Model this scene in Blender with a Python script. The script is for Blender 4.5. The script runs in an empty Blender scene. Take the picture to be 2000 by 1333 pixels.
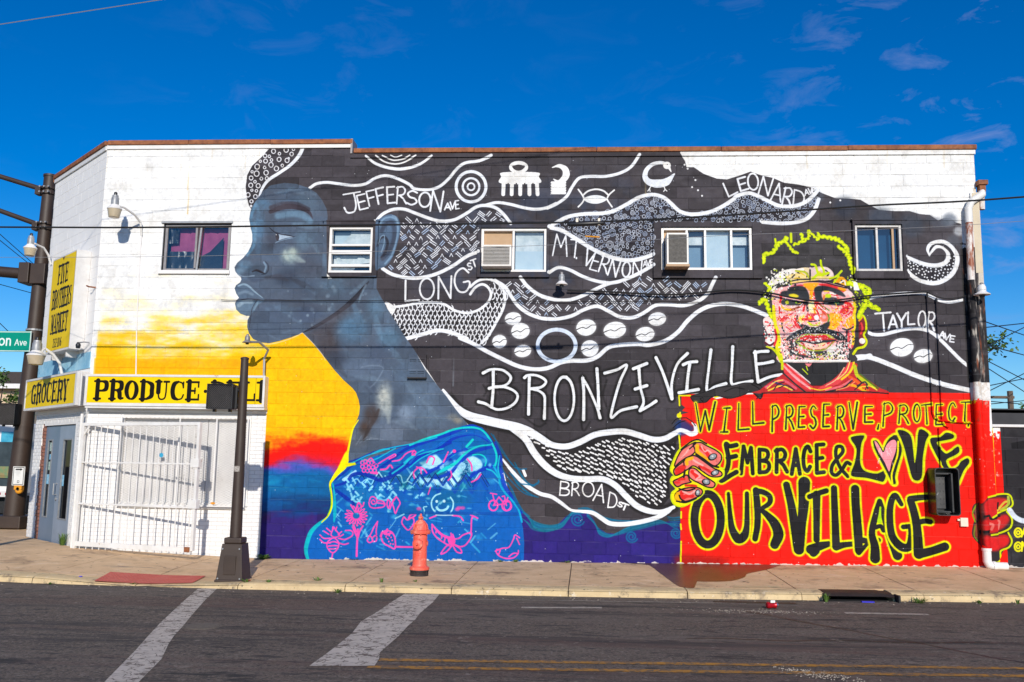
import bpy, bmesh, math, random
import numpy as np
from mathutils import Vector, Matrix

SC = bpy.context.scene
COL = SC.collection
RD = random.Random(11)

# ---------------------------------------------------------------- camera
camd = bpy.data.cameras.new('camera'); camd.sensor_width = 36.0; camd.lens = 32.04
camd.clip_start = .1; camd.clip_end = 900
SV_ = (7.0, -15.51405, 1.52519)      # where the tracing was surveyed from
cam = bpy.data.objects.new('camera', camd); COL.objects.link(cam)
CR_, CU_, CF_ = (0.99806666, 0.06030813, 0.01502873), (-0.00651054, -0.13902763, 0.9902671), (-0.06181056, 0.98845043, 0.13836621)
CP_ = (7.0, -15.51405, 1.52519)
cam.matrix_world = Matrix(((CR_[0], CU_[0], -CF_[0], CP_[0]), (CR_[1], CU_[1], -CF_[1], CP_[1]), (CR_[2], CU_[2], -CF_[2], CP_[2]), (0, 0, 0, 1)))
SC.camera = cam

# ---------------------------------------------------------------- light and sky
SUN = Vector((-.172, .905, -.39)).normalized()          # the way the sunlight travels
SUN_EL = math.asin(-SUN.z); SUN_AZ = math.atan2(-SUN.x, -SUN.y)
sd = bpy.data.lights.new('sun', 'SUN'); sd.energy = 4.2; sd.angle = math.radians(.55); sd.color = (1.0, .93, .83)
so = bpy.data.objects.new('sun', sd); so.rotation_euler = SUN.to_track_quat('-Z', 'Y').to_euler(); so.location = (0, -20, 20); COL.objects.link(so)
world = bpy.data.worlds.new('World'); SC.world = world; world.use_nodes = True
wn, wl = world.node_tree.nodes, world.node_tree.links
wn.clear()
wo = wn.new('ShaderNodeOutputWorld'); wb = wn.new('ShaderNodeBackground'); wb.inputs[1].default_value = .105
sky = wn.new('ShaderNodeTexSky'); sky.sky_type = 'NISHITA'; sky.sun_disc = False
sky.sun_elevation = SUN_EL; sky.sun_rotation = SUN_AZ; sky.air_density = 1.0; sky.dust_density = .15; sky.ozone_density = 3.2
hs = wn.new('ShaderNodeHueSaturation'); hs.inputs['Saturation'].default_value = 1.5; hs.inputs['Value'].default_value = .92
gm = wn.new('ShaderNodeGamma'); gm.inputs[1].default_value = 1.08
wl.new(sky.outputs[0], hs.inputs['Color']); wl.new(hs.outputs[0], gm.inputs[0])
tc = wn.new('ShaderNodeTexCoord'); mp = wn.new('ShaderNodeMapping'); mp.inputs['Scale'].default_value = (4.6, 4.6, 11.0); mp.inputs['Rotation'].default_value = (.0, .22, .3); mp.inputs['Location'].default_value = (.4, .9, .2)
cn = wn.new('ShaderNodeTexNoise'); cn.inputs['Scale'].default_value = 2.6; cn.inputs['Detail'].default_value = 9; cn.inputs['Roughness'].default_value = .62; cn.inputs['Distortion'].default_value = .7
cr = wn.new('ShaderNodeValToRGB'); cr.color_ramp.elements[0].position = .53; cr.color_ramp.elements[1].position = .74
cn2 = wn.new('ShaderNodeTexNoise'); cn2.inputs['Scale'].default_value = 2.1; cn2.inputs['Detail'].default_value = 2
cr2 = wn.new('ShaderNodeValToRGB'); cr2.color_ramp.elements[0].position = .44; cr2.color_ramp.elements[1].position = .66
wl.new(tc.outputs['Generated'], mp.inputs[0]); wl.new(mp.outputs[0], cn.inputs['Vector']); wl.new(tc.outputs['Generated'], cn2.inputs['Vector'])
wl.new(cn.outputs[0], cr.inputs[0]); wl.new(cn2.outputs[0], cr2.inputs[0])
mu = wn.new('ShaderNodeMath'); mu.operation = 'MULTIPLY'; wl.new(cr.outputs[0], mu.inputs[0]); wl.new(cr2.outputs[0], mu.inputs[1])
mu2 = wn.new('ShaderNodeMath'); mu2.operation = 'MULTIPLY'; mu2.inputs[1].default_value = .72; sx = wn.new('ShaderNodeSeparateXYZ'); wl.new(tc.outputs['Generated'], sx.inputs[0])      # the cirrus lies mostly to the east
mr = wn.new('ShaderNodeMapRange'); mr.inputs[1].default_value = .02; mr.inputs[2].default_value = .34; mr.inputs[3].default_value = .12; mr.inputs[4].default_value = 1; mr.interpolation_type = 'SMOOTHSTEP'
wl.new(sx.outputs[0], mr.inputs[0]); mu3 = wn.new('ShaderNodeMath'); mu3.operation = 'MULTIPLY'; wl.new(mu.outputs[0], mu3.inputs[0]); wl.new(mr.outputs[0], mu3.inputs[1])
wl.new(mu3.outputs[0], mu2.inputs[0])
mx = wn.new('ShaderNodeMixRGB'); mx.inputs[2].default_value = (2.9, 3.4, 6.2, 1)
tn = wn.new('ShaderNodeMixRGB'); tn.blend_type = 'MULTIPLY'; tn.inputs[0].default_value = 1; tn.inputs[2].default_value = (.8, .92, 1.10, 1); wl.new(gm.outputs[0], tn.inputs[1])
wl.new(mu2.outputs[0], mx.inputs[0]); wl.new(tn.outputs[0], mx.inputs[1]); wl.new(mx.outputs[0], wb.inputs[0]); wl.new(wb.outputs[0], wo.inputs[0])
SC.view_settings.view_transform = 'Standard'; SC.view_settings.look = 'None'; SC.view_settings.gamma = 1; SC.view_settings.exposure = 0
SC.view_settings.use_curve_mapping = False

# ------------------------------------------------------------------ wall paint
# The mural is paint on the block wall: flat colour, drawn here stroke by stroke with numpy in the
# wall's own metres.  WALLMAP takes a point of the tracing to metres on the wall plane (x, z).
WALLMAP = (0.0099013366, 0.00066866932, -3.7429715, 0.00020239232, -0.0094312364, 10.132437, 3.7540735e-05, 8.6542223e-05)
PX0, PX1, PZ0, PZ1, RES = -1.6, 15.4, -0.25, 7.45, 190
CW, CH = int((PX1 - PX0) * RES), int((PZ1 - PZ0) * RES)
PAINT = np.zeros((CH, CW, 3), np.float32)
PR = np.random.RandomState(7)
UNIT = RES / 119.0                       # tracing unit -> canvas pixel, near enough for widths

def tocv(pts):
    p = np.asarray(pts, float).reshape(-1, 2)
    a, b, c, d, e, f, g, h = WALLMAP
    w = g * p[:, 0] + h * p[:, 1] + 1
    X = (a * p[:, 0] + b * p[:, 1] + c) / w
    Zm = (d * p[:, 0] + e * p[:, 1] + f) / w
    return np.stack([(X - PX0) * RES, (PZ1 - Zm) * RES], 1)

def T(ox, oy, s, flat):
    p = np.asarray(flat, float).reshape(-1, 2)
    return p / s + np.array([ox, oy])

def smooth(p, n=6, closed=False):
    p = np.asarray(p, float).reshape(-1, 2)
    if len(p) < 3: return p
    if closed: q = np.vstack([p[-1], p, p[0], p[1]])
    else: q = np.vstack([2 * p[0] - p[1], p, 2 * p[-1] - p[-2]])
    out = []
    for i in range(1, len(q) - 2):
        for k in range(n):
            t = k / n
            out.append(.5 * ((2 * q[i]) + (q[i + 1] - q[i - 1]) * t + (2 * q[i - 1] - 5 * q[i] + 4 * q[i + 1] - q[i + 2]) * t * t
                             + (-q[i - 1] + 3 * q[i] - 3 * q[i + 1] + q[i + 2]) * t ** 3))
    if not closed: out.append(p[-1])
    return np.array(out)

def vnoise(h, w, cell, seed, cx=None):
    r = np.random.RandomState(seed)
    cy = max(1.0, cell); cx = max(1.0, cx or cell)
    gh, gw = int(h / cy) + 3, int(w / cx) + 3
    g = r.rand(gh, gw).astype(np.float32)
    y = np.arange(h) / cy; x = np.arange(w) / cx
    y0 = y.astype(int); x0 = x.astype(int)
    fy = (y - y0)[:, None]; fx = (x - x0)[None, :]
    fy = fy * fy * (3 - 2 * fy); fx = fx * fx * (3 - 2 * fx)
    a = g[y0][:, x0]; b = g[y0][:, x0 + 1]; c = g[y0 + 1][:, x0]; d = g[y0 + 1][:, x0 + 1]
    return (a * (1 - fy) * (1 - fx) + b * (1 - fy) * fx + c * fy * (1 - fx) + d * fy * fx).astype(np.float32)

def fnoise(h, w, cell, seed, octv=4, cx=None):
    n = 0; a = 1; t = 0
    for k in range(octv):
        n = n + a * vnoise(h, w, cell / 2 ** k, seed + k * 13, (cx or cell) / 2 ** k); t += a; a *= .55
    return n / t

NOI = fnoise(CH, CW, 60, 3, 5)           # one field that many coats share
NOF = fnoise(CH, CW, 9, 5, 3)
NOS = fnoise(CH, CW, 26, 8, 4, 90)

def lay(x0, y0, al, col, tex=0.0):
    h, w = al.shape
    xa, ya = max(0, x0), max(0, y0); xb, yb = min(CW, x0 + w), min(CH, y0 + h)
    if xb <= xa or yb <= ya: return
    a = al[ya - y0:yb - y0, xa - x0:xb - x0]
    if tex: a = a * np.clip(1 - tex + 2 * tex * (.55 * NOI[ya:yb, xa:xb] + .45 * NOF[ya:yb, xa:xb]) * 1.0, 0, 1)
    c = np.asarray(col, np.float32) / 255.0
    v = PAINT[ya:yb, xa:xb]
    PAINT[ya:yb, xa:xb] = v + (c - v) * a[..., None]

def mask(cv, aa=1.0):
    """coverage of a closed outline given in canvas pixels"""
    lo = np.floor(cv.min(0)).astype(int) - 2; hi = np.ceil(cv.max(0)).astype(int) + 3
    w, h = hi - lo
    SS = 2
    m = np.zeros((h * SS, w), np.float32)
    q = cv - lo
    x1, y1 = q[:, 0], q[:, 1]; x2, y2 = np.roll(x1, -1), np.roll(y1, -1)
    cols = np.arange(w, dtype=np.float32)
    for r in range(h * SS):
        yy = (r + .5) / SS
        s = (y1 <= yy) != (y2 <= yy)
        if not s.any(): continue
        xs = np.sort(x1[s] + (yy - y1[s]) * (x2[s] - x1[s]) / (y2[s] - y1[s]))
        for k in range(0, len(xs) - 1, 2):
            m[r] += np.clip(np.minimum(cols + 1, xs[k + 1]) - np.maximum(cols, xs[k]), 0, 1)
    m = np.clip(m.reshape(h, SS, w).mean(1), 0, 1)
    return lo[0], lo[1], m

def blur(m, r):
    r = int(max(1, r))
    for _ in range(2):
        for ax in (0, 1):
            p = np.pad(m, [(r + 1, r) if i == ax else (0, 0) for i in (0, 1)])
            c = np.cumsum(p, ax)
            if ax == 0: m = (c[2 * r + 1:] - c[:-2 * r - 1]) / (2 * r + 1)
            else: m = (c[:, 2 * r + 1:] - c[:, :-2 * r - 1]) / (2 * r + 1)
    return m

def poly(pts, col, soft=0, sm=True, op=1.0, tex=0.0):
    p = smooth(pts, 5, True) if sm else np.asarray(pts, float).reshape(-1, 2)
    x, y, m = mask(tocv(p))
    if soft:
        k = int(soft * UNIT) + 1
        m = np.pad(m, 2 * k + 2); x -= 2 * k + 2; y -= 2 * k + 2; m = blur(m, k)
    lay(x, y, m * op, col, tex)
    return x, y, m

def stroke(pts, w, col, soft=0.0, sm=True, op=1.0, tex=0.0, taper=None, closed=False):
    """w: one width or one per point"""
    p = np.asarray(pts, float).reshape(-1, 2)
    n = len(p)
    ws = np.full(n, float(w)) if np.isscalar(w) else np.asarray(w, float)
    if taper: ws = ws * np.interp(np.linspace(0, 1, n), np.linspace(0, 1, len(taper)), taper)
    if sm and n > 2:
        q = smooth(p, 6, closed)
        ws = np.interp(np.linspace(0, 1, len(q)), np.linspace(0, 1, n), ws); p = q
    if closed: p = np.vstack([p, p[:1]]); ws = np.append(ws, ws[0])
    cv = tocv(p); ws = ws * UNIT / 2; sf = max(.6, soft * UNIT)
    mar = ws.max() + sf + 2
    lo = np.floor(cv.min(0) - mar).astype(int); hi = np.ceil(cv.max(0) + mar).astype(int)
    W, H = hi - lo
    al = np.zeros((H, W), np.float32)
    if len(cv) == 1: cv = np.vstack([cv, cv + .01]); ws = np.append(ws, ws)
    for i in range(len(cv) - 1):
        a, b = cv[i] - lo, cv[i + 1] - lo
        mm = max(ws[i], ws[i + 1]) + sf + 1.5
        xa, ya = np.maximum(0, np.floor(np.minimum(a, b) - mm)).astype(int)
        xb, yb = np.ceil(np.maximum(a, b) + mm).astype(int)
        xb, yb = min(xb, W), min(yb, H)
        if xb <= xa or yb <= ya: continue
        X = np.arange(xa, xb)[None, :] - a[0]; Y = np.arange(ya, yb)[:, None] - a[1]
        d = b - a; L = d @ d + 1e-9
        t = np.clip((X * d[0] + Y * d[1]) / L, 0, 1)
        D = np.hypot(X - t * d[0], Y - t * d[1])
        wd = ws[i] + (ws[i + 1] - ws[i]) * t
        v = np.clip((wd - D) / sf + .5, 0, 1)
        np.maximum(al[ya:yb, xa:xb], v, out=al[ya:yb, xa:xb])
    if soft: al = al * al * (3 - 2 * al)
    lay(lo[0], lo[1], al * op, col, tex)

def dab(x, y, r, col, op=1.0, ry=None, soft=None, tex=0.0):
    """a soft round touch of paint"""
    ry = ry or r
    c = tocv([(x, y)])[0]; R1, R2 = r * UNIT, ry * UNIT
    sf = 1.0 if soft is None else soft
    k = int(max(R1, R2) * (1 + sf)) + 2
    X = (np.arange(-k, k + 1)[None, :]) / R1; Y = (np.arange(-k, k + 1)[:, None]) / R2
    D = np.hypot(X, Y)
    a = np.clip((1 + sf / 2 - D) / max(sf, .6 / min(R1, R2)), 0, 1)
    a = a * a * (3 - 2 * a)
    lay(int(c[0]) - k, int(c[1]) - k, (a * op).astype(np.float32), col, tex)

def ring(x, y, rx, ry, w, col, op=1.0, rot=0):
    t = np.linspace(0, 2 * np.pi, 20)[:-1]
    q = np.stack([rx * np.cos(t), ry * np.sin(t)], 1)
    c, s = math.cos(rot), math.sin(rot)
    q = q @ np.array([[c, s], [-s, c]]) + np.array([x, y])
    stroke(q, w, col, closed=True, sm=rx > 6, op=op)

def inside(pts, q):
    x, y = q; c = False; n = len(pts); j = n - 1
    for i in range(n):
        if (pts[i][1] > y) != (pts[j][1] > y) and x < (pts[j][0] - pts[i][0]) * (y - pts[i][1]) / (pts[j][1] - pts[i][1]) + pts[i][0]: c = not c
        j = i
    return c

# ---- one-line capitals, unit box, y down
GL = {
 'A': [[0, 1, .5, 0, 1, 1], [.2, .65, .82, .65]],
 'B': [[.05, 0, .05, 1], [.05, 0, .7, .05, .85, .25, .6, .45, .05, .48], [.05, .48, .8, .55, .95, .77, .7, .96, .05, 1]],
 'C': [[.95, .2, .6, .0, .2, .15, .05, .5, .2, .85, .6, 1, .95, .82]],
 'D': [[.08, 0, .02, 1], [.08, 0, .7, .15, .98, .55, .7, .92, .02, 1]],
 'E': [[.95, 0, .05, .02, .08, 1, 1, .97], [.06, .5, .8, .47]],
 'F': [[.95, 0, .0, .03, .12, 1], [.06, .5, .8, .45]],
 'G': [[.9, .18, .55, .0, .15, .2, .05, .6, .3, .95, .7, .98, .95, .75, .93, .55, .6, .58]],
 'I': [[.1, .04, .9, 0], [.5, .02, .5, .98], [.05, 1, .95, .96]],
 'J': [[0, .1, 1, 0], [.62, .05, .72, .6, .6, .95, .2, 1, .02, .75]],
 'L': [[.1, 0, .08, 1, 1, .96]],
 'M': [[0, 1, .22, 0, .55, .6, .85, .05, 1, 1]],
 'N': [[.02, 1, .12, 0, .85, 1, .98, 0]],
 'O': 'O',
 'P': [[.12, 0, .05, 1], [.0, .06, .6, .0, .98, .2, .8, .42, .1, .55]],
 'R': [[.15, 0, .02, 1], [.02, .06, .6, .0, .9, .2, .7, .45, .1, .52], [.3, .5, .7, .7, 1, 1]],
 'S': [[.95, .12, .5, 0, .1, .2, .3, .45, .75, .55, .95, .8, .5, 1, .02, .88]],
 'T': [[0, .03, 1, 0], [.5, .02, .52, 1]],
 'V': [[0, 0, .5, 1, 1, 0]],
 'W': [[0, .05, .27, 1, .5, .3, .72, .95, 1, 0]],
 'X': [[0, 0, 1, 1], [1, 0, 0, 1]],
 'Y': [[0, .02, .45, .5, .98, 0], [.48, .45, .5, 1]],
 'Z': [[0, .05, 1, 0, .1, 1, 1, .95]],
 ',': [[.5, 0, .2, 1]],
 '.': [[.5, .9, .52, 1]],
}
CURVY = set('BCDGJOPRS')

def letter(ch, x0, x1, y0, y1, rot=0, skew=0):
    out = []
    cx, cy = (x0 + x1) / 2, (y0 + y1) / 2; w, h = x1 - x0, y1 - y0
    g = GL[ch]
    if g == 'O':
        t = np.linspace(0, 2 * np.pi, 15)[:-1] - 1.3
        g = [np.stack([.5 + .48 * np.cos(t), .5 + .5 * np.sin(t)], 1).ravel()]; cl = True
    else: cl = False
    c, s = math.cos(rot), math.sin(rot)
    for k, line in enumerate(g):
        p = np.asarray(line, float).reshape(-1, 2)
        q = np.stack([(p[:, 0] - .5) * w + skew * (.5 - p[:, 1]) * h, (p[:, 1] - .5) * h], 1)
        q = q @ np.array([[c, s], [-s, c]]) + np.array([cx, cy])
        out.append((q, cl, (ch in CURVY and len(q) > 3)))
    return out

def text(items, w, col, op=1.0, halo=None, tap=None, jit=.3):
    L = []
    for it in items:
        ch, x0, x1, y0, y1 = it[:5]; rot = it[5] if len(it) > 5 else 0; sk = it[6] if len(it) > 6 else 0
        L += letter(ch, x0, x1, y0, y1, rot, sk)
    if halo:
        for q, cl, cu in L: stroke(q, halo[0], halo[1], soft=halo[2], sm=cu, closed=cl)
    for q, cl, cu in L:
        stroke(q, w * (1 + PR.uniform(-.12, .12)), col, sm=cu or cl, closed=cl, op=op, taper=tap)

# ------------------------------------------------------------------ grounds
WHT = (250, 250, 248); INK = (64, 59, 62); INK2 = (38, 36, 38); BRU = (236, 240, 246)
PAINT[:] = np.array(WHT, np.float32) / 255
PAINT -= ((NOI - .5) * .045)[..., None]
YZ = (PZ1 - (np.arange(CH) + .5) / RES)[:, None]; XX = (PX0 + (np.arange(CW) + .5) / RES)[None, :]

# worn roller yellow on the left, thinning out upwards
yf = np.clip((4.55 - YZ) / 1.5 + (NOS - .5) * 1.5 + (NOF - .5) * .5, 0, 1) ** 1.2 * np.clip((XX + 1.36) / .09 + (NOF - .5) * .6, 0, 1) * (XX < 3.2) * (YZ < 5.2)
yf = yf * (.35 + .65 * np.clip((4.3 - YZ) / .8 + (NOI - .5), 0, 1))
yc = np.array([255, 198, 0], np.float32) / 255
PAINT += (yc - PAINT) * yf[..., None].astype(np.float32)
yg = np.clip((4.0 - YZ) / .8 + (NOS - .5) * 1.3, 0, 1) * (YZ < 4.6) * (XX > -1.33) * (XX < 4.0)
PAINT += (np.array([255, 194, 0], np.float32) / 255 - PAINT) * (yg * .85)[..., None].astype(np.float32)
PAINT += (np.array([255, 170, 0], np.float32) / 255 - PAINT) * ((YZ < 3.34) * (YZ > 3.0) * (XX < 1.75) * (XX > -1.36) * .55)[..., None].astype(np.float32)
# solid sunset field: yellow, red, blue, violet
sx = np.clip((XX - 1.78) * 60, 0, 1) * (XX < 4.2)
wob = .10 * np.sin((XX - 2.0) * 2.1) + (NOS - .5) * .28 + (NOF - .5) * .1
def coat(col, m):
    global PAINT
    PAINT += (np.asarray(col, np.float32) / 255 - PAINT) * np.clip(m, 0, 1)[..., None].astype(np.float32)
coat((255, 194, 0), sx * np.clip((4.15 - YZ) / .05, 0, 1))
coat((250, 130, 0), sx * .6 * np.clip((2.2 + (NOS - .5) * .5 - YZ) / .35, 0, 1))
coat((250, 18, 8), sx * np.clip((1.88 + wob * 1.2 + (NOI - .5) * .3 - YZ) / .26 + .5, 0, 1))
coat((225, 20, 60), sx * np.clip((1.60 + wob * .5 + .05 * np.cos((XX - 2.6) * 3) - YZ) / .14 + .5, 0, 1) * .8)
arch = 1.50 + .10 * np.cos((XX - 2.45) * 2.6)
coat((96, 84, 190), sx * np.clip((arch + (NOS - .5) * .22 - YZ) / .15 + .5, 0, 1))
coat((6, 98, 160), sx * np.clip((arch - .12 + (NOS - .5) * .3 - YZ) / .16 + .5, 0, 1))
coat((20, 150, 196), sx * np.clip((arch - .02 - YZ) * 4, 0, 1)   * np.clip(NOS * 3.2 - 1.7, 0, 1) * (YZ < arch - .1) * (YZ > .95) * .8)
coat((14, 60, 120), sx * np.clip((.98 + (NOS - .5) * .5 - YZ) / .2 + .5, 0, 1) * .8)
coat((48, 34, 112), sx * np.clip((.72 + (NOS - .5) * .45 - YZ) / .16 + .5, 0, 1))
coat((78, 30, 88), sx * np.clip(NOI * 3 - 1.75, 0, 1) * (YZ < .75) * (YZ > .4) * .7)

# ------------------------------------------------------------------ the great head of hair
hairL = T(430, 260, 3.03, [333,64,285,98,240,148,190,193,160,250,151,320,158,380,170,430,185,452])
head = np.vstack([hairL, T(430, 260, 3.03, [300,500,500,700,700,900,900,950]), T(480, 640, 2.835, [850,30,950,150,1060,320,1160,450,1250,560]),
    [(985, 925), (1000, 990)], T(1000, 900, 5.882, [120,600,230,680,350,760,400,765,520,740,620,640,700,590,850,590,930,660,980,760,1080,830,1180,840,1400,800,1600,740,1780,700,1940,700,2100,600]),
    [(1335, 900), (1335, 768), (1500, 768), (1935, 768), (1935, 440)],
    T(1400, 280, 3.03, [1500,490,1415,470,1380,440,1340,445,1310,458,1260,425,1200,420,1140,402,1050,402,960,395,900,365,850,335,780,328,700,325,620,295,560,262,480,245,400,235,330,205,260,190,200,168,140,190,60,215,0,210]),
    T(1040, 280, 3.173, [1060,190,1000,150,955,150,945,110,915,66]), [(1328, 296), (540, 276)]])
poly(head, INK, sm=False)
hm = mask(tocv(head)); 
lay(hm[0], hm[1], hm[2] * .30, (96, 92, 104), tex=.95)
lay(hm[0], hm[1], hm[2] * .25, (40, 36, 38), tex=.9)
# smoky edge at upper right
for x, y, r, c, o in [(1855, 430, 14, (120, 128, 140), .9), (1846, 436, 9, (90, 98, 110), .8), (1872, 452, 10, (190, 195, 202), .8), (1862, 470, 12, (84, 90, 100), .7), (1885, 480, 14, (70, 74, 84), .8), (1830, 436, 12, (84, 90, 104), .6),
                      (1815, 430, 10, (70, 74, 84), .6), (1890, 440, 12, (240, 240, 240), .8), (1720, 430, 26, (52, 64, 80), .6), (1650, 405, 22, (50, 60, 78), .6), (1780, 440, 24, (56, 68, 84), .7), (1600, 385, 10, (90, 100, 116), .5)]:
    dab(x, y, r, c, o, soft=.9)
for x, y in [(1622, 396), (1641, 392), (1343, 330), (1337, 322), (1358, 352), (1363, 372), (1371, 383), (1352, 366)]: dab(x, y, 2, (240, 240, 240), soft=.3)
# blue-black drifts in the lower hair
coat((52, 66, 92), np.clip(NOI * 2.4 - 1.1, 0, .45) * np.clip((XX - 4) / .8, 0, 1) * np.clip((8.5 - XX) / .8, 0, 1) * np.clip((YZ - 4.2) / .6, 0, 1) * np.clip((6.9 - YZ) / .6, 0, 1) * (PAINT[..., 0] < .35))

# curls patch of the hair, top left
stroke(T(430, 260, 3.03, [492,78,468,130,420,185,350,235,285,278,248,328,228,384,212,420]), [8,8,7,7,7,6,4,2], BRU)
for x, y, r in [(315,108,13),(390,100,14),(433,96,8),(422,124,11),(350,122,8),(348,156,13),(395,162,13),(265,135,11),(290,138,8),(237,167,7),(268,166,12),(303,160,8),(300,188,14),(367,192,8),(332,210,14),(218,199,15),(262,204,8),(188,229,7),
                (215,240,16),(271,235,14),(182,266,12),(243,270,9),(275,268,10),(205,288,8),(180,309,13),(224,312,13),(187,338,7),(214,342,8),(164,366,13),(208,376,12),(184,404,10),(182,432,5),(350,75,13),(405,150,5)]:
    q = T(430, 260, 3.03, [x, y])[0]; ring(q[0], q[1], r / 3.03 * .92, r / 3.03, 1.9, (240, 240, 244))
# navy ground along the foot
navy = np.vstack([T(1000, 900, 5.882, [100,560,250,700,400,765,520,740,620,640,700,590,850,590,930,660,980,760,1080,830,1180,840,1400,800,1600,740,1780,700,1960,690]), [(1330, 1120), (1015, 1120)]])
poly(navy, (38, 33, 122), sm=False)
m = mask(tocv(navy)); lay(m[0], m[1], m[2] * .5, (52, 30, 112), tex=.9)
TEAL = (10, 106, 146)
def tp(l, w=3, c=TEAL, o=.9, s=1.2): stroke(T(1000, 900, 5.882, l), w, c, soft=s, op=o, taper=[.5, 1, 1, .5])
for k in range(7):
    tp([20+8*k, 380+30*k, 130+10*k, 590+10*k, 260, 700+12*k, 420, 745+9*k, 560, 720+8*k, 640, 640+6*k, 700, 590+3*k, 820, 580+4*k], 3.2, [(12,110,140),(8,96,130),(14,120,150)][k % 3], .75)
for k in range(4): tp([80+30*k, 640+20*k, 230, 740+15*k, 340+10*k, 800+5*k, 480, 800], 2.5, (14, 118, 140), .6)
for k in range(6):
    tp([860, 600+8*k, 930+6*k, 690+10*k, 1000, 790+10*k, 1100, 845+6*k, 1200, 850-3*k, 1330, 815-9*k, 1500, 775-10*k, 1700, 725-8*k, 1900, 715+16*k], 3.2, [(12,110,145),(8,92,130),(16,120,155)][k % 3], .75)
for k in range(3): tp([760, 545+8*k, 860, 540+10*k, 960, 590+12*k, 1060, 650+12*k, 1250, 690, 1500, 680, 1760, 600], 2.6, TEAL, .7)
for k in range(5): tp([1780+10*k, 640+25*k, 1850, 660+20*k, 1930, 650+26*k, 2010, 690+30*k], 3, (10, 104, 146), .7)
for cx, cy, r in [(752, 672, 82), (1372, 872, 72), (1882, 830, 66)]:
    t = np.linspace(.4, 4.2 * math.pi, 40); rr = r * (1 - t / (5.2 * math.pi))
    stroke(T(1000, 900, 5.882, np.stack([cx + rr * np.cos(t), cy + rr * np.sin(t)], 1).ravel()), 3.4, (10, 100, 150), soft=1.5, op=.85)
for l in [[20,110,130,270,200,300,300,250,300,225], [0,150,60,260,200,380,300,420], [30,20,90,140,170,250,260,290], [0,330,60,480,120,600]]: tp(l, 4, TEAL, .8)

# ------------------------------------------------------------------ swirls
def sw(o, s, l, w, c=BRU, soft=1.1, tap=None):
    p = T(o[0], o[1], s, l)
    stroke(p, w, c, soft=soft, taper=tap)
    stroke(p, [v * .55 for v in (w if not np.isscalar(w) else [w] * len(p))], WHT, soft=2.0, op=.7, taper=tap)
ZB, ZC, ZD, ZF = (660, 270), (1040, 280), (1400, 280), (860, 660)
def J(*parts): return np.vstack([T(*p) for p in parts]).ravel()
sw((0,0), 1, J((430,260,3.03,[530,325,570,300,630,292,700,300,790,310,860,300,920,265,980,252,1050,270,1120,305]), (660,270,3.1,[460,305,540,312,610,295,670,245,720,185,770,150,850,138,900,120,928,106])), 6.5)
sw(ZB, 3.1, [170,110,230,155,320,182,400,185,490,160,568,108], 6.5, tap=[.7,1,1.1,1,.7])
for l, w in [([230,108,280,142,340,156,400,146,472,106], 3.2), ([270,108,320,130,350,134,400,125,436,106], 2.8), ([320,106,350,118,388,106], 2.2)]: stroke(T(660, 270, 3.1, l), w, WHT)
for r, w in [(29, 6.5), (16.2, 4.6), (6.8, 3.6)]: ring(919.7, 364.8, r, r * 1.02, w, BRU)
S3 = T(660, 270, 3.1, [232,500,270,460,330,432,400,430,470,455,550,485,620,502,700,495,770,460,840,415,900,408,960,425,1010,470,1047,522])
sw((0,0), 1, S3.ravel(), 7)
sw((0,0), 1, J((660,270,3.1,[885,408,960,390,1040,400,1120,420,1190,430,1260,422,1320,395]), (1040,280,3.173,[90,402,150,375,210,330,245,270,290,215,360,205,450,205,540,185,610,145,662,72])), 6.5)
# adinkra-like signs
def stroke2(o, s, l, w, **k): stroke(T(o[0], o[1], s, l), w, WHT, **k)
ring(1012.6, 326.8, 15, 8.6, 8, WHT); poly(T(660, 270, 3.1, [1000,208,1205,208,1217,235,1215,275,990,275,988,235]), WHT)
for x, dx in [(1003, -3), (1053, -2), (1103, 0), (1157, 2), (1203, 5)]: stroke(T(660, 270, 3.1, [x, 262, x + dx, 340]), 8, WHT, sm=False)
for x in (1030, 1079, 1130, 1180): stroke(T(660, 270, 3.1, [x, 275, x, 330]), 3, INK, sm=False, taper=[1, 1])
stroke2(ZB, 3.1, [1058, 176, 1092, 196, 1130, 176], 2.2)
poly(T(660, 270, 3.1, [1058,168,1130,168,1118,190,1092,198,1068,190]), INK)
stroke(T(1040, 280, 3.173, [122,150,165,140,200,160,208,195,190,225,160,240,130,222]), [2,8,13,15,13,8,2], WHT)
poly(T(1040, 280, 3.173, [115,160,150,150,175,175,178,205,160,225,140,215,125,200,150,198,158,180,140,165]), INK, sm=True)
for k in range(5): stroke(T(1040, 280, 3.173, [120, 244 + 16 * k, 200, 244 + 16 * k]), 5.6, WHT, sm=False)
poly(T(1040, 280, 3.173, [118,238,204,238,202,312,120,312]), WHT, sm=False)
stroke2(ZC, 3.173, [312,322,345,296,395,285,440,296,468,320], 3.6)
stroke2(ZC, 3.173, [283,286,306,318,318,345,306,370,283,394], 3.2); stroke2(ZC, 3.173, [506,290,475,318,462,345,475,370,492,394], 3.2)
poly(T(1040, 280, 3.173, [316,346,350,328,395,322,436,330,462,348,430,368,390,376,345,368]), (240, 244, 246)); stroke2(ZC, 3.173, [312, 322, 318, 346], 3)
stroke(T(1040, 280, 3.173, [835,130,795,120,745,130,706,165,697,208,722,240,775,250,830,238,878,190]), [7,7,8,9,11,14,18,16,3], BRU)
dab(1302.5, 323.5, 8, WHT, soft=.2); stroke(T(1040, 280, 3.173, [845, 150, 858, 176]), [6, 2], WHT, sm=False); dab(1303, 322, 1.2, INK, soft=.2)
for l in [[738,258,724,282,714,296],[724,282,728,298],[808,256,820,284,812,298],[820,284,832,296]]: stroke2(ZC, 3.173, l, 2)
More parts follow.
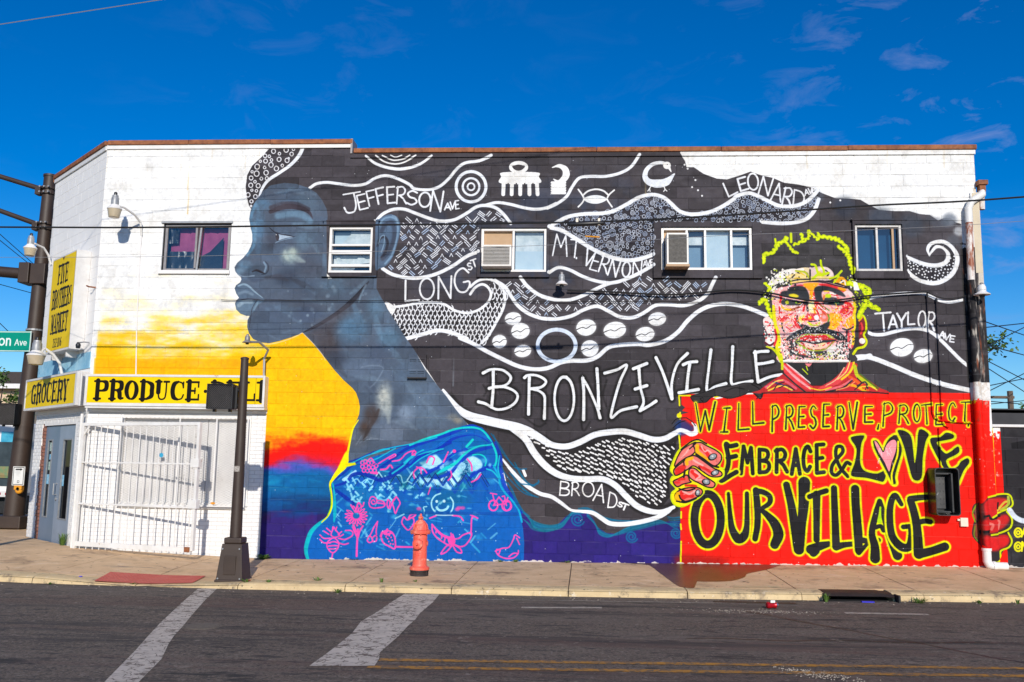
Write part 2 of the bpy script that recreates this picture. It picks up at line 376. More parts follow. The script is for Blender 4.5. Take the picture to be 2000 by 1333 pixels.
# big circled lock
UP = J((1040,280,3.173,[103,520,150,490,220,455,320,438,420,435,500,420,580,380,660,335,740,318,810,335,860,375,910,420,980,440,1080,430,1160,400,1240,350]), (1400,280,3.03,[120,310,190,295,250,315,310,345,370,370,450,372,520,350,570,310,597,278])).reshape(-1, 2)
DN = J((1400,280,3.03,[602,330,580,390,540,440,480,465,380,474,260,465]), (1040,280,3.173,[745,690,660,718,580,725,500,710,410,675,330,630,250,580,180,540,110,522])).reshape(-1, 2)
# order matters: lower outline first point list runs right to left; region between
reg = np.vstack([UP, DN[:6], [(1486, 434), (1278, 434)], DN[6:]])
poly(reg, (44, 41, 48), sm=False)
cells = []
for _ in range(9000):
    x, y = PR.uniform(1080, 1596), PR.uniform(382, 508)
    if not inside(reg, (x, y)): continue
    r = PR.choice([2.4, 3.2, 4.2, 5.6, 7.2, 9.5], p=[.2, .25, .25, .15, .1, .05])
    if all((x - a) ** 2 + (y - b) ** 2 > (r + c + .3) ** 2 for a, b, c in cells): cells.append((x, y, r))
for x, y, r in cells:
    c = (205, 214, 228) if PR.rand() < .6 else (168, 184, 210)
    ring(x, y, r * .95, r, 1.25, c, op=.95)
    if r > 3.6: ring(x, y, r * .45, r * .45, 1.1, c, op=.95)
    if r > 7: ring(x, y, r * .7, r * .7, 1.0, c, op=.8)
sw((0,0), 1, UP.ravel(), 8); sw((0,0), 1, DN[:6].ravel(), 8); sw((0,0), 1, DN[6:].ravel(), 8.5)
# hatched locks
def hatch(reg, step=9, box=None):
    xs = [p[0] for p in reg]; ys = [p[1] for p in reg]
    k = 0
    for yy in np.arange(min(ys), max(ys), step):
        for xx in np.arange(min(xs), max(xs), step * 1.45):
            x = xx + (step * .7 if int((yy - min(ys)) / step) % 2 else 0) + PR.uniform(-1.4, 1.4); y = yy + PR.uniform(-1.2, 1.2)
            if not inside(reg, (x, y)) or not inside(reg, (x + 4, y + 3)) or not inside(reg, (x - 4, y - 3)): continue
            k += 1; a = (.72 if (k + int(yy / step)) % 2 else -.72) + PR.uniform(-.14, .14); L = PR.uniform(4.5, 7.5)
            c = (236, 240, 248) if PR.rand() < .7 else (180, 200, 228)
            dx, dy = L * math.cos(a), L * math.sin(a)
            if PR.rand() < .16:
                stroke([(x - 3, y + 3), (x, y - 3), (x + 3, y + 3)], 1.5, c, sm=False); continue
            for o in (-1.9, 1.9) if PR.rand() < .8 else (-3.2, 0, 3.2):
                ox, oy = -math.sin(a) * o, math.cos(a) * o
                stroke([(x - dx + ox, y - dy + oy), (x + dx + ox, y + dy + oy)], 2.3, c, sm=False, taper=[.8, 1, .8])
S6 = T(660, 270, 3.1, [270,790,330,825,420,845,500,845,600,820,700,770,780,715,850,688])
hatch(np.vstack([S3[3:-1] + (0, 5), [(990, 437), (938, 437), (938, 490)], S6[::-1] - (0, 4), [(770, 500), (776, 470), (775, 435)]]), 11.5)
sw((0,0), 1, S6.ravel(), 7.5)
H2L = J((660,270,3.1,[950,862,1010,900,1050,960,1090,1015,1150,1060,1230,1090,1300,1095]), (1040,280,3.173,[60,1085,140,1090,240,1070,320,1030,400,1010,470,1040,540,1075,620,1080,690,1050,760,1005,840,1000,940,1005,1030,975,1085,930,1110,880,1132,835])).reshape(-1, 2)
H2U = J((660,270,3.1,[1105,845,1150,900,1220,950,1300,975]), (1040,280,3.173,[60,950,140,970,230,970,320,940,400,900,470,870,540,855,640,815,748,755])).reshape(-1, 2)
hatch(np.vstack([H2U + (0, 4), [(1276, 530), (1280, 543), (1396, 543)], H2L[::-1] - (0, 4), [(985, 545)]]), 11.5)
sw((0,0), 1, H2L.ravel(), 7.5)
sw(ZC, 3.173, [100,802,160,770,230,785,310,825,400,855,480,866], 7)
sw((0,0), 1, H2U.ravel(), 7.5)
# scale-patterned curl
OUT = J((660,270,3.1,[800,900,850,862,920,855,980,890,1010,950,1000,1030,960,1110,920,1180,872,1240])).reshape(-1, 2)
INN = J((660,270,3.1,[290,1000,330,1020,400,1015,480,1000,560,995,640,1005,710,1045,790,1058,860,1035,910,990,926,940,905,900,870,885,830,905,800,945])).reshape(-1, 2)
LOW = T(660, 270, 3.1, [408,1215,500,1190,600,1165,680,1175,780,1215,860,1255])
curl = np.vstack([INN[:-2], [OUT[1]], OUT[2:], LOW[::-1], [(775, 640), (760, 615)]])
poly(curl, (48, 45, 48), sm=False)
for row in range(13):
    for colm in range(28):
        x = 762 + colm * 8.6 + (4.3 if row % 2 else 0) + PR.uniform(-1, 1); y = 556 + row * 9.0 + (x - 760) * .02 + PR.uniform(-1, 1)
        if not inside(curl, (x, y)): continue
        a0 = -.9 + PR.uniform(-.2, .2); t = np.linspace(a0, a0 + 2.3, 6)
        stroke(np.stack([x + 6.0 * np.cos(t), y + 7.4 * np.sin(t)], 1), 2.2, (240, 242, 246), sm=False)
poly(T(660, 270, 3.1, [288,992,330,1010,345,1040,335,1062,310,1060,298,1030]), WHT)
sw((0,0), 1, INN.ravel(), 5.5); sw((0,0), 1, OUT.ravel(), 5.5)
sw((0,0), 1, J((660,270,3.1,[405,1215,500,1190,600,1165,680,1175,780,1215]), (860,660,2.898,[110,0,180,30,260,75,350,120,440,160,530,178,610,170,680,140,740,130,830,128,890,105,950,55,1020,40,1120,35]), (1040,280,3.173,[720,1250,820,1225,900,1170,960,1100,1030,1040,1110,1005,1200,995,1300,1010]), (1480,609,1,[0,0,24,10])), 8.5)
ring(1087, 675, 37, 31, 8, (214, 226, 242)); 
def bean(x, y, rx, ry, rot=-.15):
    t = np.linspace(0, 2 * np.pi, 17)[:-1]; c, s = math.cos(rot), math.sin(rot)
    q = np.stack([rx * np.cos(t), ry * np.sin(t)], 1) @ np.array([[c, s], [-s, c]]) + (x, y)
    poly(q, (238, 241, 245)); poly(q, WHT, soft=3, op=.6)
    d = np.array([[-rx * .96, ry * .25], [-rx * .4, -.5], [0, ry * .1], [rx * .5, -ry * .28], [rx * .96, -ry * .3]]) + (x, y)
    stroke(d, [2, 1.4, 1.6, 1.3, 1], INK2)
for b in [(1002,622.6,16,12.5),(1016.5,646.8,18,15.5),(975.5,667.4,14,13),(1021,686,16.5,12),(1145,640,19.5,16),(1200.7,645,22,16),(1283.6,623.5,17.5,13),(1260,653,18.5,14),(1152,681,17,16),(1761.4,678.7,23,18),(1803,696,18.5,13.5)]: bean(*b)
# right-hand curl and the lines round TAYLOR
RC = T(1400, 280, 3.03, [1125,672,1190,700,1250,715,1310,718,1350,700,1365,665,1340,625,1300,612,1270,640,1258,662,1248,640,1256,605,1290,586,1340,584,1390,615,1422,665,1425,710,1395,770,1340,812,1280,830,1210,815,1160,785,1128,755])
poly(RC, (44, 42, 48), sm=False)
for _ in range(900):
    x, y = PR.uniform(1768, 1868), PR.uniform(500, 556)
    if inside(RC, (x, y)) and all((x - a) ** 2 + (y - b) ** 2 > 18 for a, b in cells[-200:] if not isinstance(a, tuple)) if False else inside(RC, (x, y)):
        cells.append((x, y, 0))
pts_ = []
for x, y, r in cells:
    if r == 0 and all((x - a) ** 2 + (y - b) ** 2 > 22 for a, b in pts_): pts_.append((x, y)); dab(x, y, 1.7, (236, 240, 246), soft=.25)
sw(ZD, 3.03, [1122,672,1190,702,1250,720,1310,722,1358,700,1368,655,1340,618,1300,612,1272,640,1258,664], [7,8,8.5,9,9,8,7,7,5,2])
sw(ZD, 3.03, [1258,664,1247,630,1262,600,1300,584,1345,584,1390,615,1420,665,1418,720,1390,775,1335,815,1275,828,1200,812,1150,780,1128,755], [3,6,8,8,8,8,9,9,9,9,9,8,8,7])
for l in [[1270,606,1300,598,1335,604,1365,625,1385,650,1398,690]]: stroke(T(1400,280,3.03,l), [1,3,4,4,4,2], (50,48,52), op=.9)
sw(ZD, 3.03, [903,918,960,905,1050,892,1140,886,1220,890,1265,905,1310,928,1370,940,1430,932,1475,920], 6)
sw(ZD, 3.03, [880,1108,920,1130,980,1132,1050,1115,1120,1100,1200,1098,1270,1120,1330,1170,1390,1230,1440,1280,1495,1325], 7)
sw(ZF, 2.898, [2335,118,2400,112], 8); sw((1300,640), 4.165, [1535,265,1600,245,1660,232], [3,9,11], tap=[1,1,1])
sw((1620,740), 3.508, [130,-140,260,-150,420,-95,560,-35,700,15,820,48,960,78], 9.5)
sw(ZC, 3.173, [1396,1045,1470,1075], 8)
# broad lock
ULK = T(860, 660, 2.898, [15,295,50,340,100,400,160,440,250,465,350,488,430,505,500,530,570,570,630,605,710,615,790,590,870,550,950,535,1040,530,1120,550,1200,575,1270,570,1340,535,1400,545,1435,525])
LLK = T(860, 660, 2.898, [400,505,480,570,530,650,590,720,660,770,740,795,830,800,920,800,990,835,1050,895,1110,950,1180,980,1250,985,1320,958])
dk = np.vstack([ULK[7:], [(1322, 850), (1318, 940), (1300, 985)], LLK[::-1]])
stroke(ULK[1:] + (0, 3), 26, (30, 28, 29), soft=6, op=.8); stroke(LLK, 22, (30, 28, 29), soft=5, op=.8)
poly(T(860, 660, 2.898, [440,515,480,520,560,575,640,620,720,635,800,605,880,568,960,552,1040,548,1120,568,1200,590,1290,585,1340,560,1330,640,1290,760,1300,900,1250,965,1180,960,1110,930,1050,875,990,815,930,785,820,785,700,760,620,720,540,620,480,560]), (36, 33, 35), sm=False)
dr = T(860, 660, 2.898, [440,515,480,520,560,575,640,622,720,645,800,615,880,575,960,562,1060,565,1130,580,1200,600,1290,595,1335,575,1330,640,1290,760,1300,900,1250,950,1190,945,1120,920,1060,865,1000,805,930,775,820,770,710,750,630,705,550,610,490,555])
for i, u in enumerate(np.linspace(.01, 1, 40)):
    for j in range(9):
        x = 1010 + (1322 - 1010) * u + PR.uniform(-2, 2); y0_, y1_ = 840, 990
        y = 840 + j * 9.6 + (14 if i % 2 else 9) * .5 + (x - 1010) * .19 - 26 + PR.uniform(-1.2, 1.2)
        a = .25 + .45 * u + PR.uniform(-.15, .15)
        if inside(dr, (x, y)) and inside(dr, (x + 4, y + 2)) and inside(dr, (x - 4, y - 2)):
            L = PR.uniform(2, 3.4)
            stroke([(x - L * math.cos(a), y - L * math.sin(a)), (x + L * math.cos(a), y + L * math.sin(a))], 3.1, (248, 248, 246), sm=False)
        y2 = y + 76
        if inside(dr, (x, y2)) and inside(dr, (x + 4, y2 + 2)) and inside(dr, (x - 4, y2 - 2)):
            L = PR.uniform(2, 3.4)
            stroke([(x - L * math.cos(a), y2 - L * math.sin(a)), (x + L * math.cos(a), y2 + L * math.sin(a))], 3.1, (248, 248, 246), sm=False)
sw((0,0), 1, ULK.ravel(), [5,8,13,17,18,18,18,17,14,12,12,12,12,12,12,12,12,11,10,9,8])
sw((0,0), 1, LLK.ravel(), [14,14,14,14,13,12,12,12,12,12,12,11,9,7])
sw(ZF, 2.898, [352,688,410,760,480,830,560,880,630,900,690,940,740,975,800,982,860,990,910,1020,960,1050,1040,1055,1140,1040,1230,1015,1285,985,1312,962], [4,7,8,8,8,7,5,6,8,9,9,9,9,9,8,5])
stroke([(1021.5, 918), (1026, 929)], 5.5, WHT, sm=False)

# ------------------------------------------------------------------ street names
W_ = (240, 242, 246)
text([('J',671,704,375.5,415,-.05),('E',698,716,380,409,-.2),('F',717,733,372,402,-.16),('F',735,751,367,398,-.14),('E',755,771,365,397,-.03),('R',774,793,365,398),('S',794,815,373,400,.05),('O',818,841,376,404.5,.1),('N',841,865,373,413,.08)], 3.6, W_)
text([('A',868,880,397,410),('V',879,888,395,408),('E',889,896,392,408,-.05)], 3, W_)
text([('L',789,818,548,588),('O',819,848,544,584.5),('N',854,883,540,583,-.05),('G',886,918,524,571)], 4.2, W_)
text([('S',913,921,514,527,-.3),('T',920,931,507,521,-.3)], 3, W_)
text([('M',1080,1108,458,500,.05),('T',1113,1134,468,503,.12),('.',1124,1127,490,505),('V',1141,1161,484,520,.35),('E',1156,1171,493,529,.35),('R',1172,1189,500,533,.25),('N',1190,1209,507,540,.25),('O',1215,1231,512,541,.1),('N',1235,1254,510,538)], 3.2, W_)
text([('A',1256,1263,510,521),('V',1262,1269,508,520),('E',1270,1275,507,518)], 2.3, W_)
text([('L',1415,1436,354,382,-.42),('E',1442,1459,347,372,-.25),('O',1460,1481,339,371,-.1),('N',1484,1507,346,381,.22),('A',1508,1528,358,393,.2),('R',1529,1547,367,402,.15),('D',1549,1571,371,401,.05)], 3.6, W_)
text([('A',1571,1579,370,381,-.2),('V',1579,1586,368,379,-.15),('E',1586,1592,366,377,-.1)], 2.6, W_)
text([('T',1710,1740,611,646,-.05),('A',1735,1753,616,643),('Y',1752,1770,612,643),('L',1772,1786,610,634),('O',1793,1808,608,640,.05),('R',1810,1826,610,645,.1)], 3.8, W_)
text([('A',1835,1845,648,660,.2),('V',1844,1854,652,664,.2),('E',1855,1864,656,668,.2)], 3, W_)
text([('B',1093,1113,941,968,.08),('R',1116,1131,942,968),('O',1137,1160,942,970),('A',1161,1182,946,980,.2),('D',1188,1205,962,992,.1)], 2.8, (250,250,250))
text([('S',1207,1216,981,990,.4),('T',1214,1226,984,996,.4)], 3.2, (250,250,250))
# BRONZEVILLE
BZ = [T(900,680,6.667,l) for l in ([420,288,420,520,400,770],[288,325,370,285,460,275,560,295,645,370,630,440,560,490,440,508,368,525],[450,505,560,505,680,550,738,620,705,710,600,780,480,800,400,772,320,725,228,700],
      [890,380,885,620,880,860],[828,385,870,355,980,355,1080,400,1105,450,1040,510,915,530],[950,535,1020,560,1085,620,1092,740,1085,915],
      [1585,390,1600,600,1597,930],[1585,400,1660,520,1770,770,1812,910],[1770,268,1785,500,1795,790])]
BZ += [T(860,660,2.898,l) for l in ([930,200,1000,180,1055,155,1015,250,975,390,968,452,1020,412,1110,390],[1092,175,1168,145],[1122,165,1132,280,1150,360,1130,412],[1102,290,1168,270],[1130,412,1180,385,1220,358],[1220,112,1260,200,1310,345],[1310,345,1310,250,1340,150,1398,88])]
BZ += [T(1300,640,4.165,l) for l in ([142,302,190,282,252,276],[196,290,180,400,170,518],[108,530,170,520,266,502],[368,180,350,330,335,512,400,480,490,455],[545,155,540,300,535,452,600,450,702,435],[728,195,735,300,752,442],[722,205,770,195,832,192],[738,297,800,290,872,275],[752,442,850,400,955,380])]
tt = np.linspace(-1.4, 4.95, 14); BZO = np.stack([1101.8 + 19 * np.cos(tt), 779 + 43 * np.sin(tt)], 1); BZ.append(BZO)
for b in BZ: stroke(b, 15, (26, 24, 25), soft=6, op=.85)
for b in BZ:
    n = len(b); stroke(b, 5.6, (240, 243, 246), taper=[1.15, .85, 1, .85, 1.15])
# halos of old marks beneath the letters
for l in ([290,480,330,560,300,620],[820,900,1000,1020,1100,980],[1560,960,1600,1080,1680,960],[1900,420,1850,600,1900,780]): stroke(T(900,680,6.667,l), 4, (24,22,23), soft=4, op=.6)

# ------------------------------------------------------------------ the profile
FC = (88, 101, 118)
face = np.vstack([T(430,260,3.03,[185,445,215,398,258,340,300,310,380,296,450,302,520,325,570,355,605,400,630,450,636,490,634,530]), [(640, 545), (736, 540)], T(430,260,3.03,[925,920,950,970,975,1010]),
   T(660,270,3.1,[290,1020,330,1080,380,1160,410,1210,440,1250,480,1310]), T(480,640,2.835,[950,150,1000,240,1060,320,1110,380,1160,450,1200,500,1230,540,1240,565,1140,585,1000,635,900,665,800,700,700,735,600,770,555,790,545,760,560,700,570,640,578,600,590,560,615,515,628,480,632,440,625,400,610,360,590,335,540,290,490,235,440,170,370,85,315,30]),
   T(430,260,3.03,[420,1210,350,1232,290,1245,240,1240,195,1220,170,1185,160,1150,162,1110,174,1083,155,1083,120,1070,95,1045,88,1010,95,992,112,976,95,950,85,920,95,900,118,885,126,868,122,852,105,840,90,820,85,795,100,770,135,740,165,705,182,670,190,640,190,600,180,560,172,510,178,470])])
poly(face, FC, sm=False)
fm = mask(tocv(face)); FX, FY, FM = fm
keep = PAINT.copy()
def fd(x, y, r, c, o, ry=None): dab(x, y, r * 1.15, c, min(1, o * 1.25), ry=(ry or r) * 1.15, soft=1.3, tex=.8)
def fs(o, s, l, w, c, op=.6, soft=5): stroke(T(o[0], o[1], s, l), w, c, soft=soft, op=op)
DKF, MDF, BLF, LTF = (52, 60, 76), (74, 94, 118), (92, 122, 150), (132, 154, 170)
lay(FX, FY, FM * .45, (90, 112, 138), tex=.95); lay(FX, FY, FM * .3, (58, 66, 82), tex=.8)
A_ = (430, 260)
fd(560, 395, 34, (78, 96, 118), .6, 18); fd(600, 400, 22, (96, 118, 138), .45); fd(512, 400, 16, (84, 120, 150), .6, 10); fd(505, 440, 10, (92, 128, 158), .7, 26)
fs(A_, 3.03, [200,440,182,500,190,560,198,620,196,670,160,720], 7, (96, 140, 172), .75, 4)
fs(A_, 3.03, [240,560,232,620,222,700], 12, (84, 116, 146), .5, 8)
fs(A_, 3.03, [300,440,370,420,450,420,520,450], 9, (60, 56, 66), .8, 4)     # brow
fs(A_, 3.03, [298,465,380,436,460,440,520,465,548,510], [9,12,11,8,2], (54, 47, 56), .95, 2)
fs(A_, 3.03, [340,490,430,478,490,490,530,520], 14, (110, 144, 170), .75, 8)
fs(A_, 3.03, [440,530,520,545,560,600,520,640], 12, (84, 104, 124), .5, 8)
poly(T(430,330,6.667,[762,842,830,852,900,872,975,890,900,908,820,922,762,942]), (172, 190, 208), soft=.6, sm=False)
poly(T(430,330,6.667,[722,850,750,846,768,880,762,925,738,938,722,905]), (40, 34, 40), sm=True); dab(539.6, 459, 1.3, (245, 245, 245), soft=.3)
fs((430,330), 6.667, [640,765,700,818,780,848,880,866,975,888], [1.5,2,2.6,2.4,1.4], (40, 40, 52), .95, .6)
fs((430,330), 6.667, [716,965,770,936,860,912,975,892], [2.2,2,1.6,1.2], (150, 178, 204), .9, .8); fs((430,330), 6.667, [740,942,860,905,970,890], 1.2, (44, 50, 66), .9, .5)
fd(530, 470, 10, (60, 66, 80), .6, 16); fd(568, 500, 16, (140, 158, 160), .85, 14); fd(572, 492, 7, (176, 188, 178), .6, 7); fd(592, 470, 14, (100, 128, 150), .5, 18)
fd(560, 540, 20, DKF, .75, 16); fd(600, 520, 22, (64, 70, 84), .5, 20); fd(500, 525, 16, (60, 78, 98), .6, 10); fd(478, 518, 12, (96, 126, 152), .8, 8); fd(468, 530, 8, (112, 140, 164), .7, 6)
fs(A_, 3.03, [190,820,215,812,240,822,260,830], [3,5,4,2], (38, 34, 42), .95, .8)   # nostril
fs(A_, 3.03, [265,760,282,780,284,810,268,832,245,836], [2,3,3,3,2], (46, 56, 72), .9, 1.2); fs(A_, 3.03, [258,765,270,790,262,822], 4, (132, 158, 182), .75, 2)
fs(A_, 3.03, [100,835,140,850,200,845], 3, (140, 160, 180), .7, 2); fs(A_, 3.03, [128,870,160,862,200,870], 8, (84, 104, 128), .6, 4)
poly(T(430,260,3.03,[88,925,100,900,140,888,175,905,200,935,235,965,262,985,200,978,150,978,110,976,95,950]), (84, 104, 126), soft=.5)
fs(A_, 3.03, [105,905,140,895,170,908,205,940,250,975], [3,4,4,3,1.5], (150, 176, 194), .8, 1.6); fs(A_, 3.03, [110,950,150,940,190,955], 6, (128, 150, 170), .6, 4)
poly(T(430,260,3.03,[92,1005,110,990,160,985,220,988,262,990,225,1020,195,1060,165,1082,120,1068,96,1040]), (96, 120, 142), soft=.5)
fs(A_, 3.03, [110,1020,140,1000,185,998], 8, (150, 172, 188), .75, 4); fs(A_, 3.03, [100,990,170,982,262,990], [1.5,2,1], (42, 44, 56), .95, .5)
fs(A_, 3.03, [215,990,188,1040,180,1090,172,1150], 1.3, (40, 40, 50), .85, .4); fs(A_, 3.03, [225,1000,200,1045], 4, (140, 170, 190), .6, 2)
fs(A_, 3.03, [262,985,330,985,420,990], [1,1.4,1], (44, 46, 58), .7, .5)
fd(590, 570, 30, (66, 80, 100), .6, 22); fd(650, 560, 24, (88, 114, 136), .5, 14); fd(530, 620, 30, (76, 90, 112), .5, 24); fd(600, 615, 26, (66, 78, 100), .6, 18)
for k in range(26): fd(PR.uniform(560, 720), PR.uniform(560, 650), PR.uniform(1.5, 4), (140, 160, 176), PR.uniform(.2, .6))
for x, y, L, a, w, c, o in [(590,375,26,.2,9,(112,136,158),.5),(555,372,18,-.3,8,(104,130,154),.5),(500,400,16,1.2,7,(116,156,186),.6),(497,450,24,1.5,6,(120,160,190),.6),(600,440,26,.1,9,(122,150,172),.45),(610,480,20,.9,9,(112,138,158),.5),(580,505,16,.4,9,(168,184,182),.6),(560,500,10,1.2,8,(188,200,190),.5),
    (540,545,22,.1,10,(60,60,70),.6),(590,555,26,.5,10,(54,56,66),.55),(500,545,14,.1,8,(58,66,84),.5),(640,520,22,1.3,9,(96,124,148),.5),(620,590,30,.2,10,(96,116,136),.4),(560,600,26,.1,9,(92,112,134),.4),(520,640,24,.1,9,(88,106,128),.4),(700,560,20,-.7,8,(118,146,168),.5),
    (700,620,26,1.2,12,(104,138,166),.5),(740,640,24,1.3,12,(112,146,172),.5),(770,690,26,.9,10,(110,140,166),.45),(650,670,22,1.2,11,(58,56,62),.55),(665,715,22,1.1,11,(52,56,66),.55),(720,740,26,.2,10,(108,130,150),.45),(800,760,26,1.0,10,(122,144,164),.45),(840,800,24,.9,9,(128,148,164),.4),(757,800,26,1.5,12,(176,184,180),.55),(790,830,24,.3,10,(124,144,160),.45),(735,790,20,-.2,10,(84,96,116),.4),(720,850,20,.3,9,(112,124,136),.4)]:
    stroke([(x - L * math.cos(a), y - L * math.sin(a)), (x + PR.uniform(-4, 4), y + PR.uniform(-4, 4)), (x + L * math.cos(a), y + L * math.sin(a))], [w * .6, w * 1.3, w * .5], c, soft=6, op=o, tex=.75)
for k in range(150):
    x, y = PR.uniform(480, 900), PR.uniform(370, 860); a = PR.uniform(-.5, .5) + (1.2 if x > 640 else .2); L = PR.uniform(4, 14)
    stroke([(x - L * math.cos(a), y - L * math.sin(a)), (x, y + PR.uniform(-2, 2)), (x + L * math.cos(a), y + L * math.sin(a))], PR.uniform(3, 9), [(96,122,146),(60,68,86),(110,134,156),(84,98,116),(66,78,98)][PR.randint(5)], soft=4, op=PR.uniform(.12, .38), tex=.6)
# jaw line and neck
fs(A_, 3.03, [485,1182,560,1150,650,1095,740,1030,800,975,840,925,878,880], [2,4,7,9,9,6,2], (46, 46, 56), .85, 3)
fs(A_, 3.03, [500,1175,600,1115,700,1048,790,968,850,905], 1.6, (34, 34, 42), .8, 1)
poly(T(430,260,3.03,[520,1180,640,1110,740,1040,760,1080,700,1140,680,1220,690,1300,620,1320,560,1240]), (66, 56, 58), soft=7, op=.6)
fs(A_, 3.03, [835,950,820,1000,840,940,862,900], 4, (132, 158, 178), .6, 3)
for x, y, r, c, o, ry in [(690,640,26,(84,120,150),.7,24),(735,600,16,(92,124,150),.6,22),(760,660,20,(88,122,148),.6,20),(640,680,18,(64,60,64),.6,20),(655,700,20,(52,58,72),.6,16),(700,720,26,(92,108,130),.5,14),
      (740,690,22,(72,84,106),.5,16),(750,780,13,(170,178,176),.8,26),(748,772,7,(198,200,190),.6,12),(795,806,14,(140,158,180),.6,14),(760,845,30,(100,112,130),.6,18),(820,780,26,(100,122,146),.5,30),
      (725,810,13,(62,52,50),.7,16),(712,838,9,(70,58,54),.8,14),(700,860,16,(98,104,114),.5,14),(840,820,26,(96,118,140),.5,14),(790,730,16,(84,104,128),.6,20),(885,815,10,(120,124,124),.6,6),(895,822,8,(150,140,120),.5,5)]: fd(x, y, r, c, o, ry)
fs((480,640), 2.835, [735,455,715,500,680,560,650,625], [5,9,8,4], (60, 52, 52), .8, 4)
fs((480,640), 2.835, [640,220,700,210,760,225,720,300,690,330], 3, (140, 158, 178), .35, 3)
for k in range(5): fs((480,640), 2.835, [610+20*k,650-10*k,640+30*k,600+5*k], 2, (130,144,160), .4, 2)
# ear
poly(T(660,270,3.1,[232,520,250,490,285,470,320,462,355,475,375,510,378,560,365,620,345,690,320,740,290,775,250,790,230,785]), (84, 106, 132))
fs(ZB, 3.1, [250,530,275,490,320,478,355,500,362,560,350,630,325,710,285,760], 4, (132, 164, 192), .75, 2)
fs(ZB, 3.1, [265,560,290,520,325,510,340,550,335,620,305,690,270,730], 9, (58, 66, 84), .75, 5); fs(ZB, 3.1, [238,660,255,610,285,600,300,640,280,700,262,720], [2,4,5,6,7,4], (44, 44, 56), .8, 2.5)
fs(ZB, 3.1, [245,640,258,600,280,590,278,640,262,690], 2, (150, 180, 204), .7, 1); fs(ZB, 3.1, [330,470,350,480,366,520], 3, (150, 178, 200), .6, 2)
# clip all face touches to the face shape, keep white-ish keyline
M3 = np.zeros((CH, CW), np.float32); ya, xa = max(0, FY), max(0, FX); yb, xb = min(CH, FY + FM.shape[0]), min(CW, FX + FM.shape[1])
M3[ya:yb, xa:xb] = FM[ya - FY:yb - FY, xa - FX:xb - FX]
em = mask(tocv(smooth(T(660,270,3.1,[232,520,250,490,285,468,320,460,357,473,378,510,380,560,367,620,347,690,322,742,290,778,250,792,228,787]), 5, True)))
M3[em[1]:em[1] + em[2].shape[0], em[0]:em[0] + em[2].shape[1]] = np.maximum(M3[em[1]:em[1] + em[2].shape[0], em[0]:em[0] + em[2].shape[1]], em[2])
PAINT[:] = keep * (1 - M3[..., None]) + PAINT * M3[..., None]; del keep
stroke(T(430,260,3.03,[210,1228,250,1246,300,1248,370,1232,440,1206,485,1182]), 1.6, (236, 220, 190), op=.8)
stroke(T(480,640,2.835,[315,30,370,85,420,145,440,180]), 1.5, (230, 215, 200), op=.7)

# ------------------------------------------------------------------ blue garment
jk = np.vstack([T(480,640,2.835,[605,748,700,718,800,688,900,650,1000,620,1080,590,1140,570,1200,545,1260,537,1310,555,1345,600]), T(860,660,2.898,[290,575,320,640,335,700,340,760,350,820,380,880,420,930,450,1000,468,1080,475,1160,472,1262]), [(1023, 1115), (600, 1115)],
   T(480,640,2.835,[345,1290,335,1230,345,1170,370,1120,420,1080,460,1040,480,990,485,930,478,870,490,830,530,790,560,770])])
poly(jk, (0, 104, 196), sm=False)
jm = mask(tocv(jk)); lay(jm[0], jm[1], jm[2] * .55, (0, 112, 196), tex=.95); lay(jm[0], jm[1], jm[2] * .35, (10, 70, 160), tex=.8)
L_, M_ = (580, 820), (800, 820)
AQ, CY, IND, PK = (150, 226, 248), (20, 190, 214), (0, 44, 168), (252, 76, 176)
def js(o, l, w, c, op=.9, soft=1.0, sm=True, tap=None): stroke(T(o[0], o[1], 6.667, l), w, c, soft=soft, op=op, sm=sm, taper=tap)
# teal-green haze, pale patches
for x, y, r, ry, c, o in [(830,940,60,18,(20,110,130),.5),(750,930,34,14,(10,110,120),.45),(900,930,30,26,(14,120,150),.5),(720,960,40,18,(30,140,190),.4),(880,975,40,16,(0,110,140),.45),(820,1000,60,14,(0,96,150),.4),(700,1000,20,30,(10,130,150),.3),(930,880,26,22,(0,104,170),.6)]: dab(x, y, r, c, o, ry=ry)
poly(T(800,820,6.667,[130,560,200,540,330,455,400,520,440,560,560,400,540,470,470,560,420,600,330,660,240,640,170,600]), (170, 226, 244), soft=1)
poly(T(800,820,6.667,[120,800,220,770,340,770,400,790,480,700,560,640,700,560,760,490,860,490,930,560,930,610,860,660,760,700,700,780,620,820,560,890,520,910,440,810,390,820,340,860,250,880,160,840]), (176, 230, 246), soft=.8)
poly(T(800,820,6.667,[640,640,700,540,750,530,790,640,770,720,700,760,640,700]), (10, 90, 140), soft=2)
for _ in range(120): dab(*T(800,820,6.667,[PR.uniform(640,900),PR.uniform(500,700)])[0], 1.0, (150,200,230), .7)
# thin light marks
for _ in range(80):
    x, y = PR.uniform(655, 1000), PR.uniform(920, 1075)
    if inside(jk, (x, y)):
        a = PR.choice([-.9, .9, .2]) + PR.uniform(-.3, .3); L = PR.uniform(3, 11)
        stroke([(x - L * math.cos(a), y - L * math.sin(a)), (x, y), (x + L * math.cos(a), y + L * math.sin(a))], PR.uniform(1.5, 4), [AQ, (60, 180, 226), (110, 210, 240)][PR.randint(3)], soft=2.2, op=PR.uniform(.3, .8), sm=False)
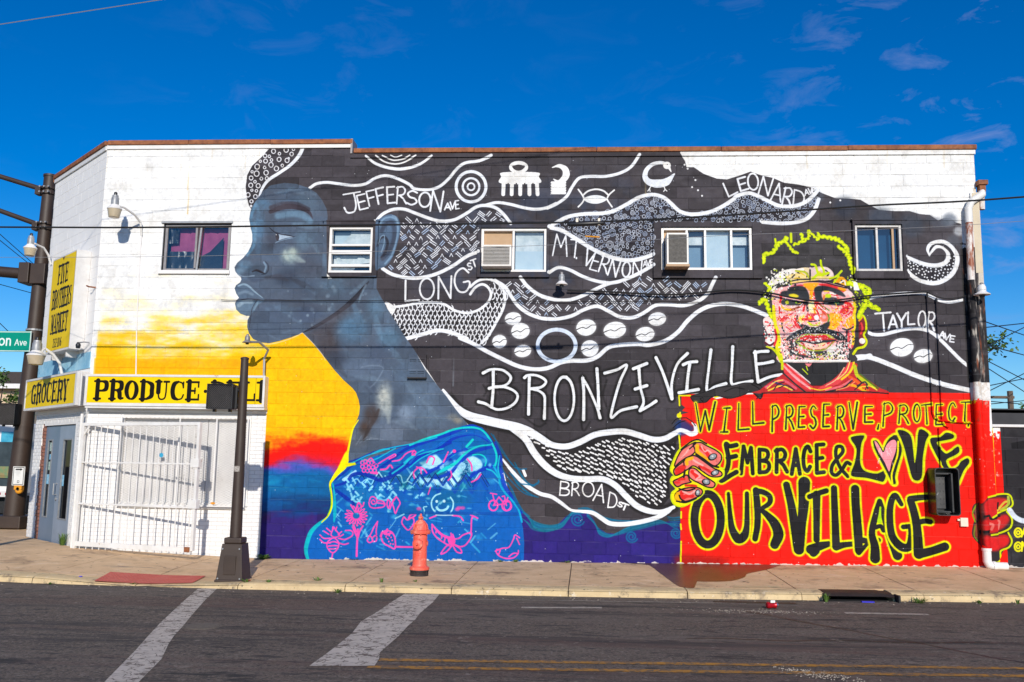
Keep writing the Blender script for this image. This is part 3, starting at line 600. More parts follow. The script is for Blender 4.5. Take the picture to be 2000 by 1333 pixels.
# zig-zag band
zz = []
for k in range(8):
    x = 690 + 33 * k
    stroke([(x, 962), (x + 16.5, 935), (x + 33, 962)], 5.5, (0, 78, 180), sm=False, op=.8)
    stroke([(x + 2, 951), (x + 16.5, 927), (x + 31, 951)], 1.3, (0, 30, 90), sm=False)
    if k % 2: stroke([(x + 6, 938), (x + 16.5, 922), (x + 27, 938)], 2.4, (190, 234, 248), sm=False, op=.8)
    else: stroke([(x - 4, 930), (x + 4, 944)], 3.5, AQ, sm=False, soft=1.2, op=.8)
for l in ([650,840,690,930],[700,850,730,900],[940,920,980,870],[1080,880,1110,910],[1180,900,1230,860],[1340,880,1380,920]): js(L_, l, 4, AQ, .85, 1.4, False)
for l in ([600,780,760,670],[620,790,700,740]): js(L_, l, 5, (170, 226, 246), .9, 1.2, False)
js(L_, [720,800,780,770,830,820,900,780,960,840,990,800], 2.5, AQ, .8, 1.2); js(L_, [1300,720,1350,730,1380,820,1440,800,1500,830,1560,800], 2.5, (150, 215, 225), .8, 1.2)
js(L_, [700,960,730,1040,790,1070,840,1010], 4, AQ, .8, 1.5); js(L_, [1020,960,1060,1020,1130,1050,1190,1020,1240,940], 4, AQ, .7, 1.5)
# dark folds
for l, w in [([490,780,600,700,760,560,960,440,1200,370,1500,320,1850,230,2000,190],4),([500,860,640,810,720,720,840,700,960,740,1080,780,1200,750,1400,620,1600,480,1900,390],[4,6,7,7,8,9,9,7,6,4]),([1060,640,1180,560,1330,440,1500,340,1700,270],6),([640,560,800,510,1000,420],4),([470,900,520,930,640,1020,740,1100],[3,6,8,6]),([1200,700,1350,600,1500,520,1700,430,2000,300],5),([1650,720,1800,640,2000,520],6)]: js(L_, l, w, IND, .85, 1.2)
for l, w in [([0,600,150,480,380,380,560,250,760,190,900,200,1040,280],6),([330,760,520,690,640,560,800,430,1000,370,1080,360],[6,9,8,7,6,3]),([200,700,400,590,560,450,740,380],6),([760,790,850,690,1000,630,1080,600],[5,8,7,4]),([0,360,300,260,560,170,780,80,900,110,1000,190,1070,290],6),([1120,300,1180,480,1190,640,1240,860,1360,1040,1450,1200],7)]: js(M_, l, w, (0, 52, 184), .9, 1.2)
for l, w in [([0,330,200,250,400,190,560,130,740,100,880,110,980,170,1060,290,1120,420,1130,520,1110,600],3.4),([0,560,120,440,340,360,520,230,740,180,880,190,1000,240,1060,300],2.8),([0,620,150,500,360,400],2),([360,700,460,640,600,560,720,440,880,350,1050,325],[3,7,6,4,3,2]),([480,520,640,420,800,360,980,330],1.8),
             ([1090,600,1150,720,1180,850,1240,950,1340,1060,1420,1180,1460,1330],3.2),([1170,470,1150,640,1180,760],2),([1000,640,1080,670,1150,750],2.4),([820,460,900,450,970,480,995,540,980,600],2.2),([740,350,820,260],4)]: js(M_, l, w * 1.2 if np.isscalar(w) else w, [CY,(10,216,206),(0,170,214)][len(l) % 3], .95, 1.3)
for l, w in [([640,590,760,540,900,470,1060,420,1200,370,1400,330,1600,290,1820,230],2.2),([840,520,1000,520,1140,450,1280,370],2.4),([980,440,1100,390,1200,380],3),([1240,700,1380,600,1480,500,1620,440,1900,380],3.4),([1400,560,1500,480,1640,400],5)]: js(L_, l, w, CY, .9, 1.0)
# cyan hem on the left, lime edge of the neck
stroke(T(480,640,2.835,[480,860,490,930,478,1000,450,1050,400,1090,362,1130,342,1180,332,1235,345,1290]), [2,3,3,4,7,9,9,8,6], (0, 196, 200), soft=1.5, op=.9)
stroke(T(480,640,2.835,[487,900,492,960,492,1030,488,1075]), [3,5,7,3], (0, 176, 200), soft=1.5)
stroke(T(480,640,2.835,[622,512,595,555,582,600,572,650,562,700,556,740,540,770,510,800,480,840,466,870,474,930,474,990,456,1040,420,1078]), [2,3,3.5,4,5,9,12,10,6,4,4,4,3,2], (255, 238, 0), soft=.8)
poly(T(480,640,2.835,[552,690,566,700,556,745,600,752,610,760,560,772,540,790,490,830,500,800]), (255, 238, 0), soft=.5)
stroke(T(580,820,6.667,[640,600,700,590,750,566]), 3, (240, 240, 0))
stroke(T(480,640,2.835,[466,880,472,940,470,990,450,1045]), 1.6, (120, 220, 40), op=.9)
for x, y in [(870,850),(960,890),(680,880),(1090,890),(1210,880),(1360,890),(1450,880),(1560,1000),(1620,970),(1270,960),(780,960),(800,1050),(1060,1000),(1220,1030),(730,1020),(1130,850),(1500,860),(900,800),(650,790)]:
    q = T(580, 820, 6.667, [x, y])[0]; a = PR.choice([-.85, .85]); L = PR.uniform(3, 5.5)
    stroke([(q[0] - L * math.cos(a), q[1] - L * math.sin(a)), (q[0] + L * math.cos(a), q[1] + L * math.sin(a))], PR.uniform(3, 5), (150, 226, 246), soft=1.6, op=.9, sm=False)
    stroke([(q[0] + 2 - L * math.cos(-a), q[1] + 3 - L * math.sin(-a)), (q[0] + 2, q[1] + 3)], 2.4, (110, 210, 240), soft=1.4, op=.8, sm=False)
for x, y, r, c in [(870,905,9,(150,224,244)),(905,885,9,(190,236,248)),(925,915,8,(120,214,240)),(945,900,7,(100,200,236)),(840,945,8,(100,200,236)),(960,940,8,(60,170,220)),(975,1000,7,(60,170,220)),(900,1010,7,(50,170,220)),(770,1010,6,(70,190,230)),(680,985,6,(60,180,226)),(935,1050,8,(40,160,216)),(870,1045,6,(80,190,230)),(745,1055,5,(80,190,230))]:
    dab(x, y, r, c, .55, ry=r * .7, soft=1.4, tex=.7)
for x, y, c in [(860,925,(40,130,120)),(790,950,(10,120,130)),(715,900,(20,150,180)),(905,950,(20,140,160)),(830,905,(30,110,140))]: dab(x, y, 12, c, .5, ry=6, soft=1.4, tex=.8)
for l, w in (([150,640,260,560,330,500,400,560,420,620],9),([520,640,620,580,700,600,640,680,560,760],10),([820,500,900,540,920,600,860,640],8),([200,780,330,800,440,860,520,890],8),([1700,560,1780,620,1850,560],6)):
    q = T(800, 820, 6.667, l) if l[0] < 1500 else T(580, 820, 6.667, l); stroke(q, w, (176, 230, 248), soft=3, op=.75, tex=.4)
for _ in range(46):
    x, y = PR.uniform(690, 960), PR.uniform(900, 1010)
    if inside(jk, (x, y)): dab(x, y, PR.uniform(2, 5), [(150,226,248),(60,190,232),(10,150,190),(120,214,226)][PR.randint(4)], PR.uniform(.3, .7), ry=PR.uniform(1.5, 4), soft=1.3)
# folds over the light patches
for l, w in [([330,760,520,690,640,560,800,430,1000,370,1080,360],[3,5,5,4,4,2]),([200,700,400,590,560,450,740,380],4),([0,560,120,440,340,360,520,230,740,180,880,190,1000,240,1060,300],3)]: js(M_, l, w, (0, 60, 190), .8, 1.2)
js(M_, [360,700,460,640,600,560,720,440,880,350,1050,325], [3,7,6,4,3,2], (10,206,204), .95, 1.2)
for k in range(5):
    x = 805 + 30 * k; stroke([(x, 948), (x + 15, 928), (x + 30, 948)], 3.4, (0, 66, 170), sm=False, op=.85); stroke([(x + 1, 944), (x + 15, 924), (x + 29, 944)], 1.2, (0, 30, 90), sm=False)
# pink line drawings
U_, V_ = (580, 810), (800, 810)
def pk(o, s, l, w=2.2, sm=True, cl=False): stroke(T(o[0], o[1], s, l), w * 1.22, PK, sm=sm, closed=cl, op=.95, soft=.8)
for x, y in [(850,560),(890,545),(930,565),(970,560),(850,610),(895,600),(935,620),(985,620),(1030,600),(870,660),(915,665),(960,660),(1010,660)]:
    q = T(580, 820, 6.667, [x, y])[0]; ring(q[0], q[1], 3.3, 3.6, 2.0, PK)
pk(L_, 6.667, [900,560,960,500,1010,560]); pk(L_, 6.667, [1060,570,1140,520,1210,480,1270,450,1280,470,1200,510], 2.4); pk(L_, 6.667, [1240,540,1340,520,1420,440,1510,405,1545,425,1500,460], 2.4); pk(L_, 6.667, [1090,650,1160,640,1210,590,1240,625], 3)
pk(L_, 6.667, [960,690,1040,700,1030,680], 3)
for l in ([940,1060,960,1010,1000,1005,1035,1040,1030,1080,990,1100,965,1070,990,1045,1010,1065],[935,1080,950,1130,1000,1150,1060,1145,1120,1135,1145,1100,1110,1060,1040,1050],[1050,1085,1110,1090,1140,1100],[1180,1040,1170,1100,1190,1150,1210,1080,1190,1040],[1210,1160,1240,1080,1290,1010],[1290,1000,1240,1070,1260,1150,1280,1220,1310,1150,1340,1090,1320,1040,1290,1000]): pk(L_, 6.667, l, 2.3)
cx, cy = T(580, 820, 6.667, [770, 1250])[0]
for k in range(17):
    a = k * 2 * math.pi / 17
    if -2.4 < math.atan2(math.sin(a), math.cos(a)) < -1.9: continue
    stroke([(cx + 7.5 * math.cos(a), cy + 6.5 * math.sin(a)), (cx + 15 * math.cos(a - .1), cy + 14 * math.sin(a - .1)), (cx + 22 * math.cos(a), cy + 20 * math.sin(a)), (cx + 15 * math.cos(a + .16), cy + 14 * math.sin(a + .16)), (cx + 8 * math.cos(a + .1), cy + 7 * math.sin(a + .1))], 2.0, PK)
for l in ([700,1110,730,1160],[770,1160,800,1080,850,1130,870,1080]): pk(L_, 6.667, l, 2.6)
pk(U_, 4.596, [545,1030,540,1120,536,1200,535,1270], 3.4); pk(U_, 4.596, [500,1010,520,1060,545,1100,560,1050,590,1000], 3); pk(U_, 4.596, [510,1000,530,1050], 3)
for l in ([330,1010,305,1080,345,1100,380,1080,350,1040,330,1010],[310,1110,270,1150,275,1200,320,1240,365,1200,372,1150,340,1110,310,1110],[285,1150,330,1140,365,1150],[280,1180,330,1175,368,1178],[290,1205,330,1205,360,1200],[320,1240,310,1290,300,1300],[300,1110,240,1110,205,1080],[300,1150,240,1150,205,1120],[370,1110,430,1120,490,1090,500,1060,480,1040,435,1040],[370,1150,420,1165,460,1155],[265,1020,300,1050],[240,1045,285,1075],[355,1010,345,1040],[370,1075,400,1050],[385,1095,415,1075],[322,1008,318,1030]): pk(U_, 4.596, l, 2.3)
for l in ([722,960,690,1010,665,1065,650,1090],[722,960,710,1040,712,1075],[640,1100,630,1130,650,1148,675,1135,672,1105,650,1090,640,1100],[672,1110,700,1085,715,1100,708,1135,680,1138]): pk(U_, 4.596, l, 2.3)
pk(U_, 4.596, [760,1060,755,1100,775,1150,830,1185,878,1200,880,1120,862,1070,830,1045,790,1045,760,1060], 2.6); pk(U_, 4.596, [750,1090,770,1050,790,1070,810,1030,800,1075,850,1060], 3.4)
for x, y in [(800,1100),(830,1085),(815,1115),(845,1105),(825,1140),(855,1130),(840,1160),(862,1165)]: dab(*T(580,810,4.596,[x,y])[0], 1.6, PK, soft=.3)
pk(U_, 4.596, [880,1185,960,1188,1050,1188], 3)
for l in ([950,930,940,970,965,1010,1000,1035,1040,990,1050,950,1030,925,990,945,960,920,950,930],[1000,930,1020,900,1065,895,1040,920,1005,925]): pk(U_, 4.596, l, 2.5)
for l in ([200,985,205,1050,250,1110,310,1150,370,1180,400,1140,375,1110,300,1080,240,1030,200,985],[200,985,260,1060,320,1100,380,1120],[385,1120,440,1110,480,1080,550,1060,545,1110,500,1170,450,1185,400,1165],[370,1150,320,1190,280,1250,330,1230,375,1180],[390,1180,420,1230,465,1240,450,1200,400,1170],[375,1100,370,1065],[395,1100,385,1075],[240,1040,235,1060],[290,1075,285,1110],[320,1100,310,1140]): pk(V_, 4.596, l, 2.5)
poly(T(800,810,4.596,[345,1100,400,1100,410,1150,380,1175,350,1150]), PK)
ring(*T(800,810,4.596,[750,815])[0], 8.6, 10, 3.2, PK); ring(*T(800,810,4.596,[868,815])[0], 8.6, 10, 3.2, PK); ring(*T(800,810,4.596,[880,822])[0], 7.5, 8.5, 2, PK)
for l in ([750,815,850,800,800,740,750,815],[725,705,780,715],[745,720,765,800],[800,740,850,800],[830,735,850,730,868,815],[860,800,880,745]): pk(V_, 4.596, l, 2.2, False)
for l in ([770,1225,830,1200,890,1190,930,1120,945,1080,985,1105],[960,1110,985,1165],[770,1225,800,1265,860,1290,930,1285,970,1250,975,1220],[780,1210,810,1215,800,1250],[890,1275,930,1245,970,1245]): pk(V_, 4.596, l, 2.3)
for l in ([545,900,610,930,560,920,550,1050],[380,905,450,915,480,950],[180,930,240,905]): pk(V_, 4.596, l, 2.6)
pk(M_, 6.667, [60,760,50,690,90,640,140,620,190,650,220,690],2.4); pk(M_, 6.667, [150,700,140,640,90,615],2.2); pk(M_, 6.667, [440,550,500,420],2.6); dab(*T(800,820,6.667,[582,412])[0], 3.6, PK, soft=.3); pk(M_, 6.667, [750,510,800,580,810,660],2.6); pk(M_, 6.667, [500,790,545,730,535,670],2.4); pk(M_, 6.667, [805,810,880,770,925,710],2.6); pk(M_, 6.667, [240,970,270,880],2)
pk(M_, 6.667, [300,580,320,500,260,480,220,560],2.4); pk(M_, 6.667, [60,400,30,440,70,460],2.4)
for x, y in [(640,1150),(690,1150),(620,1170),(120,1160)]: dab(*T(800,820,6.667,[x,y])[0], 5, (240,80,170), .75, ry=3.5)
# smiling face
WC = (160, 226, 240)
stroke(T(800,820,6.667,[330,1200,290,1140,285,1060,330,990,400,960]), 3, WC, soft=.8); stroke(T(800,820,6.667,[530,1010,565,1070,560,1150,530,1210]), 3, WC, soft=.8)
dab(*T(800,820,6.667,[352,1065])[0], 2.8, (200,240,250), soft=.3); dab(*T(800,820,6.667,[450,1062])[0], 2.8, (200,240,250), soft=.3)
stroke(T(800,820,6.667,[350,1140,380,1175,430,1180,480,1160,500,1130]), 4.4, WC, soft=.8)
js(M_, [220,1130,180,1140,190,1180,185,1225], 2.6, WC); js(M_, [340,1240,440,1245,560,1242], 2.2, (190,226,240)); js(L_, [1280,1285,1390,1230], 3, WC, .8)
js(M_, [0,1215,400,1215,900,1222,1400,1225], 6, (0, 70, 160), .6, 1)
for _ in range(30): dab(PR.uniform(610, 1015), PR.uniform(1020, 1085), PR.uniform(.5, 1.1), (220, 236, 248), .9, soft=.3)
# blue hair strands at the shoulder
for l in ([1060,180,1160,320,1260,480,1340,590,1450,650],[1090,200,1200,420,1320,560,1400,640,1520,640],[1180,560,1240,700,1380,860,1500,960,1640,1000],[1240,800,1330,900,1400,1080,1480,1200],[1300,690,1420,820,1500,840,1600,850,1670,830,1675,790],[1280,820,1340,960,1400,1120,1560,1260]): js(M_, l, 2.6, (12, 96, 140), .8, 1.2)

# ------------------------------------------------------------------ red board
RED = (252, 22, 4)
board = [(1331, 773), (1348, 770), (1376, 770), (1400, 780), (1440, 772), (1490, 769.5), (1600, 768), (1735, 767), (1898, 768.5), (1930, 775), (1935, 1115), (1329, 1112), (1329, 1000)]
poly(board, RED, sm=False)
bm = mask(tocv(board)); lay(bm[0], bm[1], bm[2] * .35, (230, 30, 20), tex=.95)
poly([(1325, 1085), (1420, 1092), (1400, 1106), (1325, 1106)], (150, 20, 12), soft=5, op=.7, tex=.9)
YL = (238, 232, 0); GRN = (176, 224, 10); BK = (32, 32, 35)
for l in ([(1326,850),(1328,875),(1322,905)],[(1330,1000),(1330,1012)],[(1329,1024),(1330,1034)],[(1330,1058),(1329,1104)],[(1326,773),(1348,773)],[(1326,773),(1327,792)],[(1328,806),(1328,818)],[(1396,776),(1410,772)]): stroke(l, 3.2, YL, sm=False)
dab(1326.5, 812, 5, YL, soft=.3)
poly([(1330, 790), (1338, 796), (1332, 803), (1345, 806), (1330, 810)], INK, sm=False)
poly([(1318,832),(1332,820),(1352,832),(1356,840),(1330,852)], (20, 60, 140), soft=2, op=.8)
sw((1300,640), 4.165, [-10,905,60,870,110,835,160,845,205,865,245,850,240,800,215,775], [7,8,8,9,10,10,7,3])
for l in ([1312,828,1322,818,1340,816],[1314,836,1326,826,1338,822],[1340,816,1352,824,1358,832]): stroke(np.array(l).reshape(-1,2), 1.8, (20,18,22))
# strand of hair hanging over the top edge of the board
strand = T(1300, 640, 4.165, [205,560,260,540,330,520,420,490,500,480,560,470,640,450,720,455,780,480,790,540,770,580,740,560,690,520,640,545,560,570,500,575,420,555,370,570,330,605,290,610,240,610,215,590])
poly(strand, (54, 50, 52)); stroke(strand, 1.6, (22, 20, 22), closed=True)
for l in ([300,600,280,580,300,570],[480,520,560,490,640,500],[700,460,760,500,780,560],[720,540,750,560,740,580]): stroke(T(1300,640,4.165,l), 2, (20,18,20))

def lime(L, w, ow, cols=(YL, GRN), core=BK, tap=None):
    for q, cl, cu in L: stroke(q, w + ow + 3, (200, 200, 30), soft=2, sm=cu, closed=cl, op=.35)
    for k, (q, cl, cu) in enumerate(L): stroke(q, w + ow, cols[0], soft=.8, sm=cu, closed=cl, taper=tap)
    for k, (q, cl, cu) in enumerate(L): stroke(q, w + ow * .35, cols[1], soft=1.2, sm=cu, closed=cl, op=.35, taper=tap)
    for q, cl, cu in L: stroke(q, w, core, soft=.6, sm=cu, closed=cl, taper=tap)
def row(items, w, ow, tap=None):
    L = []
    for it in items: L += letter(it[0], *it[1:5], *(it[5:] if len(it) > 5 else ()))
    lime(L, w, ow, tap=tap)
row([('W',1358,1396,785,843,.02),('I',1409,1424,796,845,.12),('L',1440,1463,788,840,.02),('L',1468,1491,785,828,-.02),('P',1507,1521,792,843),('R',1534,1550,792,838),('E',1559,1572,794,835,.05),('S',1582,1594,793,837),('E',1607,1620,789,834,.05),
     ('R',1634,1649,793,838),('V',1658,1674,786,838),('E',1688,1704,794,825,.03),(',',1713,1719,829,838)], 3.4, 5.2, tap=[.7, 1, 1.1])
row([('P',1724,1743,787,833,.03),('R',1755,1774,791,827),('O',1784,1797,790,824),('T',1800,1818,790,828,-.05),('E',1827,1841,790,830,.03),('C',1852,1866,787,823,.05),('T',1876,1893,785,824,.05),(',',1890,1894,826,832)], 2.8, 5.0, tap=[.7, 1, 1.1])
row([('M',1447,1470,872,925),('B',1482,1503,878,923),('R',1515,1536,878,922,-.04),('A',1546,1562,877,926),('C',1568,1583,872,920,.03),('E',1594,1609,868,924)], 7.6, 6.5)
EM = [T(1300,640,4.165,l) for l in ([575,955,520,965,490,950,510,1060,500,1150,450,1245,530,1200,575,1175],[505,1060,570,1045])]
lime([(q, False, True) for q in EM], 9, 6.5)
AMP = T(1300,640,4.165,[1480,1210,1420,1140,1385,1050,1390,975,1430,970,1440,1010,1400,1060,1355,1120,1350,1180,1385,1200,1430,1160,1470,1100,1500,1110])
lime([(AMP, False, True)], 7, 6)
# LOVE
def blk(P_, ow=4.5, sm=False):
    q = smooth(P_, 4, True)
    stroke(q, ow * 2 + 3, (200, 200, 30), soft=2, sm=False, closed=True, op=.35); stroke(q, ow * 2, YL, soft=.8, sm=False, closed=True); stroke(q, ow * .9, GRN, soft=1.2, sm=False, closed=True, op=.45)
    x, y, m = mask(tocv(q)); lay(x, y, m, BK)
I_ = (1620, 740, 3.508)
blk(T(*I_, [155,398,225,388,238,400,218,450,210,560,225,615,260,640,330,650,385,625,388,660,370,705,335,700,250,680,160,670,150,640,175,570,185,480,150,420]))
blk(T(*I_, [300,425,325,430,350,470,370,500,385,450,410,410,450,385,475,395,490,420,495,500,470,590,450,670,455,718,430,715,400,655,350,560,310,480]))
poly(T(*I_, [303,430,322,428,350,470,368,500,385,455,415,422,445,415,462,440,455,500,430,570,408,640,372,570,330,500]), (250, 150, 160)); 
for k in range(16):
    a = PR.uniform(330, 440); b = PR.uniform(440, 560); stroke(T(*I_, [a, b, a + PR.uniform(-15, 15), b + PR.uniform(20, 50)]), 1.2, (255, 206, 210), op=.8, sm=False)
stroke(T(*I_, [303,430,322,428,350,470,368,500,385,455,415,422,445,415,462,440,455,500,430,570,408,640,372,570,330,500]), 2, (30, 28, 30), closed=True)
stroke(T(*I_, [470,430,465,520,440,600,425,660,430,715]), 3.4, YL); stroke(T(*I_, [290,420,330,420,360,465,385,420,430,385,470,380]), 2.6, YL)
blk(T(*I_, [468,355,520,360,560,400,575,500,585,580,600,480,615,350,680,380,660,430,640,540,630,680,575,690,545,600,515,480,490,410]))
blk(T(*I_, [690,415,760,400,800,370,850,385,845,410,780,425,735,440,790,510,830,500,880,465,890,500,860,525,800,560,830,620,880,600,900,570,945,545,958,575,920,630,880,720,850,740,800,640,730,520]))
# OUR VILLAGE
OO = lambda cx, cy, rx, ry: np.stack([cx + rx * np.cos(np.linspace(0, 6.0, 16)), cy + ry * np.sin(np.linspace(0, 6.0, 16))], 1)
Hh = (1290, 840, 4.76)
q = T(*Hh, np.stack([437 + 122 * np.cos(np.linspace(0, 2 * math.pi, 19)[:-1]), 830 + 235 * np.sin(np.linspace(0, 2 * math.pi, 19)[:-1])], 1).ravel())
lime([(q, True, True)], 15.5, 7.5)
lime([(T(*Hh, [632,590,640,780,660,930,720,1025,770,1000,795,900,800,740,803,590]), False, True)], [10, 11, 13, 15, 15, 13, 11, 9], 7.5) if False else None
def lw(pts, ws, ow):
    p = smooth(pts, 6); w = np.interp(np.linspace(0, 1, len(p)), np.linspace(0, 1, len(ws)), ws)
    stroke(p, w + ow + 3, (200, 200, 30), soft=2, sm=False, op=.35); stroke(p, w + ow, YL, soft=.8, sm=False); stroke(p, w + ow * .4, GRN, soft=1.2, sm=False, op=.4); 
    return p, w
def lws(list_, ow):
    r = [lw(T(*o, l) if len(o) == 3 else l, w, ow) for o, l, w in list_]
    for p, w in r: stroke(p, w, BK, soft=.6, sm=False)
lws([(Hh, [630,590,645,780,665,920,720,1010,775,985,800,900,803,740,802,590], [6, 9, 13, 18, 16, 11, 9, 8])], 7)
lws([(Hh, [885,560,900,720,900,880,878,1010], [12, 13, 12, 11]), (Hh, [885,565,960,580,1015,620,1010,680,940,730], [11, 10, 10, 8]), (Hh, [930,740,990,790,1060,870,1095,970,1060,1065], [8, 12, 18, 20, 17])], 7)
lws([(Hh, [1170,510,1215,700,1245,880,1285,1110], [13, 15, 17, 20]), (Hh, [1335,490,1330,680,1310,880,1290,1110], [23, 20, 17, 18])], 7)
lws([(Hh, [1385,620,1460,590,1540,565], [10, 10, 10]), (Hh, [1450,600,1450,800,1450,1020], [15, 13, 12]), (Hh, [1395,1110,1480,1080,1560,1060], [18, 16, 11]), (Hh, [1420,1140,1440,1120], [16, 16])], 7)
lws([(I_, [30,750,35,900,45,1150], [12, 13, 15]), (I_, [45,1150,100,1138,190,1128], [15, 11, 9])], 7)
lws([(I_, [175,755,180,880,195,1060,200,1175], [16, 16, 17, 15]), (I_, [195,1100,280,1115,335,1105], [12, 10, 9]), (I_, [200,1190,260,1130], [10, 6])], 7)
lws([(I_, [343,840,320,920,290,1050,310,1150,312,1230], [10, 12, 12, 16, 19]), (I_, [343,840,370,930,410,1070,465,1210], [10, 11, 13, 18]), (I_, [310,1020,350,1010,370,1040], [8, 8, 8])], 7)
stroke(T(*I_, [348,880,345,930,342,975]), [3, 5, 9], GRN)
lws([(I_, [492,860,450,800,420,850,412,960,430,1080,490,1150,545,1150,560,1080,555,1020], [8, 11, 12, 13, 14, 16, 15, 12, 10]), (I_, [505,1015,555,1010], [9, 9])], 7)
lws([(I_, [555,835,580,920,600,1030,610,1200], [14, 15, 16, 19]), (I_, [555,825,610,815,680,810], [13, 11, 10]), (I_, [600,985,650,975,690,980], [10, 10, 10]), (I_, [615,1200,700,1180,790,1150], [17, 15, 16])], 7)
# left hand holding the board
O_ = (1270, 840, 7.843)
hand = T(*O_, [330,520,420,330,520,250,640,170,760,150,860,210,1080,350,1100,440,1060,560,1120,600,1120,700,1040,770,1000,860,920,910,820,880,820,960,740,1040,620,1110,500,1170,380,1150,320,1060,330,960,390,900,310,800,330,720,370,700,310,620])
poly(hand, (252, 236, 0)); stroke(hand, 3, (210, 230, 0), closed=True)
stroke(T(*O_, [470,300,540,240,640,170,740,150,860,210]), 3, (20, 18, 20)); 
SK, RS, PK2, OR = (242, 120, 112), (226, 30, 26), (250, 178, 172), (250, 190, 0)
def fing(l, c=SK):
    q = T(*O_, l); poly(q, c); stroke(q, 2.6, (22, 20, 22), closed=True, soft=.6)
fing([380,500,470,320,600,230,700,190,700,300,640,380,540,430,430,510,380,560])
poly(T(*O_, [400,500,480,340,600,240,660,220,640,340,520,420]), SK, soft=1)
fing([660,220,760,190,860,240,1000,310,1080,380,1085,460,1020,540,940,540,820,450,700,350,680,290])
fing([365,600,480,500,620,400,700,400,820,480,960,580,1080,640,1090,700,1000,720,900,700,780,620,660,550,560,610,420,690,370,680])
fing([350,790,440,740,560,690,600,770,620,800,500,830,410,870], (236, 90, 80))
fing([600,600,680,590,800,690,930,770,990,820,960,880,860,870,740,810,640,760,590,700])
fing([390,970,500,900,700,880,790,920,780,990,690,1040,560,1090,440,1090,380,1050], (240, 110, 100))
for l, w, c in [([760,260,860,350,900,420],7,RS),([720,240,720,330,800,400,880,470],8,OR),([780,250,830,330,880,310,930,350],3,PK2),([400,620,450,580,520,560,480,620,400,660],7,RS),([560,520,560,460,640,430],7,OR),([690,470,780,520,880,600,960,640],9,SK),([760,560,850,600,940,660],6,RS),
                ([660,460,720,500,800,540],4,PK2),([640,640,700,700,720,750],8,RS),([680,640,760,700,700,760,780,760],3.5,PK2),([380,800,440,800,440,760,520,750],5,RS),([480,960,480,1040,560,1010,640,1010],8,RS),([500,940,600,980,680,930],4,PK2),([420,980,400,1040,440,1080],9,OR),([540,850,640,850,700,860],5,RS),([450,430,560,330,620,260],6,(246,140,130)),([480,420,560,340],2,PK2),([520,380,580,300],2,PK2)]:
    stroke(T(*O_, l), w * .95, c, soft=1.2, op=.9)
for cx_, cy_, rx_, ry_, rt in [(955,415,9.5,6.5,-.45),(990,660,8.5,5.5,-.3),(855,800,8.5,6.5,.2),(725,965,5,7,.2)]:
    q = T(*O_, [cx_, cy_])[0]; t = np.linspace(0, 6.28, 13)[:-1]; c, s = math.cos(rt), math.sin(rt)
    e = np.stack([rx_ * np.cos(t), ry_ * np.sin(t)], 1) @ np.array([[c, s], [-s, c]]) + q
    poly(e, (26, 24, 28)); e2 = (e - q) * .72 + q + (.6, -.6); poly(e2, (150, 160, 166)); dab(q[0], q[1] - 1, 2.2, (230, 226, 224), .8)
for l, w in [([700,370,820,450,940,540,1040,570],4),([690,210,600,290],2.4),([510,470,515,540],2.4),([530,620,510,720],4),([740,560,780,620],2.2),([440,900,560,930,680,900],3),([400,1090,540,1110,700,1050],3),([440,1000,470,1060,540,1100],3)]: stroke(T(*O_, l), w, (24, 22, 24), soft=.6)

# ------------------------------------------------------------------ portrait over the board
K_, Jf = (1480, 540, 8.333), (1470, 440, 3.92)
def kf(l, w, c, op=1.0, soft=.8, tap=None, sm=True): stroke(T(*K_, l), w, c, soft=soft, op=op, taper=tap, sm=sm)
def kp(l, c, soft=.4, op=1.0, tex=0.0, sm=True): poly(T(*K_, l), c, soft=soft, op=op, tex=tex, sm=sm)
DK, CR, RR, OO2, YY, PP, LG = (40, 44, 50), (252, 242, 232), (228, 40, 48), (250, 170, 20), (250, 210, 30), (246, 170, 176), (200, 222, 20)
# shoulders and neck
poly(T(*Jf, [60,1260,150,1190,240,1130,250,1050,760,1050,790,1120,860,1170,960,1240,980,1290,60,1290]), (190, 40, 44))
poly(T(*Jf, [240,1050,340,1120,440,1230,560,1230,640,1160,740,1060,640,1040]), (44, 44, 48), sm=False)
poly(T(*Jf, [230,1060,300,1090,380,1170,470,1250,420,1262,340,1220,250,1140]), (232, 60, 66), soft=.6); poly(T(*Jf, [640,1170,700,1110,750,1010,765,1060,740,1140,650,1220,560,1250,500,1250]), (236, 70, 76), soft=.6)
for l, w, c in [([765,990,772,1060,740,1130,680,1180],4,YY),([240,1080,330,1170,440,1250],4,PP),([270,1070,350,1140,430,1200],2.5,PP),([100,1240,200,1190,260,1200,330,1250],5,(230,90,110)),([160,1200,240,1230,300,1262],4,(60,50,110)),([120,1265,220,1230,300,1262],3,(250,200,60)),([780,1080,800,1150,850,1190,930,1240],7,(190,200,30)),([740,1160,800,1200,880,1260],6,(236,90,30)),([700,1220,780,1230,860,1270],5,(250,180,30)),([820,1140,880,1190,960,1250],3,(80,110,30)),([560,1262,680,1230,760,1180],4,(240,110,120)),([230,1130,330,1220,400,1275],3,DK),([560,1275,680,1250,760,1190],3,DK),([800,1230,860,1200,880,1250],3,DK),([430,1245,520,1262,600,1240],2,YY),([380,1100,420,1140],2,LG),([420,1110,410,1080],2,LG)]: stroke(T(*Jf, l), w, c, soft=.8)
kp([1100,1290,1190,1280,1180,1330,1150,1370,1110,1330], (236, 130, 136)) if False else poly(T(*Jf, [395,1048,455,1048,430,1085]), (240, 130, 136))
stroke([(1488, 768), (1540, 767), (1610, 766), (1680, 765), (1735, 769)], 2.4, (26, 22, 24))
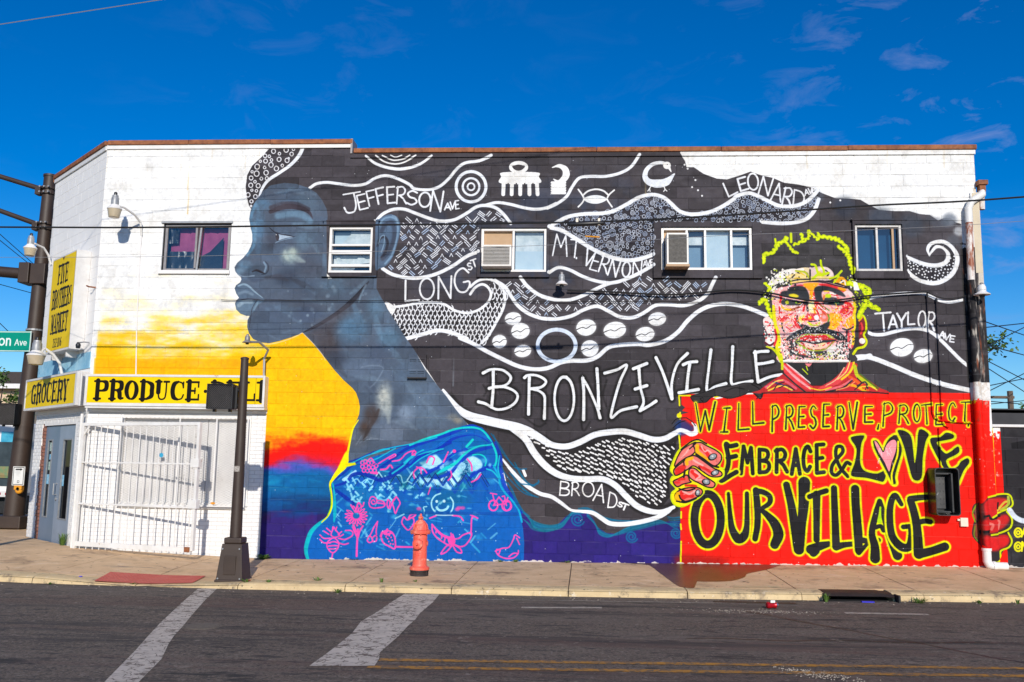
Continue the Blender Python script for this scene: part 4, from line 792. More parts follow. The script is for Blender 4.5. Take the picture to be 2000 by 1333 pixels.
# head mass
headp = T(*Jf, [75,290,110,210,190,150,300,110,430,70,560,80,660,120,730,200,770,330,800,420,860,500,880,600,850,700,875,760,880,880,840,950,780,980,760,1050,210,1050,190,960,110,930,85,860,80,720,130,690,110,600,60,560,90,450])
poly(headp, (54, 52, 54))
facep = T(*Jf, [150,520,230,470,330,440,440,425,560,430,680,460,760,520,785,600,785,700,780,880,760,940,720,1000,680,1045,220,1045,200,960,190,860,165,760,155,640])
poly(facep, CR)
cvf = mask(tocv(smooth(facep, 5, True)))
lay(cvf[0], cvf[1], cvf[2] * .6, (244, 140, 140), tex=.95)
# texture of dots: many short dabs, the way the portrait is stippled
def stip(n, box, cols, r=(1.2, 3.2), reg=None):
    for _ in range(n):
        x, y = PR.uniform(box[0], box[2]), PR.uniform(box[1], box[3])
        if reg is not None and not inside(reg, (x, y)): continue
        c = cols[PR.randint(len(cols))]; a = PR.uniform(0, 3.1); L = PR.uniform(.3, 2.2)
        stroke([(x, y), (x + L * math.cos(a), y + L * math.sin(a))], PR.uniform(*r), c, sm=False, op=.95)
stip(260, (1508, 555, 1600, 700), [CR, CR, RR, PP, YY, (255, 255, 250)], reg=facep)
stip(120, (1600, 560, 1672, 640), [CR, RR, RR, OO2, PP], reg=facep)
# left edge yellow
kf([262,480,268,640,280,760,320,900,340,1050,330,1180,370,1330], [4,5,6,7,8,9,9], (236, 226, 20))
# forehead
kp([740,120,990,110,960,160,920,220,860,240,800,200], OO2); kp([1000,120,1200,130,1300,170,1440,230,1400,260,1300,220,1150,190,1020,150], RR); kp([1300,180,1420,200,1430,250,1330,220], OO2)
kp([500,170,620,130,740,140,720,170,600,180,500,200], (222, 60, 72)); kp([440,180,560,120,740,100,640,150], PP, op=.8)
kf([440,160,600,110,850,85,1080,100,1280,150,1440,190], 2.6, (40, 30, 46)); 
# brows and eye sockets
kp([500,200,620,168,740,175,800,230,835,330,830,400,760,390,700,350,640,260,540,240,500,240], DK); kp([930,190,1050,160,1200,190,1340,240,1420,330,1300,290,1180,240,1050,240,1040,330,1060,390,960,390,930,300], DK)
kp([400,250,520,240,640,250,690,300,700,370,560,350,480,330,420,320,380,300], DK); kp([1060,370,1180,340,1300,360,1380,420,1340,445,1150,440,1080,430], DK)
kp([510,320,590,290,670,320,640,350,540,345], YY); kp([1110,290,1190,300,1180,350,1100,340], LG); kf([480,340,600,350,720,372], 3, PP); kf([1080,240,1150,240], 3, YY); kf([1060,390,1080,320], 4, (226, 130, 60))
for l, c in [([1200,290,1290,310,1380,350],RR),([1290,330,1350,320,1400,340],PP),([1180,270,1260,290],CR),([1310,370,1400,370],RR)]: kf(l, 3.4, c)
kp([380,420,420,380,560,400,700,410,800,420,800,460,640,465,440,460,390,440], DK); dab(*T(*K_, [478,425])[0], 4.4, (190, 196, 30), soft=.3); dab(*T(*K_, [628,425])[0], 2.8, (130, 180, 40), soft=.3)
kp([1060,430,1200,415,1320,410,1400,420,1360,470,1220,465,1110,455], DK); kf([1090,432,1140,430], 2, (200,220,200)); kf([1250,430,1310,425], 4, (110, 180, 110)); kf([420,380,430,400], 4, LG)
# nose bridge
kp([850,240,900,240,905,330,895,400,850,400], OO2); kp([900,270,940,260,950,390,905,395], RR); kf([840,380,940,382], 3, PP)
kp([820,440,900,410,960,440,950,560,930,600,850,590,830,520], (252, 236, 170)); kf([930,440,950,540,985,600], 4, RR); kf([925,520,935,600], 5, OO2); kf([800,470,810,560], 4, DK); kf([760,470,740,560], 4, RR)
kf([950,430,1010,480,1060,560,1100,600], 8, (230, 60, 66)); kf([1020,470,1100,510,1160,560], 2, (90, 140, 60)); kf([980,470,1040,520,1120,580], 2.2, CR)
# nose
kp([790,640,830,610,900,605,1000,620,1010,680,960,710,850,720,800,690], (232, 60, 74)); dab(*T(*K_, [850,670])[0], 3.6, OO2, soft=.3); dab(*T(*K_, [958,672])[0], 5, (252, 236, 236), soft=.3)
kp([1010,640,1060,590,1130,600,1160,680,1130,730,1060,740,1020,700], (240, 120, 90)); dab(*T(*K_, [1080,665])[0], 4, PP); kf([1140,620,1160,680,1140,740], 3, (110,150,40))
kp([660,690,700,640,760,620,760,690,790,720,730,750,690,770], (236, 220, 110)); kf([700,680,740,640], 4, YY); kf([730,700,790,700], 5, RR)
kp([800,740,860,760,900,790,960,780,1010,740,1000,790,940,810,860,805], LG); kf([830,735,920,730,1000,715], 2.4, DK)
kp([650,740,700,780,800,800,860,830,1000,820,1100,760,1180,740,1160,800,1080,860,1000,900,880,900,760,890,690,840], DK)
kf([610,640,600,720,640,800,700,850], [3,6,7,4], RR); kf([640,640,640,720,680,780], 3, DK); kf([1220,690,1190,780,1120,840], [6,8,4], RR)
# cheeks
kp([1180,600,1320,620,1380,700,1330,780,1240,870,1150,840,1180,740], (250, 186, 30), tex=.3); kp([1340,560,1480,470,1560,520,1530,620,1420,640,1350,650], (228, 50, 56)); kf([1350,620,1440,600,1540,500], 5, PP)
kp([1400,700,1480,640,1560,600,1570,720,1560,800,1480,850,1400,820,1380,760], (250, 176, 20)); kf([1400,760,1440,680,1520,620], 5, PP); kf([1380,850,1460,870,1560,820], 3.4, DK); kf([1250,880,1350,860,1340,760], 3, PP)
kf([380,480,440,530,560,540,660,500], [3,5,5,3], OO2); kf([560,540,640,510,670,500], 4, (150,60,40)); kf([420,520,500,540], 3, YY); kf([350,500,360,600,400,560], 3.5, RR)
kp([350,700,450,640,560,620,480,690,420,740,380,740], (220, 50, 50)); kf([390,760,400,850,430,900], 3, DK)
for l in ([480,640,560,600,640,560],[420,700,520,640],[560,770,600,840],[460,820,540,880],[520,900,600,880]): kf(l, 2, (232, 70, 80))
kf([280,380,340,300,420,270], 6, PP); kf([350,300,380,340,360,420], 4, RR); kf([380,270,450,290,440,320], 4, RR)
kf([1400,300,1460,260,1520,300,1560,380], 8, (250,214,210)); kf([1360,360,1420,400,1500,430], 7, (250,190,190)); kf([1560,380,1590,440,1560,560], 4, (238,200,30))
for l in ([1420,430,1500,450,1540,540],[1460,560,1400,600],[1380,420,1440,420]): kf(l, 5, RR)
# moustache, beard
kp([520,1000,640,930,760,890,900,870,1080,880,1250,900,1400,980,1440,1030,1300,1040,1180,960,1020,930,900,930,760,940,640,1000,560,1030], DK)
kp([620,1060,700,990,800,950,920,950,1020,950,1120,960,1240,1020,1290,1030,1210,1100,1100,1180,1000,1210,860,1210,740,1160,680,1110], (210, 44, 48))
kp([620,1060,760,950,860,940,700,1000,690,1060,740,1130,860,1190,1000,1200,1120,1160,1100,1190,980,1220,820,1210,700,1150], (150, 190, 30)); kp([1120,940,1210,980,1240,1010,1160,1000], (190, 200, 40))
kp([720,1040,820,1070,940,1090,1060,1060,1200,1050,1150,1130,1040,1180,900,1180,780,1130], (250, 200, 190)); kp([680,1000,760,1040,900,1060,1000,1040,1120,1040,1240,1040,1150,1080,1000,1075,900,1085,780,1070,690,1060], DK)
kp([960,1090,1060,1080,1120,1090,1080,1150,980,1160], (252, 220, 160)); kf([800,1130,860,1160,920,1160], 3.4, RR); kf([1060,1130,1120,1100,1160,1080], 3, RR); kf([860,980,960,1010,1040,990], 5, (230,60,70)); kf([720,1020,760,1040], 4, RR)
stip(170, (1532, 660, 1600, 700), [CR, RR, PP, (255,255,250), DK], reg=facep); stip(200, (1530, 690, 1672, 706), [CR, (255,255,250), DK, PP, CR, LG], reg=facep); stip(150, (1610, 672, 1660, 704), [CR, (255,255,250), PP, CR, DK], reg=facep)
kp([480,1100,560,1090,620,1180,560,1240,500,1260], DK, soft=1, op=.6); kp([780,1220,900,1235,1080,1230,1160,1180,1100,1280,960,1300,840,1290], DK, soft=1, op=.85); kp([1140,1180,1260,1120,1400,1090,1380,1170,1260,1280,1120,1300], (250,246,240), soft=1, op=.9)
stip(60, (1588, 688, 1606, 704), [LG, RR, CR], (1.2, 2)); stip(70, (1545, 640, 1590, 655), [(240,240,240)], (.7, 1.5)); 
kf([560,1050,540,1100,600,1160,680,1230,760,1290], [4,6,6,5,5], RR, .8, 1.5)
kp([1440,900,1500,880,1570,860,1570,1000,1550,1160,1480,1170,1450,1040], (236, 80, 90)); kf([1540,880,1560,980,1545,1100], 5, YY); kf([1500,900,1520,1000,1500,1140], 4, (252,200,180)); kf([1450,890,1440,1000,1450,1160,1500,1200], 4, DK)
kp([1570,480,1640,500,1640,640,1650,800,1640,1000,1600,1120,1580,1100,1600,900,1580,700], (48, 46, 50))
stip(420, (1508, 575, 1606, 690), [CR, (255,255,250), PP, CR, (255,255,250)], (.8, 2.0), reg=facep)
stip(130, (1512, 590, 1560, 690), [RR, (240,90,90), YY, PP], (.8, 1.8), reg=facep)
stip(190, (1625, 580, 1672, 640), [RR, CR, (236,60,60), PP, OO2], (.8, 2.0), reg=facep)
stip(150, (1528, 655, 1560, 706), [DK, DK, CR], (.9, 2.2), reg=facep); stip(150, (1640, 655, 1672, 706), [DK, CR, DK], (.9, 2.2), reg=facep); stip(90, (1580, 688, 1640, 706), [DK, DK, LG], (1, 2.2), reg=facep)
kp([395,250,520,235,640,245,700,300,720,380,640,360,560,355,480,335,400,330,370,300], DK, tex=.1); kp([505,300,590,285,665,318,640,345,540,340], (230,210,40)); kf([480,350,600,358,720,378], 2.6, PP)
kp([500,195,620,160,745,170,805,230,838,330,832,410,760,400,700,345,640,262,545,235], DK); kp([930,190,1050,155,1210,185,1350,240,1430,335,1300,300,1190,245,1060,240,1035,320,1060,395,955,395,925,300], DK)
kp([380,425,420,385,560,400,700,410,810,420,810,470,640,475,430,468], DK); dab(*T(*K_, [478,428])[0], 3.6, (190,196,30), soft=.3); dab(*T(*K_, [628,428])[0], 2.2, (130,180,40), soft=.3)
kp([1060,435,1200,415,1320,405,1410,420,1365,475,1220,470,1105,460], DK); kf([1250,432,1310,430], 3, (110,180,110)); kf([1095,436,1140,434], 1.6, (220,225,210))
kf([470,1030,560,960,680,905,800,880,900,870], [4,7,9,11,12], DK); kf([900,880,1050,885,1200,905,1340,950,1440,1030], [12,11,9,8,4], DK)
kp([690,790,800,800,900,860,1020,800,1150,760,1170,800,1090,880,900,900,760,890], DK)
stip(60, (1562, 636, 1605, 655), [(240,240,240)], (.7, 1.3))
for _ in range(60):
    x, y = PR.uniform(520, 640), PR.uniform(1030, 1290); q = T(*K_, [x, y])[0]; dab(q[0], q[1], PR.uniform(.8, 2.2), DK, 1, soft=.4)
for _ in range(46):
    x, y = PR.uniform(1280, 1440), PR.uniform(1000, 1290); q = T(*K_, [x, y])[0]; dab(q[0], q[1], PR.uniform(.8, 2.0), DK, 1, soft=.4)
kf([620,1065,700,1120,800,1180,900,1210,1010,1212,1120,1170,1240,1060], 1.8, (150,170,40)); kf([630,1055,740,960,830,938,900,955,1000,950,1100,945,1230,1010], 1.6, (170,190,50)); kf([640,1062,760,1060,880,1085,960,1090,1080,1062,1260,1040], 3.0, DK); kf([700,1010,800,975,900,1000,1000,975,1120,1000], 4, RR); kf([780,1130,900,1165,1020,1165,1120,1120], 4, (250,205,180))
kf([560,1240,700,1290,900,1320], 5, DK, .8); kf([800,1235,960,1240,1120,1230], 5, DK, .9)
kf([252,480,262,640,275,780,300,900,330,1050,325,1180,370,1330], [5,7,8,8,9,10,10], (236,226,20))
kf([1565,420,1585,520,1570,620,1580,800,1565,880], [4,5,5,4,3], (244,214,20))
for _ in range(150):
    x, y = PR.uniform(300, 1540), PR.uniform(440, 960)
    if 760 < x < 1180 and y > 620: continue
    q = T(*K_, [x, y])[0]; a = -.6 + PR.uniform(-.5, .5) if x < 850 else .9 + PR.uniform(-.5, .5); L = PR.uniform(1.2, 3.6)
    c = [(230,40,44), (250,246,236), (250,210,40), (250,246,240), (200,30,40), (246,150,150)][PR.randint(6)] if x < 1180 else [(230,40,44), (250,200,40), (214,34,40), (250,240,230), (250,170,20)][PR.randint(5)]
    stroke([(q[0] - L * math.cos(a), q[1] - L * math.sin(a)), (q[0] + L * math.cos(a), q[1] + L * math.sin(a))], PR.uniform(.8, 1.5), c, sm=False, op=.9)
for _ in range(330):
    x, y = PR.uniform(340, 1480), PR.uniform(1080, 1320)
    if 600 < x < 1240 and y < 1225: continue
    if 820 < x < 1120 and y < 1290 and PR.rand() < .6: continue
    q = T(*K_, [x, y])[0]; dab(q[0], q[1], PR.uniform(.7, 1.8), [(252,250,244), (252,250,244), (250,236,226), DK, (240,150,150)][PR.randint(5)], 1, soft=.4)
for _ in range(80):
    x, y = PR.uniform(480, 1440), PR.uniform(900, 1010); q = T(*K_, [x, y])[0]; dab(q[0], q[1], PR.uniform(.5, 1.1), (240,232,226), .9, soft=.4)
for l, w, c in [([240,1075,320,1150,410,1225],2,(250,150,150)),([260,1060,350,1130,440,1210],1.6,(250,236,230)),([700,1090,640,1180,560,1230],2,(252,190,150)),([745,1040,715,1120,650,1180],1.8,(250,236,120)),([110,1250,170,1200,230,1185],2,(250,220,90)),([200,1245,260,1225,320,1262],2,(30,28,34)),([160,1262,190,1220,240,1200],2,(30,28,34)),([820,1240,900,1232,950,1262],2,(250,226,60)),([780,1260,830,1210,800,1170],2,(30,28,34)),([860,1262,880,1215],1.6,(30,28,34)),([640,1262,720,1240,780,1200],2,(250,150,90))]: stroke(T(*Jf, l), w, c, soft=.8)
# curls along the hairline
poly(T(*Jf, [112,470,150,405,230,350,330,335,350,380,260,420,180,470,140,505]), (250,246,236)); poly(T(*Jf, [330,340,440,330,450,410,380,425,290,440,260,420]), (236,214,170)); poly(T(*Jf, [450,330,560,320,620,370,600,420,450,415]), (226,196,190)); poly(T(*Jf, [620,420,680,400,725,430,720,465,650,440]), (250,176,30))
for l in ([330,350,360,380,340,420],[380,345,420,375,400,410],[470,340,500,375,480,410],[540,330,580,365,560,405],[640,430,670,415,690,440],[440,335,438,425]): stroke(T(*Jf, l), 3, DK)
for l in ([290,440,330,405,380,415],[360,360,400,390],[455,400,520,390,600,405],[500,350,540,380]): stroke(T(*Jf, l), 3, (240,200,60))
for _ in range(70):
    x, y = PR.uniform(105, 330), PR.uniform(340, 500)
    q = T(*Jf, [x, y])[0]; dab(q[0], q[1], PR.uniform(.8, 2.2), [DK, DK, (120,130,30), (250,250,246)][PR.randint(4)], 1, soft=.4)
lg = lambda l, w=4: stroke(T(*Jf, l), w, (204, 226, 0), soft=1.2)
lg([450,300,480,310,500,370,530,385], 4.5); lg([520,270,525,310,545,350,535,385], 4); lg([590,410,640,390,680,350], 4); lg([460,410,500,375,530,380,580,365], 5)
stroke(T(*Jf, [230,470,330,440,440,425,560,430,690,462]), 2.6, (40,30,46))
# white cut line under the chin
stroke(T(*Jf, [205,1040,400,1040,660,1040,730,1040]), 4.5, (252, 250, 244), sm=False)
# ears
poly(T(*Jf, [82,720,120,700,150,730,170,800,185,870,170,930,120,930,95,890,110,830,85,770]), (240, 216, 210)); dab(*T(*Jf, [133,885])[0], 7, (250,250,248), soft=.3); stroke(T(*Jf, [95,900,130,920,165,900]), 4, (90,20,40)); stroke(T(*Jf, [170,800,182,860,165,920]), 4, RR); stip(60, (1492, 625, 1512, 665), [CR, (255,255,250), RR, DK])
poly(T(*Jf, [815,720,845,690,865,730,870,800,850,840,860,890,840,920,815,900]), (120, 34, 40)); stroke(T(*Jf, [812,700,845,692,866,740,868,800,850,840,872,890,850,930,800,945,770,985]), [3,4,3.5,4,4,4,5,5,5], (214, 222, 0)); dab(*T(*Jf, [838,888])[0], 6, (250,244,236), soft=.3); stroke(T(*Jf, [830,750,840,790,828,830]), 4, (226,60,60)); stroke(T(*Jf, [815,730,835,705], ), 4, OO2)
stroke(T(*Jf, [105,930,150,945,190,985,215,1045]), [3,4,6,5], (214, 222, 0))
# hair: white & yellow curls at hairline, lime outline
for l, w, c in [([150,500,180,430,240,370],9,CR),([200,400,280,360,380,340],7,CR),([260,400,340,380,400,400],6,(250,220,140)),([120,460,160,420,210,400],5,(236,226,220)),([440,330,480,350,480,400],5,(226,200,200)),([500,340,560,330,600,370,590,410],6,(240,220,214)),([640,430,680,405,720,440],6,OO2),([670,440,700,425,710,455],3,CR),([330,350,400,360,430,400],4,(190,196,40)),([300,440,400,425,500,415],3,(250,210,120)),([440,400,520,400,600,400],5,(240,214,130))]: stroke(T(*Jf, l), w, c, soft=.7)
for l in ([438,340,438,420],[150,470,200,450],[230,450,330,420,440,415],[300,400,320,380]): stroke(T(*Jf, l), 2.6, DK)
stip(90, (1505, 525, 1545, 558), [CR, (255,255,250), DK, CR, LG]); stip(40, (1490, 560, 1512, 590), [CR, LG, DK]); stip(24, (1655, 535, 1672, 565), [CR, LG])
lg = lambda l, w=4: stroke(T(*Jf, l), w, (204, 226, 0), soft=1.2)
def curly(l, w=5, amp=1.6, seed=0):
    w = w * 1.3
    p = smooth(T(*Jf, l), 8); n = len(p); k = np.arange(n)
    q = p + np.stack([amp * np.sin(k * 1.9 + seed), amp * np.cos(k * 1.55 + seed)], 1)
    stroke(q, w, (196, 220, 0), soft=1.4); stroke(q, w * .4, (240, 244, 30), soft=1, op=.8)
curly([80,280,90,225,150,210,190,150,240,120,260,95], 5, 1.8); curly([240,110,270,150,310,200,340,210], 4, 1); curly([180,180,170,110], 3.4, 1.2, 1); curly([290,130,295,65], 4, 1, 2); curly([310,150,380,120,370,60], 4, 1.4, 1)
curly([380,130,430,90,425,45,455,70,500,110,500,60], 3.6, 1.3, 3); curly([500,80,580,95,650,110,700,150,730,200], 5, 1.9, 2); curly([650,160,700,200,740,250,745,300,770,360], 4.6, 1.9, 1)
lg([450,300,480,310,500,370,530,385], 4.5); lg([520,270,525,310,545,350,535,385], 4); lg([590,410,640,390,680,350], 4); lg([460,410,500,375,530,380,580,365], 5); lg([620,440,660,390], 3.4)
curly([730,440,800,460,850,480,870,540,880,600,960,640], 7, 1.6); curly([870,600,830,660,815,700], 7, 1, 1); curly([860,480,890,500,880,560], 7, 1.4); curly([90,440,130,480,120,500], 4, 1.4); curly([45,600,90,570,120,640,140,700], 5, 1.6, 1); stip(60, (1665, 555, 1700, 600), [(200,222,0),(160,190,20),(70,70,40)])
poly(T(*Jf, [770,430,800,440,820,500,775,500]), (252, 250, 240), sm=False)
stroke(T(*Jf, [210,1000,225,1050,225,1100]), 5, (214, 222, 0), soft=1)

# ------------------------------------------------------------------ right-hand end: pipe, hand, annex wall
coat(INK, ((XX > 14.12) & (YZ < 7.2)) * 1.0)
coat((250, 249, 246), ((XX > 13.66) & (XX <= 14.12) & (YZ > 2.75)) * 1.0)
coat((196, 184, 170), ((XX > 13.66) & (XX <= 14.12) & (YZ > 2.6) & (YZ < 3.2)) * np.clip(NOF * 3 - 1.2, 0, 1) * .8)
coat((44, 42, 44), ((XX > 13.62) & (XX <= 14.12) & (YZ > 3.05) & (YZ < 5.35 + (NOF - .5) * .4)) * np.clip((NOI - .18) * 9, 0, 1))
coat(RED, ((XX > 13.62) & (XX <= 14.12)) * np.clip((2.72 + (NOF - .5) * .35 - (XX > 13.86) * .5 - YZ) * 30, 0, 1))
coat((246, 214, 206), ((XX > 13.72) & (XX <= 14.1) & (YZ < 2.4) & (YZ > 1.3)) * np.clip(NOF * 4 - 2.75, 0, 1) * .9)
coat((44, 42, 46), ((XX > 14.12) & (YZ < 2.35)) * 1.0)
coat((78, 78, 84), ((XX > 14.12) & (YZ < 2.35)) * np.clip(NOI * 2.2 - 1.05, 0, .8))
coat((214, 204, 190), ((XX > 13.64) & (XX <= 14.12) & (YZ > 3.0) & (YZ < 4.9)) * np.clip(fnoise(CH, CW, 40, 55, 4, 7) * 5 - 2.95, 0, 1) * .9)
coat((150, 70, 40), ((XX > 13.64) & (XX <= 14.12) & (YZ > 2.4) & (YZ < 5.6)) * np.clip(fnoise(CH, CW, 60, 58, 4, 6) * 5 - 3.2, 0, 1) * .8)
coat((222, 212, 196), ((XX > 13.88) & (XX <= 14.12) & (YZ > 4.5) & (YZ < 6.4)) * .95)
R_ = (1880, 760, 3.508)
stroke(T(*R_, [208,270,214,400,222,560,230,720]), 4, (214, 226, 0))
for l in ([110,780,150,740,240,730,320,720,345,750,345,800,300,840,345,880,340,940,310,980,345,1020,340,1080,290,1110,250,1180,190,1180,160,1100,110,1060,65,1000,75,920,90,880,65,830,80,790],):
    q = T(*R_, l); poly(q, (44, 40, 42)); 
for l, c in [([120,770,240,745,320,760,300,810,210,880,130,880],(214,32,34)),([120,890,210,890,300,860,330,900,280,960,190,990,110,960],(204,34,34)),([120,1000,200,1010,310,1000,330,1050,290,1090,200,1110,130,1080],(214,30,32)),([80,800,110,800,105,900,85,890],(130,70,60)),([80,930,110,930,110,1020,85,1010],(130,60,40))]:
    poly(T(*R_, l), c, soft=1.5)
for l, w, c in [([240,840,290,780,320,770],4,(220,190,60)),([170,920,200,930,190,960],5,(230,110,100)),([240,900,260,910,250,960],4,(232,120,110)),([250,780,245,820],3,(30,24,26)),([120,870,170,865,190,890,260,870],4,(30,24,26)),([180,1000,240,1000],4,(60,30,30)),([320,740,320,790,270,830],5,(180,190,60)),([120,975,170,970],5,(30,26,28))]: stroke(T(*R_, l), w, c, soft=1.2)
stroke(T(*R_, [150,745,250,722,320,722,345,755,342,805,250,850,200,880]), 3.4, (214, 228, 0), soft=1); stroke(T(*R_, [310,840,345,890,335,950,270,985,190,1000]), 3.4, (214, 228, 0), soft=1); stroke(T(*R_, [320,985,345,1040,325,1085,270,1110,265,1150,235,1185,210,1185]), 3.4, (214, 228, 0), soft=1)
stroke(T(*R_, [95,790,68,850,85,910], ), 2.6, (130,160,20), soft=1); stroke(T(*R_, [85,940,78,1000,100,1040]), 2.6, (110,120,30), soft=1)
stroke(T(*R_, [330,830,370,880,430,905,520,900]), 10, (214, 224, 236), soft=2)
for yy, ch2 in ((985, 'A'), (1082, 'N')):
    t = np.linspace(.9, 6.6, 14); stroke(T(*R_, np.stack([388 + 24 * np.cos(t), yy + 30 * np.sin(t)], 1).ravel()), 3.6, (238, 232, 20)); ring(*T(*R_, [388, yy])[0], 3, 3.6, 3, (238, 232, 20))
    q = T(*R_, [412, yy - 32])[0]; text([(ch2, q[0], q[0] + 12, q[1], q[1] + 17)], 3.6, (238, 232, 20))
poly(T(*R_, [340,370,421,355,600,355,600,410,345,410]), (22, 21, 24), sm=False)

# ------------------------------------------------------------------ wear: chipped foot, dusty bed joints, flecks, rust
ed = fnoise(CH, CW, 14, 77, 3)
gy_ = np.interp(XX, [-1.4, 1.87, 4, 6.5, 13.7, 16], [.065, -.056, -.03, -.01, .06, .08])
coat((226, 214, 204), ((YZ < gy_ + .012 + (ed - .5) * .09) & (XX > 3.0) & ((NOI > .42) | (XX > 11))) * .95)
row0 = .33; ROW_0 = .33
bed = np.abs(((YZ - row0) / .2032 + .5) % 1 - .5) * .2032
dust = (bed < .0075) * np.clip(NOS * 3.4 - 1.35, 0, 1) * np.clip((4.9 - YZ) / 1.2, 0, 1) * (XX > 1.9)
coat((190, 190, 192), dust * .22)
coat((20, 20, 22), (bed < .006) * np.clip(1.2 - NOS * 2.6, 0, 1) * np.clip((YZ - 3.6) / 1.2, 0, 1) * (XX > 3) * .35)
coat((150, 146, 140), (bed < .006) * np.clip(NOS * 2.4 - .8, 0, 1) * (PAINT.min(-1) > .8) * .15)
coat((206, 202, 194), (PAINT.min(-1) > .85) * np.clip(NOI * 2.6 - 1.35, 0, 1) * .55)
for _ in range(420):
    X_, Z_ = PR.uniform(2, 13.7), PR.uniform(0, 7)
    cx_, cy_ = int((X_ - PX0) * RES), int((PZ1 - Z_) * RES); r = PR.choice([1, 1, 2])
    PAINT[cy_:cy_ + r, cx_:cx_ + r] = (.85, .86, .88)
for X_, Z_, h_, c in [(.13, 5.95, .45, (226, 168, 60)), (.1, 6.4, .5, (238, 200, 120)), (5.0, 2.9, .5, (130, 142, 152)), (8.3, 6.3, .3, (214, 190, 130))]:
    x0_, y0_ = int((X_ - PX0) * RES), int((PZ1 - Z_ - h_) * RES)
    al = np.clip(1 - np.abs(np.arange(-5, 6)) / 4, 0, 1)[None, :] * np.clip(np.linspace(.2, 1, int(h_ * RES)), 0, 1)[:, None]
    lay(x0_, y0_, (al * .6).astype(np.float32), c, tex=.5)
# rusty runs under the coping on the white part
coat((214, 186, 140), (YZ > 6.75) * np.clip(fnoise(CH, CW, 200, 91, 3, 7) * 3.4 - 2.25, 0, 1) * (PAINT.mean(-1) > .8) * .5)
coat((235, 232, 226), (PAINT.mean(-1) > .9) * np.clip(NOI * 3 - 1.6, 0, 1) * .5)
# every block took the roller a little differently
kz = np.floor((YZ - ROW_0) / .2032).astype(int); kx = np.floor((XX - .124 - (kz % 2) * .2032) / .4064).astype(int)
bt = np.random.RandomState(5).rand(64, 64).astype(np.float32)[kz % 64, kx % 64]
dk_ = np.clip(1 - PAINT.max(-1) * 1.5, 0, 1)
PAINT *= (1 + (bt - .5) * (.05 + .42 * dk_))[..., None]
coat((96, 92, 100), dk_ * np.clip(NOS * 2.2 - 1.0, 0, .5) * (YZ > 3.5))
# grain of the block face in the dark coats
PAINT *= (1 + (NOF - .5) * .16)[..., None]
PAINT *= (1 + (PR.rand(CH, CW).astype(np.float32) - .5) * .07)[..., None]
PAINT = np.clip(PAINT, 0, 1)

# ================================================================= materials
def mat(name, c1, c2=None, rough=.6, metal=0.0, scale=8.0, bump=.0, bscale=60.0, spots=None, trans=None, coat=0.0, alpha=None, detail=6):
    m = bpy.data.materials.new(name); m.use_nodes = True
    n, l = m.node_tree.nodes, m.node_tree.links
    b = n['Principled BSDF']; b.inputs['Roughness'].default_value = rough; b.inputs['Metallic'].default_value = metal
    if coat: b.inputs['Coat Weight'].default_value = coat; b.inputs['Coat Roughness'].default_value = .15
    g = n.new('ShaderNodeNewGeometry')
    cur = None
    if c2:
        t = n.new('ShaderNodeTexNoise'); t.inputs['Scale'].default_value = scale; t.inputs['Detail'].default_value = detail; t.inputs['Roughness'].default_value = .65
        l.new(g.outputs['Position'], t.inputs['Vector'])
        r = n.new('ShaderNodeValToRGB'); r.color_ramp.elements[0].position = .34; r.color_ramp.elements[1].position = .68
        r.color_ramp.elements[0].color = (*c1, 1); r.color_ramp.elements[1].color = (*c2, 1)
        l.new(t.outputs[0], r.inputs[0]); cur = r.outputs[0]
    for sp in (spots or []):            # (colour, scale, lo, hi, stretch)
        t = n.new('ShaderNodeTexNoise'); t.inputs['Scale'].default_value = sp[1]; t.inputs['Detail'].default_value = 5; t.inputs['Roughness'].default_value = .7
        mp_ = n.new('ShaderNodeMapping'); mp_.inputs['Scale'].default_value = sp[4] if len(sp) > 4 else (1, 1, 1); mp_.inputs['Location'].default_value = (sp[1], 2.3, 7.1)
        l.new(g.outputs['Position'], mp_.inputs[0]); l.new(mp_.outputs[0], t.inputs['Vector'])
        r = n.new('ShaderNodeMapRange'); r.inputs[1].default_value = sp[2]; r.inputs[2].default_value = sp[3]
        l.new(t.outputs[0], r.inputs[0])
        x = n.new('ShaderNodeMixRGB'); l.new(r.outputs[0], x.inputs[0])
        if cur: l.new(cur, x.inputs[1])
        else: x.inputs[1].default_value = (*c1, 1)
        x.inputs[2].default_value = (*sp[0], 1); cur = x.outputs[0]
    if cur: l.new(cur, b.inputs['Base Color'])
    else: b.inputs['Base Color'].default_value = (*c1, 1)
    if bump:
        t = n.new('ShaderNodeTexNoise'); t.inputs['Scale'].default_value = bscale; t.inputs['Detail'].default_value = 4
        l.new(g.outputs['Position'], t.inputs['Vector'])
        bp = n.new('ShaderNodeBump'); bp.inputs['Strength'].default_value = bump; bp.inputs['Distance'].default_value = .01
        l.new(t.outputs[0], bp.inputs['Height']); l.new(bp.outputs[0], b.inputs['Normal'])
    if trans is not None: b.inputs['Transmission Weight'].default_value = trans
    return m

